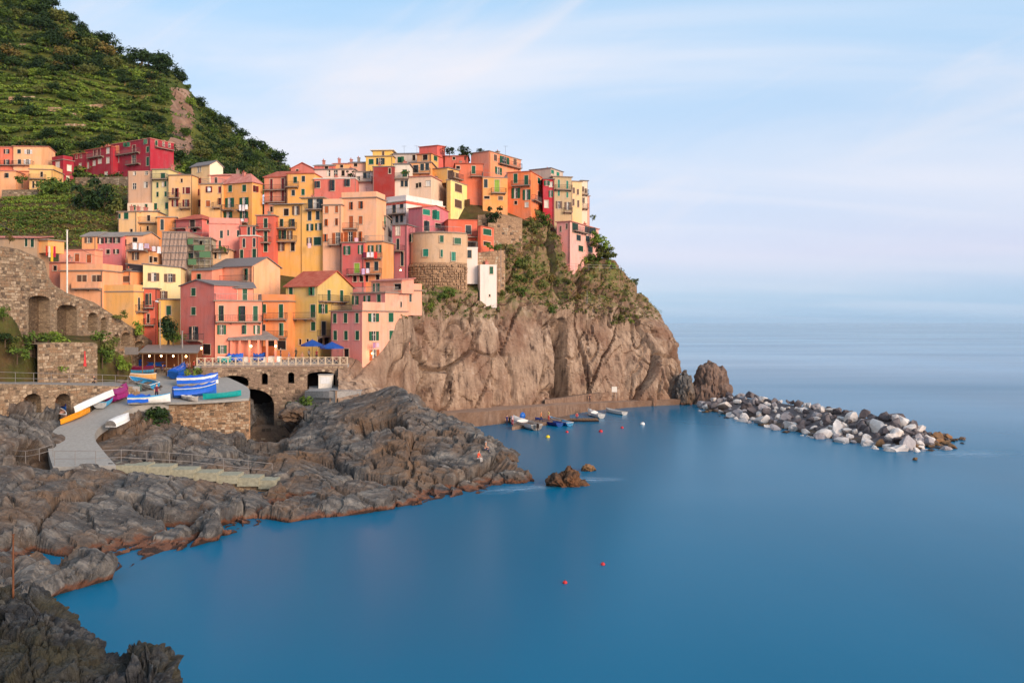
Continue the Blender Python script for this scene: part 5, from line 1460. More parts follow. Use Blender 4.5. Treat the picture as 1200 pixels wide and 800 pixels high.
# the long ramp wall with blind arches on the left
rw = empty('retaining_wall', at(60, 445, 112), 'long brown stone ramp wall with tall blind arches stepping down to the square', 'wall')
B = at(192, 400, 142); A = B + (at(-40, 400, 99) - B) * 1.4
top = poly((-40, 284), (0, 288), (22, 292), (52, 305), (56, 322), (62, 333), (78, 343), (110, 354), (150, 380), (185, 404), (200, 410))
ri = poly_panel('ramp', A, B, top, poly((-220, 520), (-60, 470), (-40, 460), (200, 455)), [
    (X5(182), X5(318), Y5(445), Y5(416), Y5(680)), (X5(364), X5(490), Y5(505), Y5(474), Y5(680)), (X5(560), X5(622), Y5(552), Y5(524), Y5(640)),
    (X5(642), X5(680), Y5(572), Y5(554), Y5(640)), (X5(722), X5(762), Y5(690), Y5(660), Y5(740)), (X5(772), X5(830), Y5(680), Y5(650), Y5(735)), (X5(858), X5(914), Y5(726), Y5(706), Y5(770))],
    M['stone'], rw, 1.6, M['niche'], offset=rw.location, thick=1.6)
facing(ri, M['facing'], rw, 3, prob=0.75)
# low stone wall of the planting bed, in front
lw = empty('stone_wall', at(80, 440, 110), 'low stone wall of the planting bed below the tall blind arches', 'wall')
li = poly_panel('bed', at(44, 420, 106.5), at(114, 420, 115.5), poly((40, 404), (60, 401), (110, 401), (116, 404)), poly((30, 452), (120, 452)), [], M['stone'], lw, offset=lw.location, thick=2.5)
facing(li, M['facing'], lw, 4)
# lower promenade wall with two arches
pw = empty('promenade_wall', at(80, 460, 108), 'stone wall with two dark arched vaults under the railed promenade', 'wall')
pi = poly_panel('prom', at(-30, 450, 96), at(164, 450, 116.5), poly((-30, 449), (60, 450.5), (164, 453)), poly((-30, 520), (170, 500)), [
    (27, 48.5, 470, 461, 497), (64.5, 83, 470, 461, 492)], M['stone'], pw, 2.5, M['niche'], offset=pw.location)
facing(pi, M['facing'], pw, 6)
pr_rows = [[at(-30, 449, 96) , at(60, 450.5, 105.3), at(164, 453, 116.4)], [at(-30, 446, 101), at(60, 446, 111), at(150, 448, 122)], [at(-30, 443, 106), at(60, 442, 116), at(150, 443, 127)]]
sheet('promenade', pr_rows, M['concrete'], 'railed stone promenade above the two vaults', 4, 10, skirt=0.6)
# bank between promenade and ramp wall on the far left
bank_rows = [[at(-60, 446, 97.5), at(10, 446, 103), at(46, 446, 108)], [at(-60, 415, 99), at(10, 420, 104.5), at(46, 430, 109)], [at(-60, 372, 100), at(8, 378, 105), at(30, 395, 110)], [at(-60, 330, 101), at(0, 345, 106.5), at(30, 380, 112)]]
bk = sheet('planted_bank', bank_rows, M['bank'], 'rocky planted bank left of the low stone wall', 10, 10, amp=0.5)
bed_rows = [[at(44, 403, 107), at(80, 401.5, 111), at(114, 401.5, 115.8)], [at(44, 398, 110), at(80, 397, 114), at(118, 397, 119)], [at(40, 393, 113), at(80, 392, 117), at(120, 393, 122)]]
sheet('planting_bed', bed_rows, M['bank'], 'earth bed on top of the low stone wall', 6, 8, amp=0.25)
bank2 = [[at(112, 452, 116.5), at(135, 448, 121), at(150, 444, 124)], [at(112, 420, 117.5), at(135, 428, 121.5), at(152, 432, 125)], [at(112, 398, 119), at(135, 412, 123), at(155, 420, 127)]]
sheet('planted_bank', bank2, M['bank'], 'rough bank between the low wall and the covered restaurant', 8, 8, amp=0.5)

# wall carrying the square
qw = empty('quay_wall', at(245, 500, 111), 'rough stone wall carrying the boat square above the rocks', 'wall')
qi = poly_panel('quay', at(196, 470, 112), at(292, 470, 113.6), poly((190, 472.5), (245, 471), (292, 468)), poly((190, 545), (300, 560)), [], M['stone_warm'], qw, offset=qw.location, thick=1.0)
facing(qi, M['facing'], qw, 8, (0.22, 0.42), (0.3, 0.8), 0.85, (0.03, 0.14))
qi2 = poly_panel('quay', at(291.5, 470, 113.6), at(291.5, 470, 122), poly((280, 468), (300, 468)), poly((280, 540), (300, 560)), [], M['stone_warm'], qw, offset=qw.location)
# bridge under the piazza
br = empty('bridge', at(320, 470, 127), 'stone bridge with a wide dark arch and a low upper arch carrying the piazza', 'bridge')
ZB = (200, 380, 5.0)
xb_ = lambda X: 200 + X / 5.0; yb_ = lambda Y: 380 + Y / 5.0
bA, bB = at(236, 440, 126.0), at(407, 440, 130.5)
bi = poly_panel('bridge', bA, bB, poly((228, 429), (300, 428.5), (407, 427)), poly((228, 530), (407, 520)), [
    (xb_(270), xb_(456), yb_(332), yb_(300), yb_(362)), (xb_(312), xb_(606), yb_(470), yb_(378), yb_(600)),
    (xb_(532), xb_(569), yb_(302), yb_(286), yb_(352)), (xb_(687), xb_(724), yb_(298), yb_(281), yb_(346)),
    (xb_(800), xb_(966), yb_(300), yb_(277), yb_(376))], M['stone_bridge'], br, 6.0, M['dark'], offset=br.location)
facing(bi, M['stone_bridge'], br, 9, (0.35, 0.6), (0.4, 0.9), 0.5, (0.015, 0.06))
c = MB()
for k in range(1):
    pass
P = bi['P']; L = bi['L']
for k in range(24):
    u0, u1 = L * k / 24 + 0.02, L * (k + 1) / 24 - 0.02
    z = bi['z_of']((u0 + u1) / 2, bi['top'](bi['px_of']((u0 + u1) / 2)))
    m = MB(); vs = [P(u0, z - .22, .12), P(u1, z - .22, .12), P(u1, z - .22, -.4), P(u0, z - .22, -.4), P(u0, z + .02, .12), P(u1, z + .02, .12), P(u1, z + .02, -.4), P(u0, z + .02, -.4)]
    m.add(vs, ((0, 1, 5, 4), (1, 2, 6, 5), (2, 3, 7, 6), (3, 0, 4, 7), (4, 5, 6, 7), (3, 2, 1, 0)))
    m.obj('coping_stone', M['pale_wood'] if False else M['slab'], br)
# piazza deck behind the parapet
pz_rows = [[at(228, 429.3, 126.0), at(310, 428.8, 128), at(408, 427.3, 130.6)], [at(236, 424, 133), at(310, 423.5, 134), at(412, 423, 135)], [at(240, 420, 141), at(310, 419.5, 141), at(420, 419, 141)]]
sheet('piazza', pz_rows, M['paving'], 'paved piazza on the bridge in front of the houses', 5, 10, skirt=0.4)
# landing right of the bridge with its wall
la = empty('landing_wall', at(390, 470, 124), 'grey concrete block wall of the landing below the bridge', 'wall')
poly_panel('landing', at(357, 470, 125.5), at(393, 470, 121), poly((350, 458), (425, 458)), poly((350, 500), (425, 500)), [], M['concrete'], la, offset=la.location, thick=1)
poly_panel('landing', at(392.8, 470, 121), at(423, 470, 126), poly((350, 457.5), (425, 457.5)), poly((350, 500), (425, 500)), [], M['stone_bridge'], la, offset=la.location, thick=1)
sheet('landing', [[at(357, 458, 125.5), at(392, 458, 121.2), at(423, 458, 126)], [at(362, 456, 128), at(392, 455, 127), at(426, 455, 130)], [at(362, 452, 131), at(392, 451, 132), at(428, 450, 134)]], M['concrete'], 'small concrete landing below the bridge', 3, 6)
# quay along the foot of the cliff
def quay():
    front = [(512, 502, 146.5), (555, 500, 147.8), (600, 494.8, 154), (650, 489, 162), (690, 481.5, 173), (730, 477.5, 180), (770, 475.2, 185), (806, 474, 187.5)]
    ztop = [2.5, 2.5, 2.4, 2.4, 1.6, 1.3, 1.2, 1.2]
    b, c = MB(), MB()
    pf = catmull(np.array([tuple(at(px, py, D)) for px, py, D in front]), 60); zt = np.interp(np.linspace(0, 1, 60), np.linspace(0, 1, 8), ztop)
    for k in range(59):
        p, q = pf[k], pf[k + 1]
        b.quad((p[0], p[1], -2.5), (q[0], q[1], -2.5), (q[0], q[1], zt[k + 1]), (p[0], p[1], zt[k]))
        c.quad((p[0], p[1], zt[k]), (q[0], q[1], zt[k + 1]), (q[0] + 1.5, q[1] + 14, zt[k + 1] + 0.1), (p[0] + 1.5, p[1] + 14, zt[k] + 0.1))
        if k > 22:
            y0 = 4.0
            b.quad((p[0] + .4, p[1] + y0, zt[k]), (q[0] + .4, q[1] + y0, zt[k + 1]), (q[0] + .4, q[1] + y0, 3.2), (p[0] + .4, p[1] + y0, 3.2))
            b.quad((p[0] + .4, p[1] + y0, 3.2), (q[0] + .4, q[1] + y0, 3.2), (q[0] + .6, q[1] + y0 + 2, 3.25), (p[0] + .6, p[1] + y0 + 2, 3.25))
    o = b.obj('quay', M['quay']); tag(o, 'brown stained stone quay along the foot of the cliff', kind='structure')
    o = c.obj('quay_path', M['quay_top']); tag(o, 'walkway on the quay below the cliff', kind='structure')
    w = MB()                                   # lower mooring ledge in front
    ledge = [atz(600, 500, 0.55), atz(640, 494.5, 0.55), atz(668, 490, 0.55)]
    for p, q in zip(ledge[:-1], ledge[1:]):
        w.quad((p.x, p.y, -2), (q.x, q.y, -2), (q.x, q.y, .55), (p.x, p.y, .55)); w.quad((p.x, p.y, .55), (q.x, q.y, .55), (q.x + .3, q.y + 5, .6), (p.x + .3, p.y + 5, .6))
    o = w.obj('mooring_ledge', M['quay']); tag(o, 'low mooring ledge of the quay', kind='structure')
M['quay'] = rock_mat('quay_stone', rgb(130, 104, 86), rgb(86, 66, 56), rgb(154, 128, 108), rgb(116, 86, 66), 0.8, (0, 0, 0), 0.5)
M['quay_top'] = rock_mat('quay_paving', rgb(150, 120, 100), rgb(112, 88, 74), rgb(170, 142, 122), None, 1.0, (0, 0, 0), 0.2)
quay()

# pale wash of the swell round the outer rocks
def wash(px, py, w, l, rz, label):
    t = NT('swell_wash'); v = t.coord((1, 1, 1), kind='Object')
    ln = t.n('ShaderNodeVectorMath', operation='LENGTH'); sc_ = t.coord((1 / w, 1 / l, 0)); t.l(sc_, ln.inputs[0])
    f = t.math('MULTIPLY', t.mr(ln.outputs['Value'], 0.2, 1.0, 0.55, 0.0), t.mr(t.noise(t.coord((.5, 1.2, 1)), 1.0, 5), .35, .7))
    t.col(rgb(170, 206, 230)); t.rough(.4); t.l(f, t.b.inputs['Alpha'])
    p = atz(px, py, 0.0); n = 28
    b = MB(); b.add([(0, 0, 0)] + [(w * math.cos(2 * math.pi * k / n), l * math.sin(2 * math.pi * k / n), 0) for k in range(n)], [(0, 1 + k, 1 + (k + 1) % n) for k in range(n)])
    o = b.obj('swell_wash', t.mat, None, (p.x, p.y, .03), (0, 0, rz)); tag(o, label, kind='stuff')
wash(606, 573, 5.5, 2.4, .5, 'pale wash of swell at the tip of the rocky point')
wash(690, 562, 5.0, 2.2, .1, 'pale wash of swell round the islet rock')
wash(1132, 532, 7.0, 4.0, .2, 'pale wash of swell off the breakwater tip')
# steps from the slipway along the rock
stw = empty('staircase', atS(150, 550), 'pale yellowish stone steps descending along the dark rock beside the railing', 'stairs')
M['step'] = simple('lichen_yellow_step_stone', rgb(156, 150, 128), 0.85, var=0.3)
seg = [(128, 172, 545), (172, 199, 546.5), (199, 227, 550), (227, 254, 553.5), (254, 278, 556.5), (278, 303, 559.5), (303, 322, 562.5), (322, 342, 567)]
for k, (a, b_, py) in enumerate(seg):
    p0 = at(a, py, 88.5 + k * 0.35); p1 = at(b_ + 1, py, 88.8 + k * 0.35)
    m = MB(); m.box(p0.x, p1.x, p0.y - 0.1, p0.y + 2.2, p0.z - 0.9, p0.z)
    m.obj('step', M['step'], stw, -stw.location)
m = MB()
p0, p1 = at(165, 552, 89.2), at(320, 566, 91)
m.quad((p0.x, p0.y, p0.z - 3.2), (p1.x, p1.y, p1.z - 2.2), (p1.x, p1.y, p1.z - 0.5), (p0.x, p0.y, p0.z - 0.3))
m.obj('side_wall', M['stone'], stw, -stw.location)

# ------------------------------------------------------------------ breakwater
def lump(seed, n=2):
    """an angular boulder of unit size"""
    s = np.random.default_rng(seed)
    import bmesh
    bm = bmesh.new(); bmesh.ops.create_icosphere(bm, subdivisions=n, radius=0.5)
    P = np.array([v.co[:] for v in bm.verts])
    for k in range(14):                        # plane cuts make flat broken faces
        d = s.normal(size=3); d /= np.linalg.norm(d); h = s.uniform(0.20, 0.40)
        t = P @ d; P = P - np.where(t > h, (t - h) * 0.97, 0)[:, None] * d
    P = P * s.uniform(0.75, 1.2, 3) + 0.02 * s.normal(size=P.shape)
    for v, p in zip(bm.verts, P): v.co = p
    me = bpy.data.meshes.new('boulder'); bm.to_mesh(me); bm.free()
    return me
LUMPS = [lump(100 + k) for k in range(10)]
BM = {'white': rock_mat('white_limestone', rgb(208, 198, 190), rgb(150, 140, 136), rgb(232, 226, 220), rgb(206, 188, 170), 0.9, bump=0.4),
      'grey': rock_mat('grey_boulder', rgb(150, 142, 142), rgb(96, 90, 92), rgb(188, 180, 178), None, 0.9, bump=0.5),
      'dark': rock_mat('dark_boulder', rgb(96, 86, 86), rgb(56, 50, 52), rgb(136, 124, 120), None, 0.9, bump=0.5, orange=rgb(104, 78, 50)),
      'brown': rock_mat('brown_boulder', rgb(132, 98, 68), rgb(80, 58, 42), rgb(164, 130, 92), rgb(148, 96, 54), 0.9, bump=0.5, orange=rgb(104, 78, 50))}
_bl = {}
def boulder(kind, loc, size, label, group):
    k = random.randrange(10)
    if (k, kind) not in _bl:
        me = LUMPS[k].copy(); me.materials.append(BM[kind]); _bl[(k, kind)] = me
    o = link_obj('boulder', _bl[(k, kind)], None, loc, (random.uniform(-.5, .5), random.uniform(-.5, .5), random.uniform(0, 6.28)))
    o.scale = (size * random.uniform(.85, 1.35), size * random.uniform(.8, 1.15), size * random.uniform(.65, .95))
    return tag(o, label, 'boulder', group)
BL = {'white': 'pale whitish boulder piled in the breakwater', 'grey': 'mid grey boulder piled in the breakwater', 'dark': 'dark purplish boulder piled in the breakwater', 'brown': 'brown weedy boulder piled in the breakwater'}
near_e = lambda t: np.array([np.interp(t, [0, .18, .42, .58, .72, .88, 1], [812, 870, 950, 1000, 1058, 1100, 1132]), np.interp(t, [0, .18, .42, .58, .72, .88, 1], [481, 494, 513, 522, 531, 529, 525])])
far_e = lambda t: np.array([np.interp(t, [0, .18, .42, .58, .72, .88, 1], [838, 885, 962, 1010, 1062, 1098, 1132]), np.interp(t, [0, .18, .42, .58, .72, .88, 1], [456, 463, 473, 483, 489, 508, 522])])
core = MB()
ring0 = []; ring1 = []; ring2 = []
for t in np.linspace(0, 1, 14):
    a, b2 = near_e(t), far_e(t)
    p = atz(a[0], a[1], 0.0); D1 = p.y * 1.09 + 6 * (1 - t); hgt = CAM_H - (b2[1] - HOR) / F * D1
    q = Vector(((b2[0] - 600) / F * D1, D1, max(hgt - 0.9, 0.05)))
    ring0.append(Vector((p.x, p.y + 1.0, -0.6))); ring1.append(q); ring2.append(q + Vector((0.6, 7, -3.5)))
for k in range(13):
    core.quad(ring0[k], ring0[k + 1], ring1[k + 1], ring1[k]); core.quad(ring1[k], ring1[k + 1], ring2[k + 1], ring2[k])
tag(core.obj('breakwater_mound', BM['dark']), 'rubble mound under the breakwater boulders', kind='structure')
nb_ = 0
sb = random.Random(21)
BANDS = ['beside the cliff end', 'in its middle stretch', 'towards its seaward tip']
for i in range(46):
    for j in range(6):
        t = (i + sb.uniform(-.4, .4) + 0.5) / 46; u = (j + sb.uniform(-.35, .35)) / 5.0
        t = min(max(t, 0), 1); u = min(max(u, -0.03), 1.05)
        if t > 0.93 and j % 2: continue
        k = min(int(t * 13), 12); f = t * 13 - k
        P0 = ring0[k].lerp(ring0[k + 1], f); P1 = ring1[k].lerp(ring1[k + 1], f)
        p = P0.lerp(P1, u)
        sz = min(3.6, 1.62 * math.exp(sb.gauss(0.22, 0.34))) * (0.85 if t > .9 else 1.0)
        x = sb.random()
        if t > 0.84: kind = 'brown' if x < .72 else ('dark' if x < .9 else 'grey')
        elif t > .5 and u < 0.35: kind = 'white' if x < .62 else ('grey' if x < .8 else 'brown')
        elif u < .12: kind = 'brown' if x < .4 else ('white' if x < .75 else 'grey')
        elif t < .42: kind = 'white' if x < (.48 if u < .55 else .34) else ('grey' if x < .66 else 'dark')
        else: kind = 'white' if x < .38 else ('grey' if x < .5 else 'dark')
        if kind == 'white' and sb.random() < .2: sz *= 1.25
        band = BANDS[0 if t < .34 else (1 if t < .67 else 2)]
        boulder(kind, (p.x, p.y, p.z + sz * 0.12), sz, BL[kind] + ' ' + band, 'boulders of the breakwater')
for px, py, sz, kind, lab in ((1116, 524, 1.6, 'brown', 'brown rock standing in the water just off the breakwater tip'), (1072, 538, 1.1, 'brown', 'small half sunk rock in front of the breakwater tip')):
    p = atz(px, py, 0.1); boulder(kind, p, sz, lab, None)

def crag(name, pts, mat, label, size, amp, kind=None, cat='rock', res=5):
    """a big single rock: a rough ellipsoid cut by planes and broken by joints"""
    import bmesh
    c, (sx, sy, sz), seed = pts, size, int(abs(pts[0] * 7 + pts[1])) % 97
    bm = bmesh.new(); bmesh.ops.create_icosphere(bm, subdivisions=res, radius=1.0)
    P = np.array([v.co[:] for v in bm.verts])
    Nn = P.copy()
    S = P * np.array([sx, sy, sz])
    S[:, 2] = np.where(S[:, 2] < 0, S[:, 2] * 0.5, S[:, 2])
    d = amp * (1.0 * blocks(S / (0.9 * sx), seed, 1.0, .4, .1) + 0.45 * blocks(S / (0.38 * sx), seed + 3, 1.0, .4, .1) + 0.2 * blocks(S / (0.16 * sx), seed + 5, 1.0, .4, .12))
    S = S + Nn * d[:, None]
    for v, p in zip(bm.verts, S): v.co = p
    me = bpy.data.meshes.new(name); bm.to_mesh(me); bm.free(); me.materials.append(mat)
    o = link_obj(name, me, None, c)
    return tag(o, label, cat if kind is None else None, kind=kind)
pk = at(834, 470, 189); crag('sea_rock', (pk.x, pk.y + 2, 0.2), M['crag'] if 'crag' in M else rock_mat('sea_rock_stone', rgb(118, 94, 80), rgb(66, 54, 50), rgb(150, 124, 106), rgb(98, 76, 66), 0.5, bump=0.8), 'pointed brown grey rock standing between the headland and the breakwater', (4.6, 4.6, 9.2), 1.0)
pk = at(802, 470, 189); crag('sea_rock', (pk.x, pk.y + 1, 0), M['shore'], 'dark rock shoulder at the foot of the headland by the quay end', (2.6, 3.6, 7.2), 0.7)
pk = atz(666, 570, 0); crag('islet', (pk.x, pk.y + 0.8, -0.3), M['islet'] if 'islet' in M else rock_mat('islet_stone', rgb(88, 66, 50), rgb(36, 31, 30), rgb(138, 102, 70), rgb(128, 78, 42), 0.9, bump=0.9), 'orange brown islet rock alone in the cove', (2.05, 1.4, 2.2), 0.75)
pk = atz(690, 552, 0); crag('islet', (pk.x, pk.y + 0.4, -0.2), BM['brown'], 'small rusty rock just behind the larger islet', (0.9, 0.6, 0.95), 0.3, res=4)
pk = atz(602, 566, 0); crag('shore_boulder', (pk.x, pk.y + 0.8, -0.2), M['shore'], 'rounded dark boulder at the tip of the rocky point', (1.9, 1.3, 1.5), 0.4, res=4)
for px, py, D, s, lab in ((402, 512, 111, 3.2, 'broad grey slab on the slope of the rocky point'), (452, 474, 121, 3.6, 'grey crest rock at the top of the rocky point'), (430, 470, 122, 2.6, 'rounded rock beside the landing wall'),
                          (540, 505, 107, 2.6, 'blue grey rounded rock near the outer end of the rocky point'), (590, 530, 101, 2.0, 'ribbed pointed rock next to the sitting couple'), (226, 518, 106, 2.8, 'brown upright rock below the boat square wall'), (345, 478, 121, 2.2, 'pale rock lying under the great bridge arch')):
    p = at(px, py, D); crag('rock', (p.x, p.y, p.z - s * 0.45), M['shore'], lab, (s, s * 0.8, s * 0.75), s * 0.2, res=4)
# ------------------------------------------------------------------ railings, balustrade, posts
def railing(label, pts, h=1.05, gap=2.0, mat='rail_grey', cat='railing', name='railing', mid=True, r=0.028):
    root = empty(name, pts[0], label, cat); o = root.location
    up = Vector((0, 0, 1))
    rails = [h] + ([h * .5] if mid else [])
    for z in rails:
        m = MB(); m.tube([p + up * z - o for p in pts], [r] * len(pts), 5); m.obj('rail', M[mat], root)
    for a, b in zip(pts[:-1], pts[1:]):
        n = max(1, round((b - a).length / gap))
        for k in range(n + (b is pts[-1])):
            p = a.lerp(b, k / n); m = MB(); m.bar(p - o - up * .15, p + up * h - o, r * 1.15, 6); m.obj('post', M[mat], root)
    return root
railing('pale metal railing along the promenade above the two vaults', [at(x, y, D) for x, y, D in ((-28, 449, 96.4), (60, 450.3, 105.6), (120, 451, 112), (150, 452, 115.5))], 1.35, 2.4)
railing('pale railing with two bars beside the steps on the dark rock', [at(x, y, D) for x, y, D in ((64, 546.5, 88.2), (112, 546, 88.6), (142, 544.5, 89.6), (172, 546, 91), (225, 549.5, 92.2), (262, 554, 93), (319, 560, 94.4))], 1.6, 2.4, r=0.03)
railing('thin pale railing curving over the rock left of the slipway foot', [at(x, y, D) for x, y, D in ((14, 540, 88), (30, 541, 87), (46, 538, 87), (62, 533, 88))], 1.1, 3.5)
railing('pale railing zigzagging below the cliff top pink house', [at(x, y, D) for x, y, D in ((655, 292, 189.5), (656, 302, 189), (660, 314, 188), (690, 316, 188.5), (727, 317, 191.5))], 1.1, 2.5)
def balustrade():
    root = empty('balustrade', at(230, 428, 126.2), 'pale balustrade with crossed panels along the edge of the piazza', 'balustrade'); o = root.location
    A, B = at(231, 428.6, 126.2), at(407, 427.2, 130.6)
    n = 20; up = Vector((0, 0, 1)); h = 1.15
    for k in range(n + 1):
        p = A.lerp(B, k / n); m = MB(); m.box(p.x - o.x - .09, p.x - o.x + .09, p.y - o.y - .09, p.y - o.y + .09, p.z - o.z, p.z - o.z + h + .08); m.obj('post', M['pale_wood'], root)
        if k < n:
            a, b = A.lerp(B, (k + .08) / n), A.lerp(B, (k + .92) / n)
            m = MB(); m.bar(a + up * h - o, b + up * h - o, .06); m.obj('top_rail', M['pale_wood'], root)
            m = MB(); m.bar(a + up * .12 - o, b + up * .12 - o, .05); m.obj('bottom_rail', M['pale_wood'], root)
            m = MB(); m.bar(a + up * .16 - o, b + up * (h - .06) - o, .035); m.obj('cross_bar', M['pale_wood'], root)
            m = MB(); m.bar(a + up * (h - .06) - o, b + up * .16 - o + Vector((0, .06, 0)), .035); m.obj('cross_bar', M['pale_wood'], root)
balustrade()
def pole(label, base, h, r, mat, name='pole', cat='pole', arm=None):
    root = empty(name, base, label, cat)
    m = MB(); m.bar((0, 0, -0.5), (0, 0, h), r, 8, r * .75); m.obj('shaft', mat, root)
    m = MB(); m.bar((0, 0, h), (0, 0, h + r), r * 1.3, 8); m.obj('cap', mat, root)
    if arm:
        m = MB(); m.bar((0, 0, h - .2), (arm, -.1, h + .1), r * .5, 6); m.obj('arm', mat, root)
        m = MB(); m.bar((arm - .05, -.1, h + .1), (arm + .35, -.15, h + .05), .12, 6, .16); m.obj('lamp_head', M['white'], root)
    return root
pole('tall white utility pole at the top of the ramp wall', at(78.7, 345, 122), 9.1, .12, M['white_trim'])
pole('grey mast at the corner of the covered restaurant', at(213.5, 436, 131), 6.2, .14, M['rail_grey'])
pole('grey lamp post with a curved head in front of the yellow house', at(187.5, 404, 131), 6.6, .09, M['rail_grey'], 'street_lamp', 'lamp post', -0.6)
pole('rusty iron stake rising from the near rocks', at(15.5, 690, 36.3), 2.3, .045, M['rust'])
pole('slim pale utility pole on the cliff beside the flower boxes', at(587, 336, 168.5), 8.6, .07, M['rail_grey'])
pole('short pale post leaning over the bare ledge below the pink cliff house', at(688, 353, 184), 2.2, .06, M['rail_grey'])
for px, py, lab in ((535, 466, 'white notice board on the cliff foot nearer the rocky point'), (720, 456, 'small white notice board on the cliff foot near the quay end')):
    D = 158 if px < 600 else 178
    root = empty('notice_board', at(px, py, D - 1.5), lab, 'sign')
    m = MB(); m.box(-.55, .55, -.04, .04, -.55, .55); m.obj('panel', M['white_trim'], root)
    m = MB(); m.bar((-.45, .06, -2.0), (-.45, .06, .5), .04).obj('post', M['rail_grey'], root); m = MB(); m.bar((.45, .06, -2.0), (.45, .06, .5), .04).obj('post', M['rail_grey'], root)

# ------------------------------------------------------------------ boats
def hull_pts(L, B, Hh, double, flare=0.8, n=13, m=9):
    rows = []
    for i in range(n):
        t = i / (n - 1)
        if double: w = max(0.02, math.sin(math.pi * t) ** 0.75)
        else: w = max(0.02, (1 - max(0, (t - .35) / .65) ** 2.2) * (0.82 + 0.18 * min(1, t / .35)))
        sheer = Hh * (1 + 0.28 * (2 * t - 1) ** 2 * (1 if t > .5 or double else .3))
        keel = 0.12 * Hh * (2 * t - 1) ** 4
        r = []
        for j in range(m):
            a = -math.pi / 2 + math.pi * j / (m - 1)
            y = math.sin(a); s = abs(y) ** flare * (1 if y >= 0 else -1)
            z = keel + (sheer - keel) * (1 - math.cos(a) ** 0.8)
            r.append(Vector(((t - .5) * L, s * B / 2 * w, z)))
        rows.append(r)
    return rows
def boat_parts(root, L, B, Hh, hull, inside, rim, double=False, cover=None, seats=2, covfrac=(0.02, 0.98), stripe=None):
    rows = hull_pts(L, B, Hh, double)
    n, m = len(rows), len(rows[0])
    def sk(rows, ins=0.0, up=0.0, z0=None):
        b = MB()
        P = []
        for r in rows:
            for p in r:
                q = p.copy(); q.y *= (1 - ins); q.x *= (1 - ins * .5)
                if z0 is not None: q.z = max(q.z, z0)
                q.z += up; P.append(q)
        b.add(P, [(i * m + j, i * m + j + 1, (i + 1) * m + j + 1, (i + 1) * m + j) for i in range(n - 1) for j in range(m - 1)])
        b.add(rows[0], [tuple(range(m))])
        return b
    ob = sk(rows); mats = [hull]
    if stripe is not None:
        mats = [hull, stripe]
        k = 0
        for i in range(n - 1):
            for j in range(m - 1):
                if j in (0, m - 2): ob.m[i * (m - 1) + j] = 1
    ob.obj('hull', mats, root, smooth=False)
    sk(rows, .08, 0.0, Hh * .38).obj('inside', inside, root)
    g = MB()
    for j in (0, m - 1):
        g.tube([r[j] + Vector((0, 0, .01)) for r in rows], [.05] * n, 5)
    g.bar(rows[0][0], rows[0][-1], .05)
    g.obj('gunwale', rim, root)
    if cover is None:
        for k in range(seats):
            i = int((k + 1) * n / (seats + 1)); a, c = rows[i][1], rows[i][-2]
            b = MB(); b.box(a.x - .14, a.x + .14, a.y * .95, c.y * .95, Hh * .62, Hh * .67); b.obj('seat', M['wood'], root)
    else:
        b = MB(); P = []; q = 9
        i0, i1 = int(covfrac[0] * (n - 1)), int(round(covfrac[1] * (n - 1)))
        rr = rows[i0:i1 + 1]; s = random.Random(int(L * 100 + B * 10))
        for ii, r in enumerate(rr):
            a, c = r[0], r[-1]; pk = .32 + .10 * math.sin(ii * 2.1) + s.uniform(-.05, .05)
            for j in range(q):
                t = j / (q - 1); y = a.y + (c.y - a.y) * t
                z = a.z + pk * (1 - abs(2 * t - 1) ** 1.6) - (0.62 * Hh + s.uniform(0, .10) if j in (0, q - 1) else (0.02 if j in (1, q - 2) else 0))
                P.append(Vector((a.x + s.uniform(-.02, .02), y * (1.10 if j in (0, q - 1) else (1.16 if j in (1, q - 2) else 1.03)), z)))
        k = len(rr)
        b.add(P, [(i * q + j, i * q + j + 1, (i + 1) * q + j + 1, (i + 1) * q + j) for i in range(k - 1) for j in range(q - 1)])
        b.add(P[:q], [tuple(range(q))]); b.add(P[-q:], [tuple(range(q - 1, -1, -1))])
        b.obj('cover', cover, root, smooth=True)
def paint(r, g, b): return simple('boat_paint', rgb(r, g, b), 0.4, var=0.2)
PT = {'white': M['white'], 'lblue': paint(80, 170, 212), 'blue': paint(36, 96, 176), 'navy': paint(34, 48, 120), 'mag': paint(150, 34, 104), 'maroon': paint(120, 30, 62), 'teal': paint(14, 146, 142),
      'yel': paint(232, 152, 34), 'org': paint(222, 164, 96), 'green': paint(52, 84, 78), 'grey': paint(168, 160, 152), 'wood': M['wood'], 'pink': paint(226, 170, 146), 'tarp': M['tarp_blue'], 'tarpd': simple('navy_tarpaulin', rgb(24, 74, 150), .5)}
def boat(label, A, B, beam, Hh, hull, inside='grey', rim='white', double=False, cover=None, flip=False, lift=0.0, seats=2, tilt=0.0, covfrac=(0.02, 0.98), name='boat', cat='boat', group='boats drawn up on the square', stripe=None, scale=1.0):
    c = (A + B) / 2; d = B - A; L = max(Vector((d.x, d.y, 0)).length, 1.2) * scale
    root = empty(name, c + Vector((0, 0, lift)), label, cat, group)
    pitch = math.atan2(d.z, Vector((d.x, d.y, 0)).length)
    root.rotation_euler = (R(180) if flip else tilt, -pitch, math.atan2(d.y, d.x))
    if flip: root.location.z += Hh * .95
    boat_parts(root, L, beam, Hh, PT[hull], PT[inside], PT[rim], double, PT[cover] if cover else None, seats, covfrac, PT[stripe] if stripe else None)
    return root
S = atS
boat('long white upturned kayak lying by the promenade wall', at(85, 483, 104.5), at(133, 461.5, 109.8), 1.0, .66, 'white', double=True, flip=True, name='kayak', lift=.1)
boat('small light blue rowing boat at the edge of the slipway', S(117, 480), S(130, 467), 2.0, .85, 'lblue', 'white', 'lblue', lift=.05)
boat('magenta covered boat above the light blue rowing boat', S(129, 473), S(149, 463), 2.3, 1.15, 'mag', 'mag', 'mag', cover='mag', lift=.05)
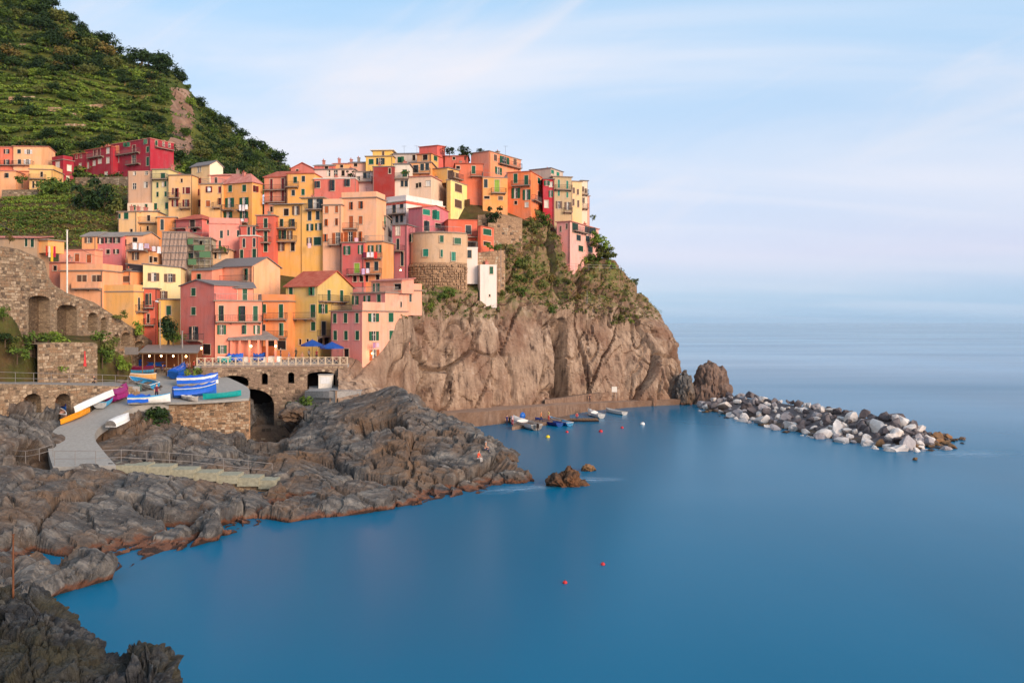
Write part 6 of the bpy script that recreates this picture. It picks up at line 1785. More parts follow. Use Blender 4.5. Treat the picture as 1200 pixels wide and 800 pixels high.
boat('orange yellow canoe at the left edge of the slipway', S(71, 499), S(106, 484), .85, .5, 'yel', 'yel', 'yel', double=True, name='canoe', lift=.1)
boat('short orange boat standing against the left vault corner', at(60, 499, 104), at(66, 486, 106), 1.1, .7, 'yel', 'wood', 'yel', lift=.15)
boat('pale pink board boat leaning beside the vault', at(66, 484, 106), at(79, 493, 104), .8, .4, 'pink', 'pink', 'white', double=True, lift=.35, tilt=.4)
boat('dark blue canoe parked in the mouth of the right vault', at(67, 478, 109), at(78, 487, 106.5), .9, .55, 'blue', 'blue', 'navy', double=True, lift=.5, tilt=.3)
boat('white upturned dinghy alone on the rock beside the slipway', atS(129, 502, .3), atS(151, 492, .3), 1.7, .75, 'white', flip=True, name='dinghy')
boat('white boat with a light blue deck half under a blue tarpaulin', S(151, 475), S(200, 472), 1.9, .95, 'white', 'lblue', 'lblue', cover='tarp', covfrac=(0.0, 0.5), scale=1.0, lift=.05)
boat('white and sky blue boat tilted on the square beside the magenta boat', S(183, 457), S(153, 449), 1.8, .8, 'white', 'lblue', 'white', tilt=-.25, lift=.1)
boat('amber wooden boat with a pale stern in the middle of the row', S(147, 444), S(183, 445), 1.7, .75, 'org', 'org', 'white', lift=.02)
boat('maroon boat with a light blue waterline band', S(182, 437), S(149, 438), 1.9, 1.0, 'lblue', 'maroon', 'maroon', stripe='maroon', lift=.02)
boat('long royal blue covered boat nearest the covered restaurant', S(199, 431), S(159, 431), 1.9, .9, 'blue', 'blue', 'blue', cover='tarp')
boat('dark green boat hidden behind the white and sky blue one', S(143, 459), S(166, 459), 1.5, .8, 'green', 'grey', 'green', lift=.02)
boat('blue tarpaulin covered boat beside the grey mast', S(203, 445), S(217, 437), 1.9, 1.2, 'blue', 'blue', 'blue', cover='tarp')
boat('large boat under a bright blue tarpaulin, upper of the pair by the bushes', S(208, 453), S(256, 450), 2.2, 1.15, 'white', 'blue', 'white', cover='tarp')
boat('large boat under a bright blue tarpaulin, lower of the pair nearest the wall', S(203, 467), S(254, 462), 2.4, 1.2, 'blue', 'blue', 'white', cover='tarp')
boat('teal green canoe on the edge of the wall above the rocks', S(238, 469.5), S(283, 465), .95, .62, 'teal', 'teal', 'teal', double=True, name='canoe', lift=.12)
boat('small grey white dinghy in front of the blue covered boats', S(215, 468), S(224, 469.5), 1.0, .5, 'grey', 'grey', 'white', name='dinghy', lift=.05)
boat('grey inflatable nose beside the small grey white dinghy', S(222, 470), S(232, 471), 1.1, .55, 'grey', 'white', 'grey', name='dinghy', lift=.03)
def atP(px, py): return at(px, py + 8, 137.0) + Vector((0, 0, 0))
PZ = lambda px, D: Vector(((px - 600) / F * D, D, float(np.interp(D, [126, 134, 141], [11.62, 12.0, 12.2]))))
boat('blue covered dinghy on the piazza near the salmon house', PZ(268, 133), PZ(285, 133), 1.7, .85, 'blue', 'blue', 'blue', cover='tarp', group='boats on the piazza')
boat('blue covered dinghy on the piazza in front of the wooden porch', PZ(297, 133), PZ(311, 133.5), 1.7, .9, 'navy', 'blue', 'blue', cover='tarpd', group='boats on the piazza')
boat('teal dinghy behind the left end of the balustrade', PZ(255, 131), PZ(271, 131.5), 1.4, .8, 'teal', 'teal', 'white', group='boats on the piazza')
boat('white upturned boat on the piazza right of the wooden porch', PZ(312, 134), PZ(330, 134), 1.6, .8, 'white', flip=True, group='boats on the piazza')
# afloat
W_ = lambda px, py: atz(px, py, -.12)
boat('white speedboat with a dark outboard moored at the quay', W_(629, 505), W_(597, 494.5), 2.5, 1.0, 'white', 'grey', 'white', group='boats moored at the quay', cover='white', covfrac=(.5, .98))
boat('dark blue rowing boat with orange gear aboard at the mooring ledge', W_(656, 500.5), W_(627, 494.5), 1.7, .7, 'navy', 'blue', 'navy', group='boats moored at the quay')
boat('bright blue and white rowing boat, outer one of the blue pair', W_(668, 500), W_(644, 493), 1.6, .7, 'blue', 'lblue', 'white', group='boats moored at the quay')
boat('small white motor dinghy behind the brown float', W_(705, 491), W_(689, 485.5), 1.7, .8, 'white', 'white', 'white', cover='white', covfrac=(.55, .98), group='boats moored at the quay')
boat('white open dinghy moored alone on the right of the others', W_(732, 487), W_(710, 482.5), 1.6, .7, 'white', 'white', 'grey', group='boats moored at the quay')
p = W_(628, 505.5)
ob = empty('outboard_motor', p + Vector((.3, -.1, .5)), 'black outboard motor hanging on the white speedboat', 'motor')
m = MB(); m.box(-.22, .22, -.18, .18, .1, .75); m.box(-.16, .16, -.13, .13, .752, .85); m.obj('cowling', M['dark'], ob)
m = MB(); m.bar((0, 0, .1), (0, 0, -.6), .08, 6); m.obj('shaft', M['iron'], ob)
fl = empty('raft', W_(680, 494) + Vector((0, 0, .1)), 'brown wooden float moored among the boats', 'raft', None)
for k in range(11):
    m = MB(); x = -3.1 + k * .58; m.box(x, x + .52, -1.4, 1.4, .35, .43); m.obj('plank', M['wood'], fl)
m = MB(); m.box(-3.2, 3.3, -1.3, -1.0, -.3, .347).box(-3.2, 3.3, 1.0, 1.3, -.3, .347); m.obj('beam', M['dark'], fl)
def buoy(px, py, r, c, label):
    root = empty('buoy', atz(px, py, 0), label, 'buoy', 'mooring buoys in the cove')
    m = MB(); pts = [(0, 0, -r * .5)]
    prof = [(r * .55, -r * .4), (r * .95, 0), (r, r * .35), (r * .8, r * .8), (r * .35, r * 1.12)]
    n = 10
    vs = [(q * math.cos(2 * math.pi * k / n), q * math.sin(2 * math.pi * k / n), z) for q, z in prof for k in range(n)]
    m.add(vs, [(i * n + k, i * n + (k + 1) % n, (i + 1) * n + (k + 1) % n, (i + 1) * n + k) for i in range(4) for k in range(n)] + [tuple(range(4 * n, 5 * n)), tuple(range(n - 1, -1, -1))])
    m.obj('float', c, root, smooth=True)
    m = MB(); m.bar((0, 0, r * 1.1), (0, 0, r * 1.5), r * .18, 6); m.obj('eye', M['iron'], root)
RED = simple('red_buoy_plastic', rgb(196, 42, 44), .4); YELB = simple('yellow_buoy_plastic', rgb(226, 196, 40), .4)
buoy(662, 683, .17, RED, 'dark red buoy nearest to the viewer in the open cove'); buoy(706.5, 661.5, .17, RED, 'red buoy a little farther out in the open cove')
buoy(642, 512.5, .34, YELB, 'yellow buoy in front of the moored boats'); buoy(664.5, 506.5, .25, RED, 'slim red buoy below the two blue boats')
buoy(704, 506, .34, RED, 'larger red float out from the brown raft'); buoy(729, 501.5, .26, RED, 'small red buoy left of the white one'); buoy(753, 497.5, .42, M['white'], 'white buoy farthest right in the harbour')
bb = empty('ball_float', at(611, 487, 156), 'big blue ball float on the quay edge', 'float')
m = MB(); prof = [(.25, -.75), (.62, -.45), (.78, 0), (.62, .45), (.25, .75)]; n = 12
vs = [(q * math.cos(2 * math.pi * k / n), q * math.sin(2 * math.pi * k / n), z) for q, z in prof for k in range(n)]
m.add(vs, [(i * n + k, i * n + (k + 1) % n, (i + 1) * n + (k + 1) % n, (i + 1) * n + k) for i in range(4) for k in range(n)] + [tuple(range(4 * n, 5 * n)), tuple(range(n - 1, -1, -1))]); m.obj('ball', PT['blue'], bb, smooth=True)
m = MB(); m.bar((0, 0, .7), (0, 0, .95), .08, 6); m.obj('eye', M['iron'], bb)

# ------------------------------------------------------------------ people: one skinned body per pose
SKIN = simple('skin', rgb(206, 150, 118), .6)
HAIRS = [simple('dark_hair', rgb(44, 32, 28), .7), simple('fair_hair', rgb(150, 112, 70), .7), simple('grey_hair', rgb(150, 146, 142), .7)]
def body_mesh(pose):
    """joints as one connected graph, grown with a skin modifier into one continuous body"""
    V, E, Rr = [], [], []
    def j(p, r, par=None):
        V.append(p); Rr.append(r); k = len(V) - 1
        if par is not None: E.append((par, k))
        return k
    sit = pose == 'sit'; walk = pose == 'walk'
    hz = .48 if sit else .95
    lean = .10 if sit else 0.02
    pel = j((0, 0, hz), .135); wst = j((0, -lean * .4, hz + .2), .125, pel); chs = j((0, -lean, hz + .42), .145, wst)
    nk = j((0, -lean * 1.1, hz + .58), .062, chs); hd0 = j((0, -lean * 1.2 - .01, hz + .66), .085, nk); hd = j((0, -lean * 1.2 - .015, hz + .77), .10, hd0); j((0, -lean * 1.2, hz + .84), .07, hd)
    j((0, -lean * 1.2 - .115, hz + .72), .018, hd0)                     # nose
    for s in (-1, 1):
        j((s * .10, -lean * 1.2 + .01, hz + .735), .016, hd)            # ears
        sh = j((s * .19, -lean, hz + .50), .065, chs)
        if pose == 'sit':
            el = j((s * .25, -.16, hz + .26), .046, sh); wr = j((s * .16, -.38, hz + .16), .033, el)
        elif walk:
            el = j((s * .24, s * .10, hz + .24), .046, sh); wr = j((s * .24, s * .14 - .14, hz + .02), .033, el)
        else:
            el = j((s * .25, .02, hz + .22), .046, sh); wr = j((s * .24, -.06, hz - .02), .033, el)
        d = Vector(V[wr]) - Vector(V[el]); d.normalize()
        pm = j(tuple(Vector(V[wr]) + d * .07), .030, wr)
        side = Vector((0, 1, 0)) if abs(d.y) < .7 else Vector((1, 0, 0))
        for f in (-1.5, -.5, .5, 1.5):
            a = j(tuple(Vector(V[pm]) + d * (.05 - .006 * abs(f)) + side * f * .016), .009, pm); j(tuple(Vector(V[a]) + d * .035 + Vector((-s * .012, 0, 0))), .008, a)
        j(tuple(Vector(V[wr]) + d * .05 + Vector((-s * .03, -.035, 0))), .010, wr)   # thumb
        hp_ = j((s * .10, 0, hz - .05), .105, pel)
        if sit:
            kn = j((s * .13, -.44, hz + .02), .072, hp_); an = j((s * .12, -.46, hz - .42), .045, kn); ft = j((s * .13, -.58, hz - .46), .042, an); j((s * .13, -.66, hz - .47), .03, ft)
        elif walk:
            kn = j((s * .10, -.10 - s * .12, .50), .072, hp_); an = j((s * .10, s * -.24 + .04, .09), .045, kn); ft = j((s * .11, s * -.24 - .08, .05), .042, an); j((s * .11, s * -.24 - .16, .04), .03, ft)
        else:
            kn = j((s * .11, -.02, .50), .072, hp_); an = j((s * .11, .02, .09), .045, kn); ft = j((s * .12, -.10, .05), .042, an); j((s * .12, -.18, .04), .03, ft)
    me = bpy.data.meshes.new('body'); me.from_pydata(V, E, [])
    o = link_obj('person', me)
    sk = o.modifiers.new('skin', 'SKIN')
    for v, r in zip(me.skin_vertices[0].data, Rr): v.radius = (r, r * (.78 if r > .12 else 1))
    me.skin_vertices[0].data[0].use_root = True
    sb_ = o.modifiers.new('sub', 'SUBSURF'); sb_.levels = 1; sb_.render_levels = 1
    dg = bpy.context.evaluated_depsgraph_get()
    out = bpy.data.meshes.new_from_object(o.evaluated_get(dg))
    bpy.data.objects.remove(o)
    P = np.array([v.co[:] for v in out.vertices])
    # clothing zones by distance to the skeleton: 0 skin, 1 top, 2 trousers, 3 shoes
    mi = []
    for f in out.polygons:
        c = np.mean(P[list(f.vertices)], 0); z = c[2] - hz
        if z > .57: k = 0
        elif abs(c[0]) > .19 and z < .30 or (sit and c[1] < -.2 and z > .08 and abs(c[0]) < .3): k = 0
        elif z > .04 and not (sit and c[1] < -.14 and z < .12): k = 1
        elif (c[2] < .11 and not sit) or (sit and z < -.40): k = 3
        else: k = 2
        mi.append(k)
    for _ in range(4): out.materials.append(SKIN)
    out.polygons.foreach_set('material_index', mi); out.polygons.foreach_set('use_smooth', [True] * len(mi))
    # hair cap
    h = MB(); n = 8; c0 = Vector((0, -lean * 1.2 + .012, hz + .775)); rr = .118
    vs = [c0 + Vector((rr * math.cos(2 * math.pi * k / n) * math.cos(e_), rr * 1.05 * math.sin(2 * math.pi * k / n) * math.cos(e_), rr * math.sin(e_))) for e_ in (R(-12), R(25), R(60)) for k in range(n)] + [c0 + Vector((0, 0, rr))]
    fs = [(i * n + k, i * n + (k + 1) % n, (i + 1) * n + (k + 1) % n, (i + 1) * n + k) for i in range(2) for k in range(n) if not (i == 0 and k in (5, 6))] + [(2 * n + k, 2 * n + (k + 1) % n, 3 * n) for k in range(n)]
    h.add(vs, fs)
    return out, h.mesh('hair', HAIRS[0], True)
BODIES = {p: body_mesh(p) for p in ('stand', 'walk', 'sit')}
_pm = {}
def cloth(c):
    if c not in _pm: _pm[c] = simple('clothing', rgb(*c), .85)
    return _pm[c]
SHOE = cloth((60, 52, 50))
def person(label, loc, pose, top, bottom, yaw, s=1.0, group='people out and about'):
    b, h = BODIES[pose]; me = b.copy()
    me.materials[1] = cloth(top); me.materials[2] = cloth(bottom); me.materials[3] = SHOE
    o = link_obj('person', me, None, loc, (0, 0, R(yaw))); o.scale = (s, s, s)
    tag(o, label, 'person', group)
    hm = h.copy(); hm.materials[0] = random.choice(HAIRS); link_obj('hair', hm, o)
    return o
def on_shore(px, py):
    """the visible point of the rocky shore nearest to the pixel"""
    V = SHV.reshape(-1, 3); q = V[:, 1] > 80
    V = V[q]; a = V[:, 0] / V[:, 1] * F + 600; b = HOR + (CAM_H - V[:, 2]) / V[:, 1] * F
    k = np.where((np.abs(a - px) < 1.5) & (np.abs(b - py) < 2.5))[0]
    if len(k) == 0: k = np.argsort((a - px) ** 2 + (b - py) ** 2)[:3]
    return Vector(V[k[np.argmin(V[k][:, 1])]])
person('person in an orange red shirt sitting on the rocky point', on_shore(560, 539), 'sit', (232, 84, 54), (200, 190, 180), 60)
person('bare shouldered person in dark trunks sitting behind the orange shirt', on_shore(565, 531) + Vector((0.3, .6, .1)), 'sit', (206, 150, 118), (52, 56, 84), 95)
QP = lambda px, py, D: at(px, py, D)
for p_, pose, top, bot, yaw, lab in (
    (atz(594, 498.5, .58), 'stand', (58, 50, 96), (40, 40, 60), 20, 'person in dark purple at the left end of the mooring ledge'), (atz(600.5, 498, .58), 'stand', (226, 190, 190), (170, 70, 80), -30, 'person in pale pink on the mooring ledge beside the blue ball float'),
    (atz(634, 494, .58), 'walk', (216, 120, 50), (60, 60, 80), 70, 'person in an orange top on the ledge behind the dark blue rowing boat'), (atz(643, 492.5, .58), 'stand', (236, 206, 130), (206, 80, 60), -60, 'person in a yellow top and red shorts behind the bright blue rowing boat'),
    (atz(676, 491.5, .43), 'sit', (206, 70, 66), (60, 60, 90), 0, 'person in red sitting on the brown float'), (at(691, 471.5, 176), 'stand', (84, 60, 60), (50, 44, 50), 20, 'person in brown standing on the quay above the brown float'),
    (at(533, 477.5, 152.5), 'stand', (220, 190, 170), (80, 70, 70), 0, 'person in a cream top on the quay path under the nearer notice board')):
    person(lab, p_, pose, top, bot, yaw)
person('person in a maroon jacket among the beached boats', atS(183.5, 468), 'stand', (110, 28, 44), (50, 40, 48), 30, 1.15)
person('person in dark clothes crouched on the promenade by the railing', at(110, 451.5, 115), 'sit', (54, 50, 52), (40, 40, 44), 20)
sq = random.Random(4)
COLS = [((214, 196, 186), 'cream top'), ((190, 70, 76), 'red top'), ((96, 84, 120), 'purple top'), ((230, 226, 220), 'white shirt'), ((60, 70, 96), 'navy top'), ((150, 120, 140), 'mauve top'), ((96, 110, 90), 'olive top'), ((200, 140, 110), 'peach top')]
for k, (px, py, D) in enumerate(((222, 436, 131), (227, 435, 132), (233, 432, 134), (238, 432, 135), (231, 436, 130), (219, 437, 133))):
    c, nm = COLS[k]; person(f'person in a {nm} standing right of the covered restaurant', at(px, py, D), 'stand', c, (60, 56, 70), sq.uniform(0, 360), sq.uniform(.94, 1.03))
for k, (px, D) in enumerate(((322, 135), (329, 136.5), (338, 135), (347, 137), (354, 134.5), (362, 136), (371, 135), (401, 136))):
    c, nm = COLS[(k + 3) % 8]; person(f'person in a {nm} on the piazza near the blue parasols', PZ(px, D), sq.choice(['stand', 'sit', 'walk']), c, (70, 64, 72), sq.uniform(0, 360), sq.uniform(.94, 1.03))

# ------------------------------------------------------------------ parasols, restaurant, porch
def parasol(label, loc, w, z):
    root = empty('parasol', loc, label, 'parasol', 'blue parasols on the piazza')
    m = MB(); n = 8
    ring = [(w / 2 * 1.08 * math.cos(2 * math.pi * (k + .5) / n), w / 2 * 1.08 * math.sin(2 * math.pi * (k + .5) / n), z) for k in range(n)]
    low = [(x * 1.01, y * 1.01, z - .22) for x, y, _ in ring]
    m.add(ring + low + [(0, 0, z + .85)], [(k, (k + 1) % n, 16) for k in range(n)] + [(8 + k, 8 + (k + 1) % n, (k + 1) % n, k) for k in range(n)])
    m.obj('canopy', PT['tarpd'], root)
    m = MB(); m.bar((0, 0, 0), (0, 0, z + .95), .035, 6); m.obj('pole', M['wood'], root)
    m = MB(); m.box(-.3, .3, -.3, .3, 0, .1); m.obj('base', M['concrete'], root)
    for k in range(n):
        m = MB(); m.bar((0, 0, z + .8), (ring[k][0] * .98, ring[k][1] * .98, z - .02), .015, 3); m.obj('rib', M['wood'], root)
parasol('blue parasol, left one of the pair on the piazza', PZ(366, 134.5), 3.3, 2.5)
parasol('blue parasol, right one of the pair in front of the dark pink house', PZ(389, 131.5), 3.4, 2.35)
LIT = NT('lit_bulb'); LIT.b.inputs['Emission Color'].default_value = (1, .55, .2, 1); LIT.b.inputs['Emission Strength'].default_value = 12.0; LIT.col((1, .7, .4, 1)); LIT = LIT.mat
def bulb(label, loc, e=14.0, r=.13):
    root = empty('lamp', loc, label, 'lamp', 'lit lamps at dusk')
    m = MB(); prof = [(r * .4, -r), (r, -r * .4), (r, r * .4), (r * .4, r)]; n = 8
    vs = [(q * math.cos(2 * math.pi * k / n), q * math.sin(2 * math.pi * k / n), z) for q, z in prof for k in range(n)]
    m.add(vs, [(i * n + k, i * n + (k + 1) % n, (i + 1) * n + (k + 1) % n, (i + 1) * n + k) for i in range(3) for k in range(n)] + [tuple(range(3 * n, 4 * n)), tuple(range(n - 1, -1, -1))]); m.obj('globe', LIT, root)
    m = MB(); m.bar((0, 0, r), (0, 0, r + .25), .03, 6); m.obj('fitting', M['iron'], root)
    l = bpy.data.lights.new('lamp_light', 'POINT'); l.energy = e; l.color = (1, .62, .3); l.shadow_soft_size = r
    link_obj('lamp_light', l, root, (0, -.3, 0))
def tables(root_label, loc, cloth_c):
    root = empty('table', loc, root_label, 'table', 'restaurant tables')
    m = MB(); m.box(-.45, .45, -.45, .45, .70, .75); m.obj('table_top', cloth_c, root)
    m = MB(); m.bar((0, 0, 0), (0, 0, .7), .05, 6); m.obj('leg', M['iron'], root)
def restaurant():
    o = at(192, 437, 130)
    root = empty('pavilion', o, 'open restaurant pavilion with a grey canopy roof at the end of the ramp wall', 'pavilion')
    g = o.z
    def pt(px, D, z): return Vector(((px - 600) / F * D, D, z)) - o
    zt = lambda px, D, py: CAM_H - (py - HOR) / F * D
    ze = zt(200, 127.5, 413.5)
    a, b, c, d = pt(162, 127.5, ze + .0), pt(232, 127.5, ze), pt(238, 134, ze + .9), pt(172, 134, ze + .9)
    m = MB(); up = Vector((0, 0, .16)); q = [a, b, c, d]
    m.add(q + [p + up for p in q], ((3, 2, 1, 0), (4, 5, 6, 7), (0, 1, 5, 4), (1, 2, 6, 5), (2, 3, 7, 6), (3, 0, 4, 7))); m.obj('canopy_roof', M['rail_grey'], root)
    m = MB(); m.quad(pt(166, 134, g - 1), pt(237, 134, g - 1), pt(237, 134, ze + .88), pt(166, 134, ze + .88)); m.obj('back_wall', simple('warm_timber_wall', rgb(120, 70, 44), .8), root)
    for px in (167, 181, 195, 209, 222, 231):
        m = MB(); p = pt(px, 127.9, g - .3); m.bar(p, Vector((p.x, p.y, ze - o.z)), .08, 6); m.obj('post', M['wood'], root)
    m = MB(); m.bar(pt(163, 127.8, ze - .1), pt(231.5, 127.8, ze - .1), .1); m.obj('eave_beam', M['wood'], root)
    m = MB(); r = rail_mb([pt(170, 127.7, g), pt(205, 127.7, g)], .9, 'i'); r.obj('rail', M['iron'], root)
    for k, (px, D, py) in enumerate(((175, 129.5, 417), (189, 130.5, 417), (203, 130, 417), (218, 130.5, 417.5))):
        bulb(f'{["leftmost", "second", "third", "rightmost"][k]} of the four warm bulbs under the grey canopy', pt(px, D, zt(px, D, py)) + o, 10)
    for k, (px, D) in enumerate(((174, 130), (184, 130.5), (198, 130), (210, 130.5))):
        tables('small white topped table under the grey canopy', Vector(((px - 600) / F * D, D, g)), M['white_trim'])
        cc, nm = COLS[(k * 2) % 8]
        person(f'diner in a {nm} seated under the grey canopy', Vector(((px + 5 - 600) / F * D, D + .2, g)), 'sit', cc, (60, 54, 60), 90 + 40 * k)
    sg = empty('sign', at(154, 411, 126.5), 'blank grey awning panel left of the canopy', 'awning')
    m = MB(); m.box(-1.0, 1.0, -.05, .05, -.55, .55); m.obj('panel', M['rail_grey'], sg); m = MB(); m.bar((0, .1, -2.5), (0, .1, .5), .06); m.obj('post', M['wood'], sg)
restaurant()
def porch():
    o = PZ(300, 133.2)
    root = empty('porch', o, 'wooden porch with a sloping grey roof on the front of the salmon house', 'porch')
    def pt(px, D, z): return Vector(((px - 600) / F * D, D, z)) - o
    z1 = CAM_H - (398.5 - HOR) / F * 133; z2 = CAM_H - (394.5 - HOR) / F * 137
    q = [pt(267, 132.6, z1), pt(327, 133.4, z1), pt(312, 137.0, z2 + .8), pt(270, 135.6, z2 + .8)]; up = Vector((0, 0, .15))
    m = MB(); m.add(q + [p + up for p in q], ((3, 2, 1, 0), (4, 5, 6, 7), (0, 1, 5, 4), (1, 2, 6, 5), (2, 3, 7, 6), (3, 0, 4, 7))); m.obj('porch_roof', M['tile_grey'], root)
    for px in (271, 281, 292.5, 303, 313, 323):
        p = pt(px, 133.1, o.z); m = MB(); m.box(p.x - .14, p.x + .14, p.y - .14, p.y + .14, -.3, z1 - o.z - .01); m.obj('post', plaster(SALMON), root)
    m = MB(); p0, p1 = pt(271, 133.2, o.z), pt(281, 133.2, o.z); m.box(p0.x, p1.x, p0.y - .1, p0.y + .1, -.3, 1.0); m.obj('low_wall', M['white_trim'], root)
    m = MB(); p0, p1 = pt(281, 133.2, o.z), pt(323, 133.3, o.z); m.box(p0.x, p1.x, p0.y - .1, p0.y + .1, -.3, .7); m.obj('front_panel', M['white_trim'], root)
    for px in (276, 286.5, 297.5, 308, 318):
        m = MB(); p = pt(px, 136.0, o.z); m.box(p.x - .5, p.x + .5, p.y, p.y + .08, .2, 2.3); m.obj('door', M['sh_b'], root)
    for px, lab in ((294, 'left lit globe of the wooden porch'), (323, 'right lit globe of the wooden porch')):
        bulb(lab, pt(px, 132.6, CAM_H - (405.5 - HOR) / F * 132.6) + o, 16, .16)
porch()
bulb('lit wall lamp at the foot of the dark pink gabled house', at(236, 408, 131.5), 14, .16)
bulb('lit lamp in the doorway of the salmon corner house', at(436, 414, 134.0), 10, .12)
bulb('lit street lamp between the mauve house and the tower plinth', at(469.5, 316.5, 160.5), 8, .14)
# white kiosk under the upper right arch, and bits on the landing
ks = empty('kiosk', at(381, 456.5, 128), 'white boxy kiosk under the right arch of the bridge', 'kiosk')
m = MB(); m.box(-1.0, 1.0, 0, 1.2, 0, 2.2); m.obj('cabin', M['white_trim'], ks); m = MB(); m.box(-1.1, 1.1, -.1, 1.3, 2.202, 2.3); m.obj('roof', M['concrete'], ks)
m = MB(); m.box(-.7, .7, -.04, 0, .9, 1.9); m.obj('shutter', M['white'], ks)
cr = empty('crate', at(403, 456, 127), 'yellow crate beside a pale box on the landing', 'crate'); m = MB(); m.box(-.5, .3, -.4, .4, 0, .6); m.obj('box', PT['yel'], cr); m = MB(); m.box(-.52, .32, -.42, .42, .602, .68); m.obj('lid', PT['org'], cr)
kf = empty('folded_parasol', at(99, 437, 113.5), 'furled red parasol standing behind the promenade railing', 'parasol')
m = MB(); m.bar((0, 0, .9), (0, 0, 2.9), .26, 8, .12); m.obj('canopy', RED, kf); m = MB(); m.bar((0, 0, 0), (0, 0, 3.1), .04, 6); m.obj('pole', M['wood'], kf)

# ------------------------------------------------------------------ laundry, scaffolding, pots, aerials
def laundry(label, a, b, cols, drop=.9):
    root = empty('laundry', a, label, 'laundry', 'washing hung out to dry')
    m = MB(); m.bar((0, 0, 0), b - a, .012, 3); m.obj('line', M['iron'], root)
    n = len(cols)
    for k, c in enumerate(cols):
        p = (b - a) * ((k + .08) / n); q = (b - a) * ((k + .88) / n); dr = drop * random.uniform(.75, 1.2)
        g = MB(); P = []
        for i in range(5):
            for jx in range(6):
                r = p.lerp(q, jx / 5); P.append((r.x, r.y + .05 * math.sin(jx * 2 + k + i * .6), r.z - dr * i / 4))
        g.add(P, [(i * 6 + jx, i * 6 + jx + 1, (i + 1) * 6 + jx + 1, (i + 1) * 6 + jx) for i in range(4) for jx in range(5)])
        g.obj('cloth', cloth(c), root, smooth=True)
Zp = lambda Z, X, Y, D: at(Z[0] + X / Z[2], Z[1] + Y / Z[2], D)
laundry('white sheets and a lilac towel above the orange laundry balcony', Zp(Z5, 842, 78, 147), Zp(Z5, 955, 84, 147), [(236, 230, 228), (228, 222, 224), (190, 160, 176)], 1.0)
laundry('pale pink washing on the right end of the orange laundry house', Zp(Z5, 965, 100, 147), Zp(Z5, 1030, 104, 147), [(226, 206, 206), (236, 226, 222)], 1.1)
laundry('red, white and yellow beach towels hung at the ramp wall', Zp(Z5, 290, 98, 126), Zp(Z5, 356, 102, 126), [(206, 60, 40), (236, 220, 200), (240, 186, 50), (196, 40, 70)], 1.9)
laundry('white cloth hung from the ochre house window', Zp(Z2, 676, 300, 179.6), Zp(Z2, 706, 301, 179.6), [(232, 226, 222)], .9)
laundry('white washing on the middle balcony of the large orange house', Zp(Z2, 898, 420, 176), Zp(Z2, 964, 419, 176), [(236, 226, 224), (226, 210, 206), (238, 232, 228)], 1.1)
laundry('red and white washing on the low balcony of the large orange house', Zp(Z2, 880, 518, 176), Zp(Z2, 965, 515, 176), [(200, 50, 50), (228, 220, 214), (222, 120, 110)], .8)
laundry('white and crimson washing on the raspberry house balcony', Zp(Z7, 630, 35, 154.2), Zp(Z7, 735, 30, 154.2), [(110, 30, 60), (236, 226, 228), (228, 210, 214), (210, 50, 50)], 1.0)
laundry('lilac towels on the lower raspberry house balcony', Zp(Z7, 620, 148, 154.2), Zp(Z7, 680, 146, 154.2), [(206, 170, 200), (230, 206, 214)], 1.0)
laundry('pink towel on the right balcony of the peach apartment house', Zp(Z3, 690, 712, 156.6), Zp(Z3, 724, 712, 156.6), [(236, 176, 186)], 1.0)
laundry('pink cloth under the loggia of the golden orange house', Zp(Z3, 360, 750, 158), Zp(Z3, 392, 750, 158), [(238, 190, 190)], .9)
laundry('mauve towel drying on the salmon corner house', Zp(Z7, 700, 668, 133), Zp(Z7, 748, 668, 134), [(170, 120, 150), (206, 170, 180)], .9)
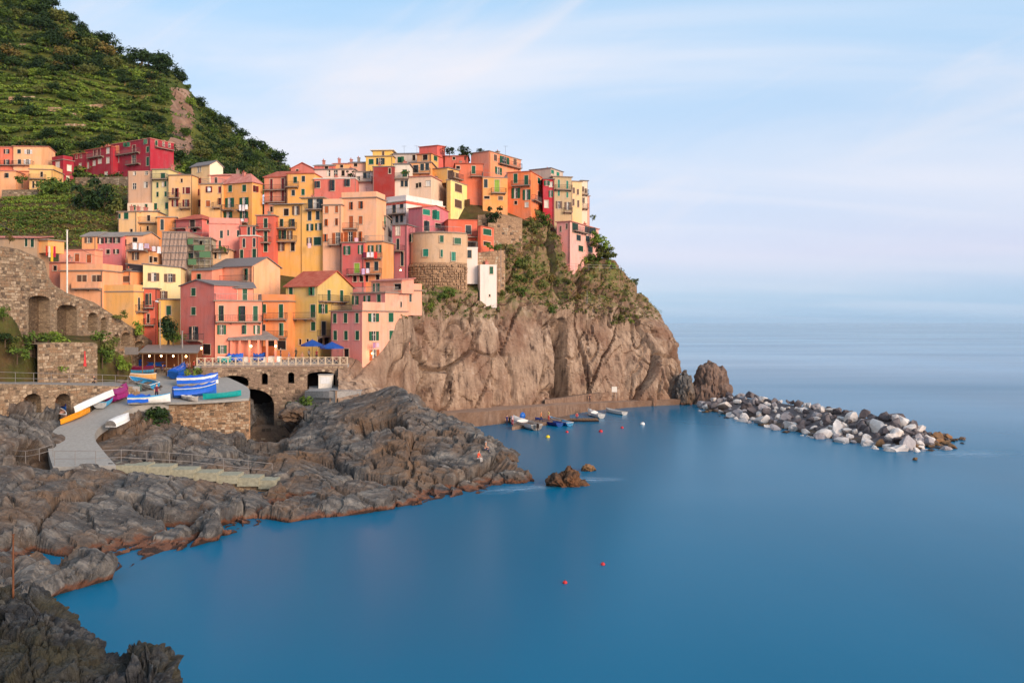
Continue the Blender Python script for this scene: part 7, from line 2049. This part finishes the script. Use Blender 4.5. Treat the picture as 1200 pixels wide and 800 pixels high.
def scaffold():
    root = empty('scaffolding', Zp(Z2, 540, 860, 149.8), 'metal scaffolding with green netting on the unfinished house', 'scaffolding'); o = root.location
    xs = [540, 580, 620, 660, 700]
    for X in xs:
        m = MB(); m.bar(Zp(Z2, X, 640, 149.8) - o, Zp(Z2, X, 900, 149.8) - o, .05, 5); m.obj('standard', M['rail_grey'], root)
        m = MB(); m.bar(Zp(Z2, X, 640, 150.9) - o, Zp(Z2, X, 900, 150.9) - o, .05, 5); m.obj('standard', M['rail_grey'], root)
    for Y in (655, 700, 745, 795, 845):
        a, b = Zp(Z2, 536, Y, 149.7) - o, Zp(Z2, 704, Y, 149.7) - o
        m = MB(); m.box(a.x, b.x, a.y, a.y + 1.1, a.z - .06, a.z); m.obj('deck', M['wood'], root)
        m = MB(); m.bar(a + Vector((0, 0, 1)), b + Vector((0, 0, 1)), .035, 4); m.obj('guard_rail', M['rail_grey'], root)
    net = NT('green_netting'); net.col(rgb(88, 120, 84)); net.rough(.9); net = net.mat
    for X0, X1, Y0, Y1 in ((538, 578, 658, 698), (582, 658, 703, 742), (622, 700, 748, 790), (540, 600, 800, 842)):
        a, b = Zp(Z2, X0, Y1, 149.6) - o, Zp(Z2, X1, Y0, 149.6) - o
        m = MB(); m.box(a.x, b.x, a.y, a.y + .02, a.z, b.z); m.obj('netting', net, root)
    net2 = NT('grey_netting'); net2.rough(.95)
    nv = net2.noise(net2.coord((.2, .2, 3)), 2.0, 3); net2.col(net2.mix(nv, rgb(176, 150, 132), rgb(150, 124, 110))); net2 = net2.mat
    r2 = empty('scaffold_sheeting', Zp(Z2, 358, 860, 149.2), 'pale grey sheeting in vertical strips over the wrapped house', 'sheeting'); o = r2.location
    for k in range(3):
        X0, X1 = 358 + k * 59, 358 + k * 59 + 57
        g = MB(); P = []
        for i in range(12):
            for jx in range(8):
                p = Zp(Z2, X0 + (X1 - X0) * jx / 7, 612 + 260 * i / 11, 149.2) - o; P.append((p.x, p.y + .10 * math.sin(jx * 1.9 + k + i * .9), p.z))
        g.add(P, [(i * 8 + jx, i * 8 + jx + 1, (i + 1) * 8 + jx + 1, (i + 1) * 8 + jx) for i in range(11) for jx in range(7)])
        g.obj('sheet', net2, r2)
    for Y in (612, 660, 708, 756, 804):
        m = MB(); m.bar(Zp(Z2, 356, Y, 149.0) - o, Zp(Z2, 536, Y, 149.0) - o, .05, 5); m.obj('tube', M['rail_grey'], r2)
scaffold()
def aerial(label, p, h=2.2):
    root = empty('aerial', p, label, 'aerial', 'television aerials on the roofs')
    m = MB(); m.bar((0, 0, -.5), (0, 0, h), .03, 4); m.obj('mast', M['iron'], root)
    m = MB(); m.bar((-.6, 0, h - .1), (.6, 0, h - .1), .02, 4)
    for k in range(5): m.bar((-.5 + k * .25, -.25, h - .1), (-.5 + k * .25, .25, h - .1), .012, 3)
    m.obj('antenna', M['iron'], root)
for hs_, x, lab in ((s2, -4, 'thin television aerial on the grey house near the skyline'), (s2, -1, 'second thin aerial on the grey house near the skyline'), (s1, -1.5, 'television aerial on the bright yellow house'), (r1, -3, 'television aerial on the bright red roof'), (t5, 0, 'television aerial on the peach orange apartment block'), (u6, -4, 'television aerial on the apricot hillside house'), (q6b, -3, 'television aerial on the tall peach apartment house'), (e1, -4, 'television aerial on the salmon gable house')):
    aerial(lab, hs_.local((x, hs_.wR * .5, hs_.roofz)))
# ------------------------------------------------------------------ vegetation
def leaf_cards(b, c, rad, n, size, rs, squash=0.8, mi=0):
    """leaf clumps through an ellipsoid"""
    for _ in range(n):
        d = Vector((rs.gauss(0, 1), rs.gauss(0, 1), rs.gauss(0, 1))); d.normalize()
        r = rad * (rs.random() ** 0.45)
        p = c + Vector((d.x * r, d.y * r, d.z * r * squash))
        nrm = (d + Vector((rs.gauss(0, .5), rs.gauss(0, .5), rs.gauss(0, .5) + .4))).normalized()
        u = nrm.orthogonal().normalized(); w = nrm.cross(u); a = rs.uniform(0, 6.28)
        u, w = u * math.cos(a) + w * math.sin(a), w * math.cos(a) - u * math.sin(a)
        s = size * rs.uniform(.6, 1.3)
        b.add([p - u * s, p + w * s * .45 + nrm * s * .12, p + u * s, p - w * s * .45 + nrm * s * .12], ((0, 1, 2, 3),), mi)
LEAF = {'dark': leaf_mat('dark_leaves', rgb(34, 52, 26), rgb(54, 72, 32)), 'mid': leaf_mat('green_leaves', rgb(70, 92, 34), rgb(100, 116, 48)),
        'olive': leaf_mat('olive_leaves', rgb(88, 96, 44), rgb(116, 114, 58)), 'bright': leaf_mat('bright_leaves', rgb(100, 126, 40), rgb(140, 152, 60)), 'dry': leaf_mat('dry_leaves', rgb(126, 98, 52), rgb(108, 112, 52))}
BARK = simple('bark', rgb(88, 70, 54), .9)
def tree_proto(seed, kind, h, w, lobes, n, leaf, trunk=True):
    rs = random.Random(seed); b = MB(); t = MB()
    top = []
    for k in range(lobes):
        a = rs.uniform(0, 6.28); r = w * .5 * rs.uniform(.15, .80)
        z = h * rs.uniform(.42 if trunk else .22, .84)
        c = Vector((r * math.cos(a), r * math.sin(a), z)); top.append(c)
        leaf_cards(b, c, w * rs.uniform(.15, .30), n // lobes, leaf, rs, .8)
    t.tube([Vector((0, 0, -.6)), Vector((.05 * h * .3, 0, h * .25)), Vector((.0, .02 * h, h * .5))], [.045 * h, .035 * h, .02 * h], 6)
    for c in top[:4]:
        t.bar((0, 0, h * .3), c, .018 * h, 4, .008 * h)
    return b.mesh('crown', LEAF[kind]), t.mesh('trunk', BARK)
PRO = {}
for kind in LEAF:
    for v in range(3):
        PRO[(kind, 'tree', v)] = tree_proto(hash((kind == 'dark', v)) % 1000 + len(PRO), kind, 5.2, 5.0, 9, 620, .34)
        PRO[(kind, 'bush', v)] = tree_proto(50 + len(PRO), kind, 2.4, 3.2, 6, 260, .26, False)
        PRO[(kind, 'far', v)] = tree_proto(90 + len(PRO), kind, 5.0, 7.2, 15, 620, .44)
def plant(what, kind, loc, s, label, group, name=None):
    cr, tr = PRO[(kind, what, random.randrange(3))]
    nm = name or ('bush' if what == 'bush' else 'tree')
    root = empty(nm, loc, label, 'bush' if nm == 'bush' else 'tree', group, random.uniform(0, 6.28))
    root.scale = (s * random.uniform(.85, 1.2), s * random.uniform(.85, 1.2), s * random.uniform(.85, 1.15))
    link_obj('crown', cr, root); link_obj('trunk', tr, root)
    return root
rv = random.Random(99)
# trees one can tell apart on the hillside; scrub for the rest
HILL_LAB = {'dark': 'dark evergreen tree on the hillside above the village', 'mid': 'mid green broad tree on the hillside above the village', 'olive': 'grey olive tree on the hillside above the village', 'dry': 'yellowish dry tree on the hillside above the village', 'bright': 'fresh green tree on the hillside above the village'}
n_t = 0
tries = 0
while n_t < 255 and tries < 3000:
    tries += 1
    px, py = rv.uniform(-15, 335), rv.uniform(-5, 212)
    terr = px < 150 and 92 < py < 162
    if terr and rv.random() < .8: continue
    if 194 < px < 236 and 90 < py < 184 and rv.random() < .85: continue
    p = hit_hill(px, py, 222)
    if p is None: continue
    D = p.y
    k = rv.random()
    if px > 225: kind = 'dark' if k < .62 else ('mid' if k < .8 else 'olive')
    elif py < 90: kind = 'dark' if k < .55 else ('mid' if k < .8 else ('olive' if k < .93 else 'dry'))
    else: kind = 'dark' if k < .35 else ('mid' if k < .65 else ('bright' if k < .8 else ('olive' if k < .94 else 'dry')))
    s = rv.uniform(.55, 1.05) * (1.15 if py < 90 and px < 190 else .85)
    plant('far', kind, p - Vector((0, 0, .6)), s, HILL_LAB[kind], 'trees on the hillside'); n_t += 1
# the trees that stand against the sky along the ridge
for px, py, s, kind in ((8, -2, 1.2, 'dark'), (48, 2, 1.0, 'mid'), (62, 6, 1.1, 'dark'), (84, 22, 1.0, 'dark'), (78, 16, .9, 'mid'), (96, 34, .8, 'dark'), (116, 52, 1.2, 'dark'), (124, 56, 1.3, 'dark'), (132, 64, 1.0, 'dark'), (104, 48, .9, 'mid'), (152, 70, .8, 'mid'), (166, 68, 1.4, 'dark'), (174, 66, 1.5, 'dark'), (184, 70, 1.3, 'dark'),
                        (194, 76, 1.2, 'dark'), (211, 92, 1.1, 'dark'), (214, 96, .8, 'dark'), (232, 124, .8, 'dark'), (246, 138, .9, 'mid'), (258, 148, .9, 'dark'), (270, 154, .9, 'dark'), (284, 162, 1.0, 'dark'), (296, 170, 1.1, 'dark'), (306, 176, 1.1, 'dark'), (316, 184, 1.0, 'mid'), (326, 192, 1.1, 'dark')):
    p = None
    for q in range(0, 30, 2):
        p = hit_hill(px, py + q, 240)
        if p is not None: break
    if p is not None: plant('far', kind, p - Vector((0, 0, .8)), s, 'tree standing against the sky on the hill ridge', 'trees along the ridge')
scrub = MB(); scr = random.Random(12); cnt = 0
mats = ['dark', 'mid', 'olive', 'bright', 'dry']
for _ in range(20000):
    px, py = scr.uniform(-80, 338), scr.uniform(-12, 215)
    if 197 < px < 232 and 92 < py < 188 and scr.random() < .88: continue
    D = 0
    p = None
    # cheap: step along the view line coarsely
    for D in range(222, 440, 5):
        w = at(px, py, D)
        if w.x < -330 or w.x > -70: continue
        if ground_hill(w.x, w.y) >= w.z: p = w; break
    if p is None: continue
    z = ground_hill(p.x, p.y)
    terr = px < 150 and 92 < py < 165
    k = scr.random()
    if px > 228: mi = 0 if k < .55 else (1 if k < .8 else 2)
    elif terr: mi = 3 if k < .55 else (1 if k < .8 else 2)
    else: mi = 0 if k < .32 else (1 if k < .62 else (2 if k < .82 else (3 if k < .93 else 4)))
    leaf_cards(scrub, Vector((p.x, p.y + scr.uniform(-2, 2), z + .3)), scr.uniform(.7, 1.7) * (.6 if terr else 1), 9, .52, scr, .6, mi)
tag(scrub.obj('scrub', [LEAF[m] for m in mats]), 'low green scrub covering the hillside', kind='stuff')
# vine rows on the cultivated terraces
vines = MB()
for r in range(11):
    py = 96 + r * 6.2
    for k in range(120):
        px = -8 + k * 1.25 + scr.uniform(-.4, .4)
        if px > 142 - 3 * abs(r - 5) or (r % 3 == 1 and 60 < px < 90): continue
        p = None
        for D in range(232, 340, 3):
            w = at(px, py + 2 * math.sin(px * .05 + r), D)
            if ground_hill(w.x, w.y) >= w.z: p = w; break
        if p is None: continue
        leaf_cards(vines, Vector((p.x, p.y, ground_hill(p.x, p.y) + .6)), .75, 8, .34, scr, .7, 0 if (r % 4) else 1)
tag(vines.obj('vine_rows', [LEAF['bright'], LEAF['mid']]), 'bright green vine rows on the hill terraces', kind='stuff')
# the near bank below the hotel: hedges and brambles
for px, py, s, kind, lab in ((56, 228, 1.5, 'mid', 'round green hedge left of the hotel garden'), (66, 226, 1.6, 'mid', 'round green hedge in front of the small crimson cottage'), (76, 228, 1.5, 'mid', 'round green hedge at the end of the hotel garden wall'), (48, 231, 1.2, 'mid', 'low hedge by the yellow cottage'),
                        (100, 246, 2.1, 'dark', 'dark bramble thicket on the lower bank, left part'), (112, 242, 2.3, 'dark', 'dark bramble thicket on the lower bank, middle part'), (122, 248, 2.0, 'dark', 'dark bramble thicket on the lower bank, right part'), (136, 252, 1.4, 'olive', 'brownish shrub beside the cream houses'),
                        (188, 192, 1.5, 'olive', 'olive green tree in front of the hotel gable'), (194, 194, 1.4, 'mid', 'green tree at the right corner of the hotel'), (196, 196, 1.2, 'mid', 'green shrub behind the pale olive house'), (50, 186, 1.6, 'dark', 'dark tree right of the apricot hillside house'), (27, 214, 1.2, 'mid', 'shrub on the terrace of the peach cottage'), (6, 226, 1.0, 'mid', 'low shrub below the peach cottage'), (220, 205, 1.3, 'bright', 'fresh green shrub behind the cream tower house')):
    p = hit_hill(px, py, 160)
    if p is not None: plant('bush', kind, p - Vector((0, 0, .3)), s * 1.15, lab, 'garden shrubs on the bank')
strips = MB()
for py, x0, x1 in ((233, 0, 88), (238, 4, 80), (246, 0, 78), (252, 0, 74), (257, 2, 60), (263, 10, 92), (268, 0, 50), (232, 104, 140), (238, 100, 142)):
    for k in range(int((x1 - x0) * 1.6)):
        px = x0 + k / 1.6; w = hit_hill(px, py + .06 * (px - 40) * -.3 + scr.uniform(-.8, .8), 155, 260)
        if w is None: continue
        leaf_cards(strips, w + Vector((0, 0, .25)), .6, 7, .3, scr, .7, 0 if py < 248 else 1)
for _ in range(1700):
    w = hit_hill(scr.uniform(0, 150), scr.uniform(218, 292), 155, 260)
    if w is None: continue
    leaf_cards(strips, w + Vector((0, 0, .2)), scr.uniform(.5, 1.0), 7, .3, scr, .6, scr.choice([0, 1, 2, 2, 3, 3]))
tag(strips.obj('terrace_planting', [LEAF['bright'], LEAF['mid'], LEAF['olive'], LEAF['dry']]), 'green terrace strips and dry growth on the bank below the hotel', kind='stuff')
# dry stone wall under the hotel
def quickwall(label, A, B, top, bottom, mat='stone', seed=1, thick=.8, name='stone_wall'):
    e_ = empty(name, A, label, 'wall'); i_ = poly_panel('wall', A, B, top, bottom, [], M[mat], e_, offset=A, thick=thick); facing(i_, M['facing'] if mat == 'stone' else M[mat], e_, seed, (.4, .7), (.5, 1.2), .6); return e_
quickwall('terrace wall supporting the crimson hotel', at(88, 212, 221), at(152, 212, 214), poly((80, 208), (152, 207)), poly((80, 236), (152, 240)), 'stone', 31)
quickwall('grey stone wall below the peach cottage on the hillside', at(2, 226, 212), at(44, 226, 212), poly((0, 222.5), (44, 222)), poly((0, 240), (44, 240)), 'stone', 32)
quickwall('tall stone garden wall under the mango orange house', at(560, 262, 182), at(612, 262, 184), poly((560, 252), (585, 250), (612, 256)), poly((560, 300), (612, 300)), 'stone_warm', 33)
quickwall('rough stone wall under the flower boxes of the vermilion cube', at(560, 300, 166.5), at(592, 300, 170), poly((556, 296), (592, 293)), poly((556, 345), (592, 345)), 'stone_warm', 34)
quickwall('low wall with a grey top below the tangerine house', at(572, 262, 178), at(612, 262, 181), poly((570, 261), (612, 263)), poly((570, 290), (612, 295)), 'stone_warm', 35)
# headland growth
HV = HEAD.reshape(-1, 3); HPX = HV[:, 0] / HV[:, 1] * F + 600; HPY = HOR + (CAM_H - HV[:, 2]) / HV[:, 1] * F
def hit_head(px, py):
    k = np.where((np.abs(HPX - px) < 1.6) & (np.abs(HPY - py) < 1.6) & (HV[:, 1] < 232))[0]
    if len(k) == 0: return None
    return Vector(HV[k[np.argmin(HV[k][:, 1])]])
HL = [(582, 246, 1.3, 'dark', 'dark clipped bush beside the mango orange house'), (577, 252, 1.0, 'dark', 'small dark bush under the mango orange house'), (617, 250, 1.4, 'dark', 'dark ivy like bush under the tangerine house, left'), (626, 254, 1.5, 'mid', 'hanging green bush under the tangerine house, middle'), (634, 262, 1.4, 'mid', 'hanging green bush below the crimson house'), (622, 264, 1.2, 'olive', 'olive bush on the steep slope below the tangerine house'), (630, 274, 1.2, 'mid', 'green bush on the steep slope above the ledge path'),
      (604, 318, 1.6, 'mid', 'broad green bush in the middle of the headland slope, left'), (614, 315, 1.5, 'mid', 'broad green bush in the middle of the headland slope, right'), (622, 324, 1.1, 'olive', 'olive shrub at the right of the broad green bush'), (610, 328, 1.0, 'dark', 'dark shrub below the broad green bush'), (634, 334, .9, 'olive', 'small shrub on the middle ledge'), (600, 342, 1.0, 'olive', 'dry shrub right of the blank white house'), (612, 346, .9, 'mid', 'green shrub above the bare slab'), (590, 346, .8, 'olive', 'olive tuft beside the blank white house'), (640, 356, .9, 'mid', 'green tuft at the head of the cleft'), (650, 366, .8, 'mid', 'green tuft inside the cleft'),
      (706, 276, 1.5, 'bright', 'tall fresh green bush at the end of the pink cliff house'), (714, 284, 1.9, 'bright', 'large fresh green bush on the seaward shoulder'), (720, 290, 1.7, 'mid', 'green bush leaning over the seaward edge'), (722, 300, 1.5, 'mid', 'green bush below the large fresh one'), (713, 300, 1.5, 'olive', 'reddish olive bush behind the cliff railing'), (696, 306, 1.2, 'mid', 'green bush under the arches of the pink cliff house'), (684, 308, 1.1, 'bright', 'bright bush at the bend of the cliff railing'), (726, 312, 1.0, 'bright', 'bright tuft at the end of the cliff railing'), (704, 314, 1.0, 'olive', 'olive tuft below the cliff railing'),
      (742, 376, 1.2, 'olive', 'green yellow shrub on the lower seaward shoulder'), (750, 378, 1.1, 'bright', 'bright shrub on the lower seaward shoulder'), (730, 380, 1.0, 'olive', 'olive tuft left of the bright shoulder shrub'), (700, 340, .8, 'olive', 'olive tuft on the bare upper slope'), (676, 350, .9, 'dry', 'dry tuft on the ledge under the path'), (666, 332, .9, 'mid', 'green tuft under the zigzag railing'), (648, 322, .9, 'dry', 'dry shrub beside the steps of the pink cliff house'), (756, 326, .8, 'olive', 'olive tuft on the seaward skyline'),
      (520, 352, 1.0, 'mid', 'green tuft hanging from the tower plinth'), (508, 356, .9, 'olive', 'olive tuft on top of the bare rock by the salmon corner house'), (528, 344, .8, 'mid', 'small ivy patch at the foot of the tower plinth'), (498, 362, .8, 'bright', 'bright tuft above the leaning rock face')]
for px, py, s, kind, lab in HL:
    if px > 700: px -= 9
    if kind == 'dark' and px > 590: kind = 'mid'
    elif kind == 'mid' and random.random() < .45: kind = 'olive'
    p = None
    for q in range(0, 16, 2):
        p = hit_head(px, py + q) or hit_head(px, py - q)
        if p is not None: break
    if p is None: p = at(px, py + 8, 197 if px > 690 else (184 if py > 270 else 181))
    plant('bush', kind, p - Vector((0, 0, .5)), s * .9, lab, 'bushes on the headland')
tufts = MB(); tr_ = random.Random(44)
N_h = grid_normals(HEAD); 
for _ in range(1600):
    px, py = tr_.uniform(590, 775), tr_.uniform(252, 392)
    if py > 345 + (px - 590) * .26: continue
    p = hit_head(px, py)
    if p is None or p.z < 19: continue
    leaf_cards(tufts, p + Vector((0, -.1, .15)), tr_.uniform(.3, .9), 8, .27, tr_, .7, tr_.choice([0, 1, 1, 1, 2, 2, 2]))
for _ in range(160):
    p = hit_head(tr_.uniform(470, 590), tr_.uniform(342, 372))
    if p is None: continue
    leaf_cards(tufts, p + Vector((0, -.1, .15)), tr_.uniform(.3, .7), 7, .26, tr_, .7, tr_.choice([0, 1, 2]))
tag(tufts.obj('ledge_growth', [LEAF['mid'], LEAF['olive'], LEAF['dry']]), 'grass and herbs on the ledges of the headland', kind='stuff')
# gardens on the skyline, ramp wall plants, trees by the square
for p, s, w, kind, lab in ((Zp(Z4, 215, 140, 194), .9, 'bush', 'dark', 'roof garden shrub right of the red penthouse'), (Zp(Z4, 300, 150, 195), 1.3, 'bush', 'dark', 'dark roof garden bush on the skyline left of the peach orange block'), (Zp(Z4, 285, 152, 195.5), .9, 'bush', 'mid', 'small roof garden bush beside the dark one'), (Zp(Z4, 380, 130, 196), .6, 'bush', 'dark', 'tiny roof shrub on the edge of the peach orange block'),
                           (at(197, 407, 134), .95, 'tree', 'dark', 'leafy dark tree in front of the yellow house'), (at(203, 405, 133.4), .55, 'tree', 'mid', 'small leafy tree beside the dark one'), (at(160, 392, 133.5), 1.0, 'bush', 'bright', 'spiky bright green plant at the foot of the orange blank wall'),
                           (at(227, 445, 124.5), .75, 'bush', 'bright', 'yellow green bush between the boats and the bridge, left'), (at(236, 444, 125), .7, 'bush', 'olive', 'olive bush between the boats and the bridge, right'),
                           (at(178, 499, 109), 1.25, 'bush', 'dark', 'dark creeper hanging below the half covered boat, left'), (at(189, 498, 109.5), 1.2, 'bush', 'dark', 'dark creeper hanging below the half covered boat, right'), (at(184, 490, 110), .8, 'bush', 'mid', 'green creeper patch on the wall corner'),
                           (at(345, 488, 122), 1.0, 'bush', 'dark', 'dark ivy clump at the foot of the bridge'), (at(354, 482, 123), 1.1, 'bush', 'mid', 'ivy clump climbing the corner of the bridge'), (at(366, 492, 121), .9, 'bush', 'dark', 'ivy in the shade of the landing wall'), (at(404, 486, 120), .6, 'bush', 'bright', 'fresh grass tuft beside the landing wall'),
                           (at(20, 420, 104), .8, 'bush', 'mid', 'green shrub among the rocks of the far left bank'), (at(12, 405, 104), .7, 'bush', 'olive', 'reddish green shrub at the left edge of the bank'), (at(40, 408, 108), .9, 'bush', 'mid', 'agave like shrub left of the low stone wall'), (at(56, 402, 110), .8, 'bush', 'mid', 'green shrub in the planting bed, left'), (at(66, 402, 111), .9, 'bush', 'bright', 'green shrub in the planting bed below the second tall arch'), (at(116, 400, 118), .9, 'bush', 'mid', 'green shrub in the planting bed under the small arches'), (at(128, 412, 120), .9, 'bush', 'olive', 'olive shrub spilling right of the low stone wall'), (at(120, 424, 118), 1.0, 'bush', 'mid', 'green shrub beside the right end of the low stone wall'), (at(138, 432, 121), .9, 'bush', 'bright', 'yellow green shrub by the maroon boat'), (at(70, 440, 110), .6, 'bush', 'bright', 'low green tuft behind the promenade railing'),
                           (at(6, 400, 103), .7, 'bush', 'dark', 'dark shrub cut by the left edge of the photo'), (at(4, 370, 104), .6, 'bush', 'mid', 'ivy on the ramp wall at the left edge'), (at(37, 494, 104), .8, 'bush', 'mid', 'green weeds in the mouth of the left vault'),
                           (Zp(Z5, 60, 60, 125), .55, 'bush', 'dry', 'red geraniums trailing over the ramp wall'), (Zp(Z5, 770, 560, 128), .7, 'bush', 'olive', 'shrub row on the ramp wall below the orange blank wall'), (Zp(Z8, 800, 425, 165.4), .6, 'bush', 'bright', 'flower boxes of the vermilion cube'), (Zp(Z8, 860, 430, 165.6), .6, 'bush', 'mid', 'flower boxes right of the vermilion cube'),
                           (Zp(Z3, 1045, 258, 177.6), .5, 'bush', 'mid', 'potted shrub on the balcony of the off white house'), (Zp(Z3, 668, 272, 182), .6, 'bush', 'dark', 'rooftop shrub behind the coral pink house'), (Zp(Z2, 780, 745, 152.5), .5, 'bush', 'mid', 'potted plants along the small peach balcony'), (Zp(Z1, 130, 380, 211), 1.0, 'bush', 'mid', 'green climber beside the peach cottage'), (Zp(Z4, 990, 490, 187), .5, 'bush', 'olive', 'roof plants of the pink cliff house')):
    plant(w, kind, p - Vector((0, 0, .3)), s, lab, None)
# dry stone walls between the hill terraces
for px0, px1, py, lab in ((72, 88, 137, 'short pinkish dry stone wall in the middle of the hill terraces'), (76, 100, 150, 'dry stone wall on the lowest hill terrace'), (56, 72, 132, 'small dry stone wall left of the pinkish one'), (10, 40, 118, 'long low dry stone wall on the left hill terraces'), (100, 124, 128, 'dry stone wall at the right end of the hill terraces')):
    A, B = hit_hill(px0, py, 222), hit_hill(px1, py, 222)
    if A is None or B is None or (A - B).length > 30: continue
    root = empty('terrace_wall', A, lab, 'wall', 'dry stone walls of the hill terraces')
    n = 14
    for k in range(n):
        p, q = A.lerp(B, k / n) - A, A.lerp(B, (k + .94) / n) - A
        for j in range(2):
            m = MB(); h0 = -.3 + j * .75; m.add([p + Vector((0, 0, h0)), q + Vector((0, 0, h0)), q + Vector((0, .8, h0)), p + Vector((0, .8, h0)), p + Vector((0, .05, h0 + .72)), q + Vector((0, .05, h0 + .72 + random.uniform(-.1, .1))), q + Vector((0, .8, h0 + .72)), p + Vector((0, .8, h0 + .72))], ((0, 1, 5, 4), (1, 2, 6, 5), (2, 3, 7, 6), (3, 0, 4, 7), (4, 5, 6, 7)))
            m.obj('stone', random.choice((M['facing'], M['facing_pale'], M['stone_warm'])), root)
# cables from the white utility pole
for k, (a, b2, sag, lab) in enumerate(((at(78.7, 277, 122), at(-20, 252, 124), 1.2, 'sagging cable from the white utility pole to the left edge'), (at(78.7, 278, 122), at(128, 300, 147), 1.0, 'sagging cable from the white utility pole to the rose pink low house'), (at(0, 262, 126), at(60, 283, 126), .8, 'lower cable crossing above the geranium cottage'))):
    root = empty('overhead_cable', a, lab, 'cable'); m = MB()
    pts = [a.lerp(b2, t / 12) - a - Vector((0, 0, sag * 4 * (t / 12) * (1 - t / 12))) for t in range(13)]
    m.tube(pts, [.03] * 13, 4); m.obj('wire', M['iron'], root)
# ------------------------------------------------------------------ evening haze over the sea
hzm = bpy.data.materials.new('haze_air'); hzm.use_nodes = True
ht = hzm.node_tree; ht.nodes.clear()
ho = ht.nodes.new('ShaderNodeOutputMaterial'); hv = ht.nodes.new('ShaderNodeVolumePrincipled')
hv.inputs['Color'].default_value = (0.58, 0.80, 1.0, 1); hv.inputs['Density'].default_value = 0.00002; hv.inputs['Anisotropy'].default_value = 0.0
ht.links.new(hv.outputs[0], ho.inputs['Volume'])
m = MB(); m.box(-41000, 41000, -41000, 41000, -5, 235)
tag(m.obj('haze', hzm), 'thin evening haze over the sea', kind='stuff')
bpy.context.view_layer.update()
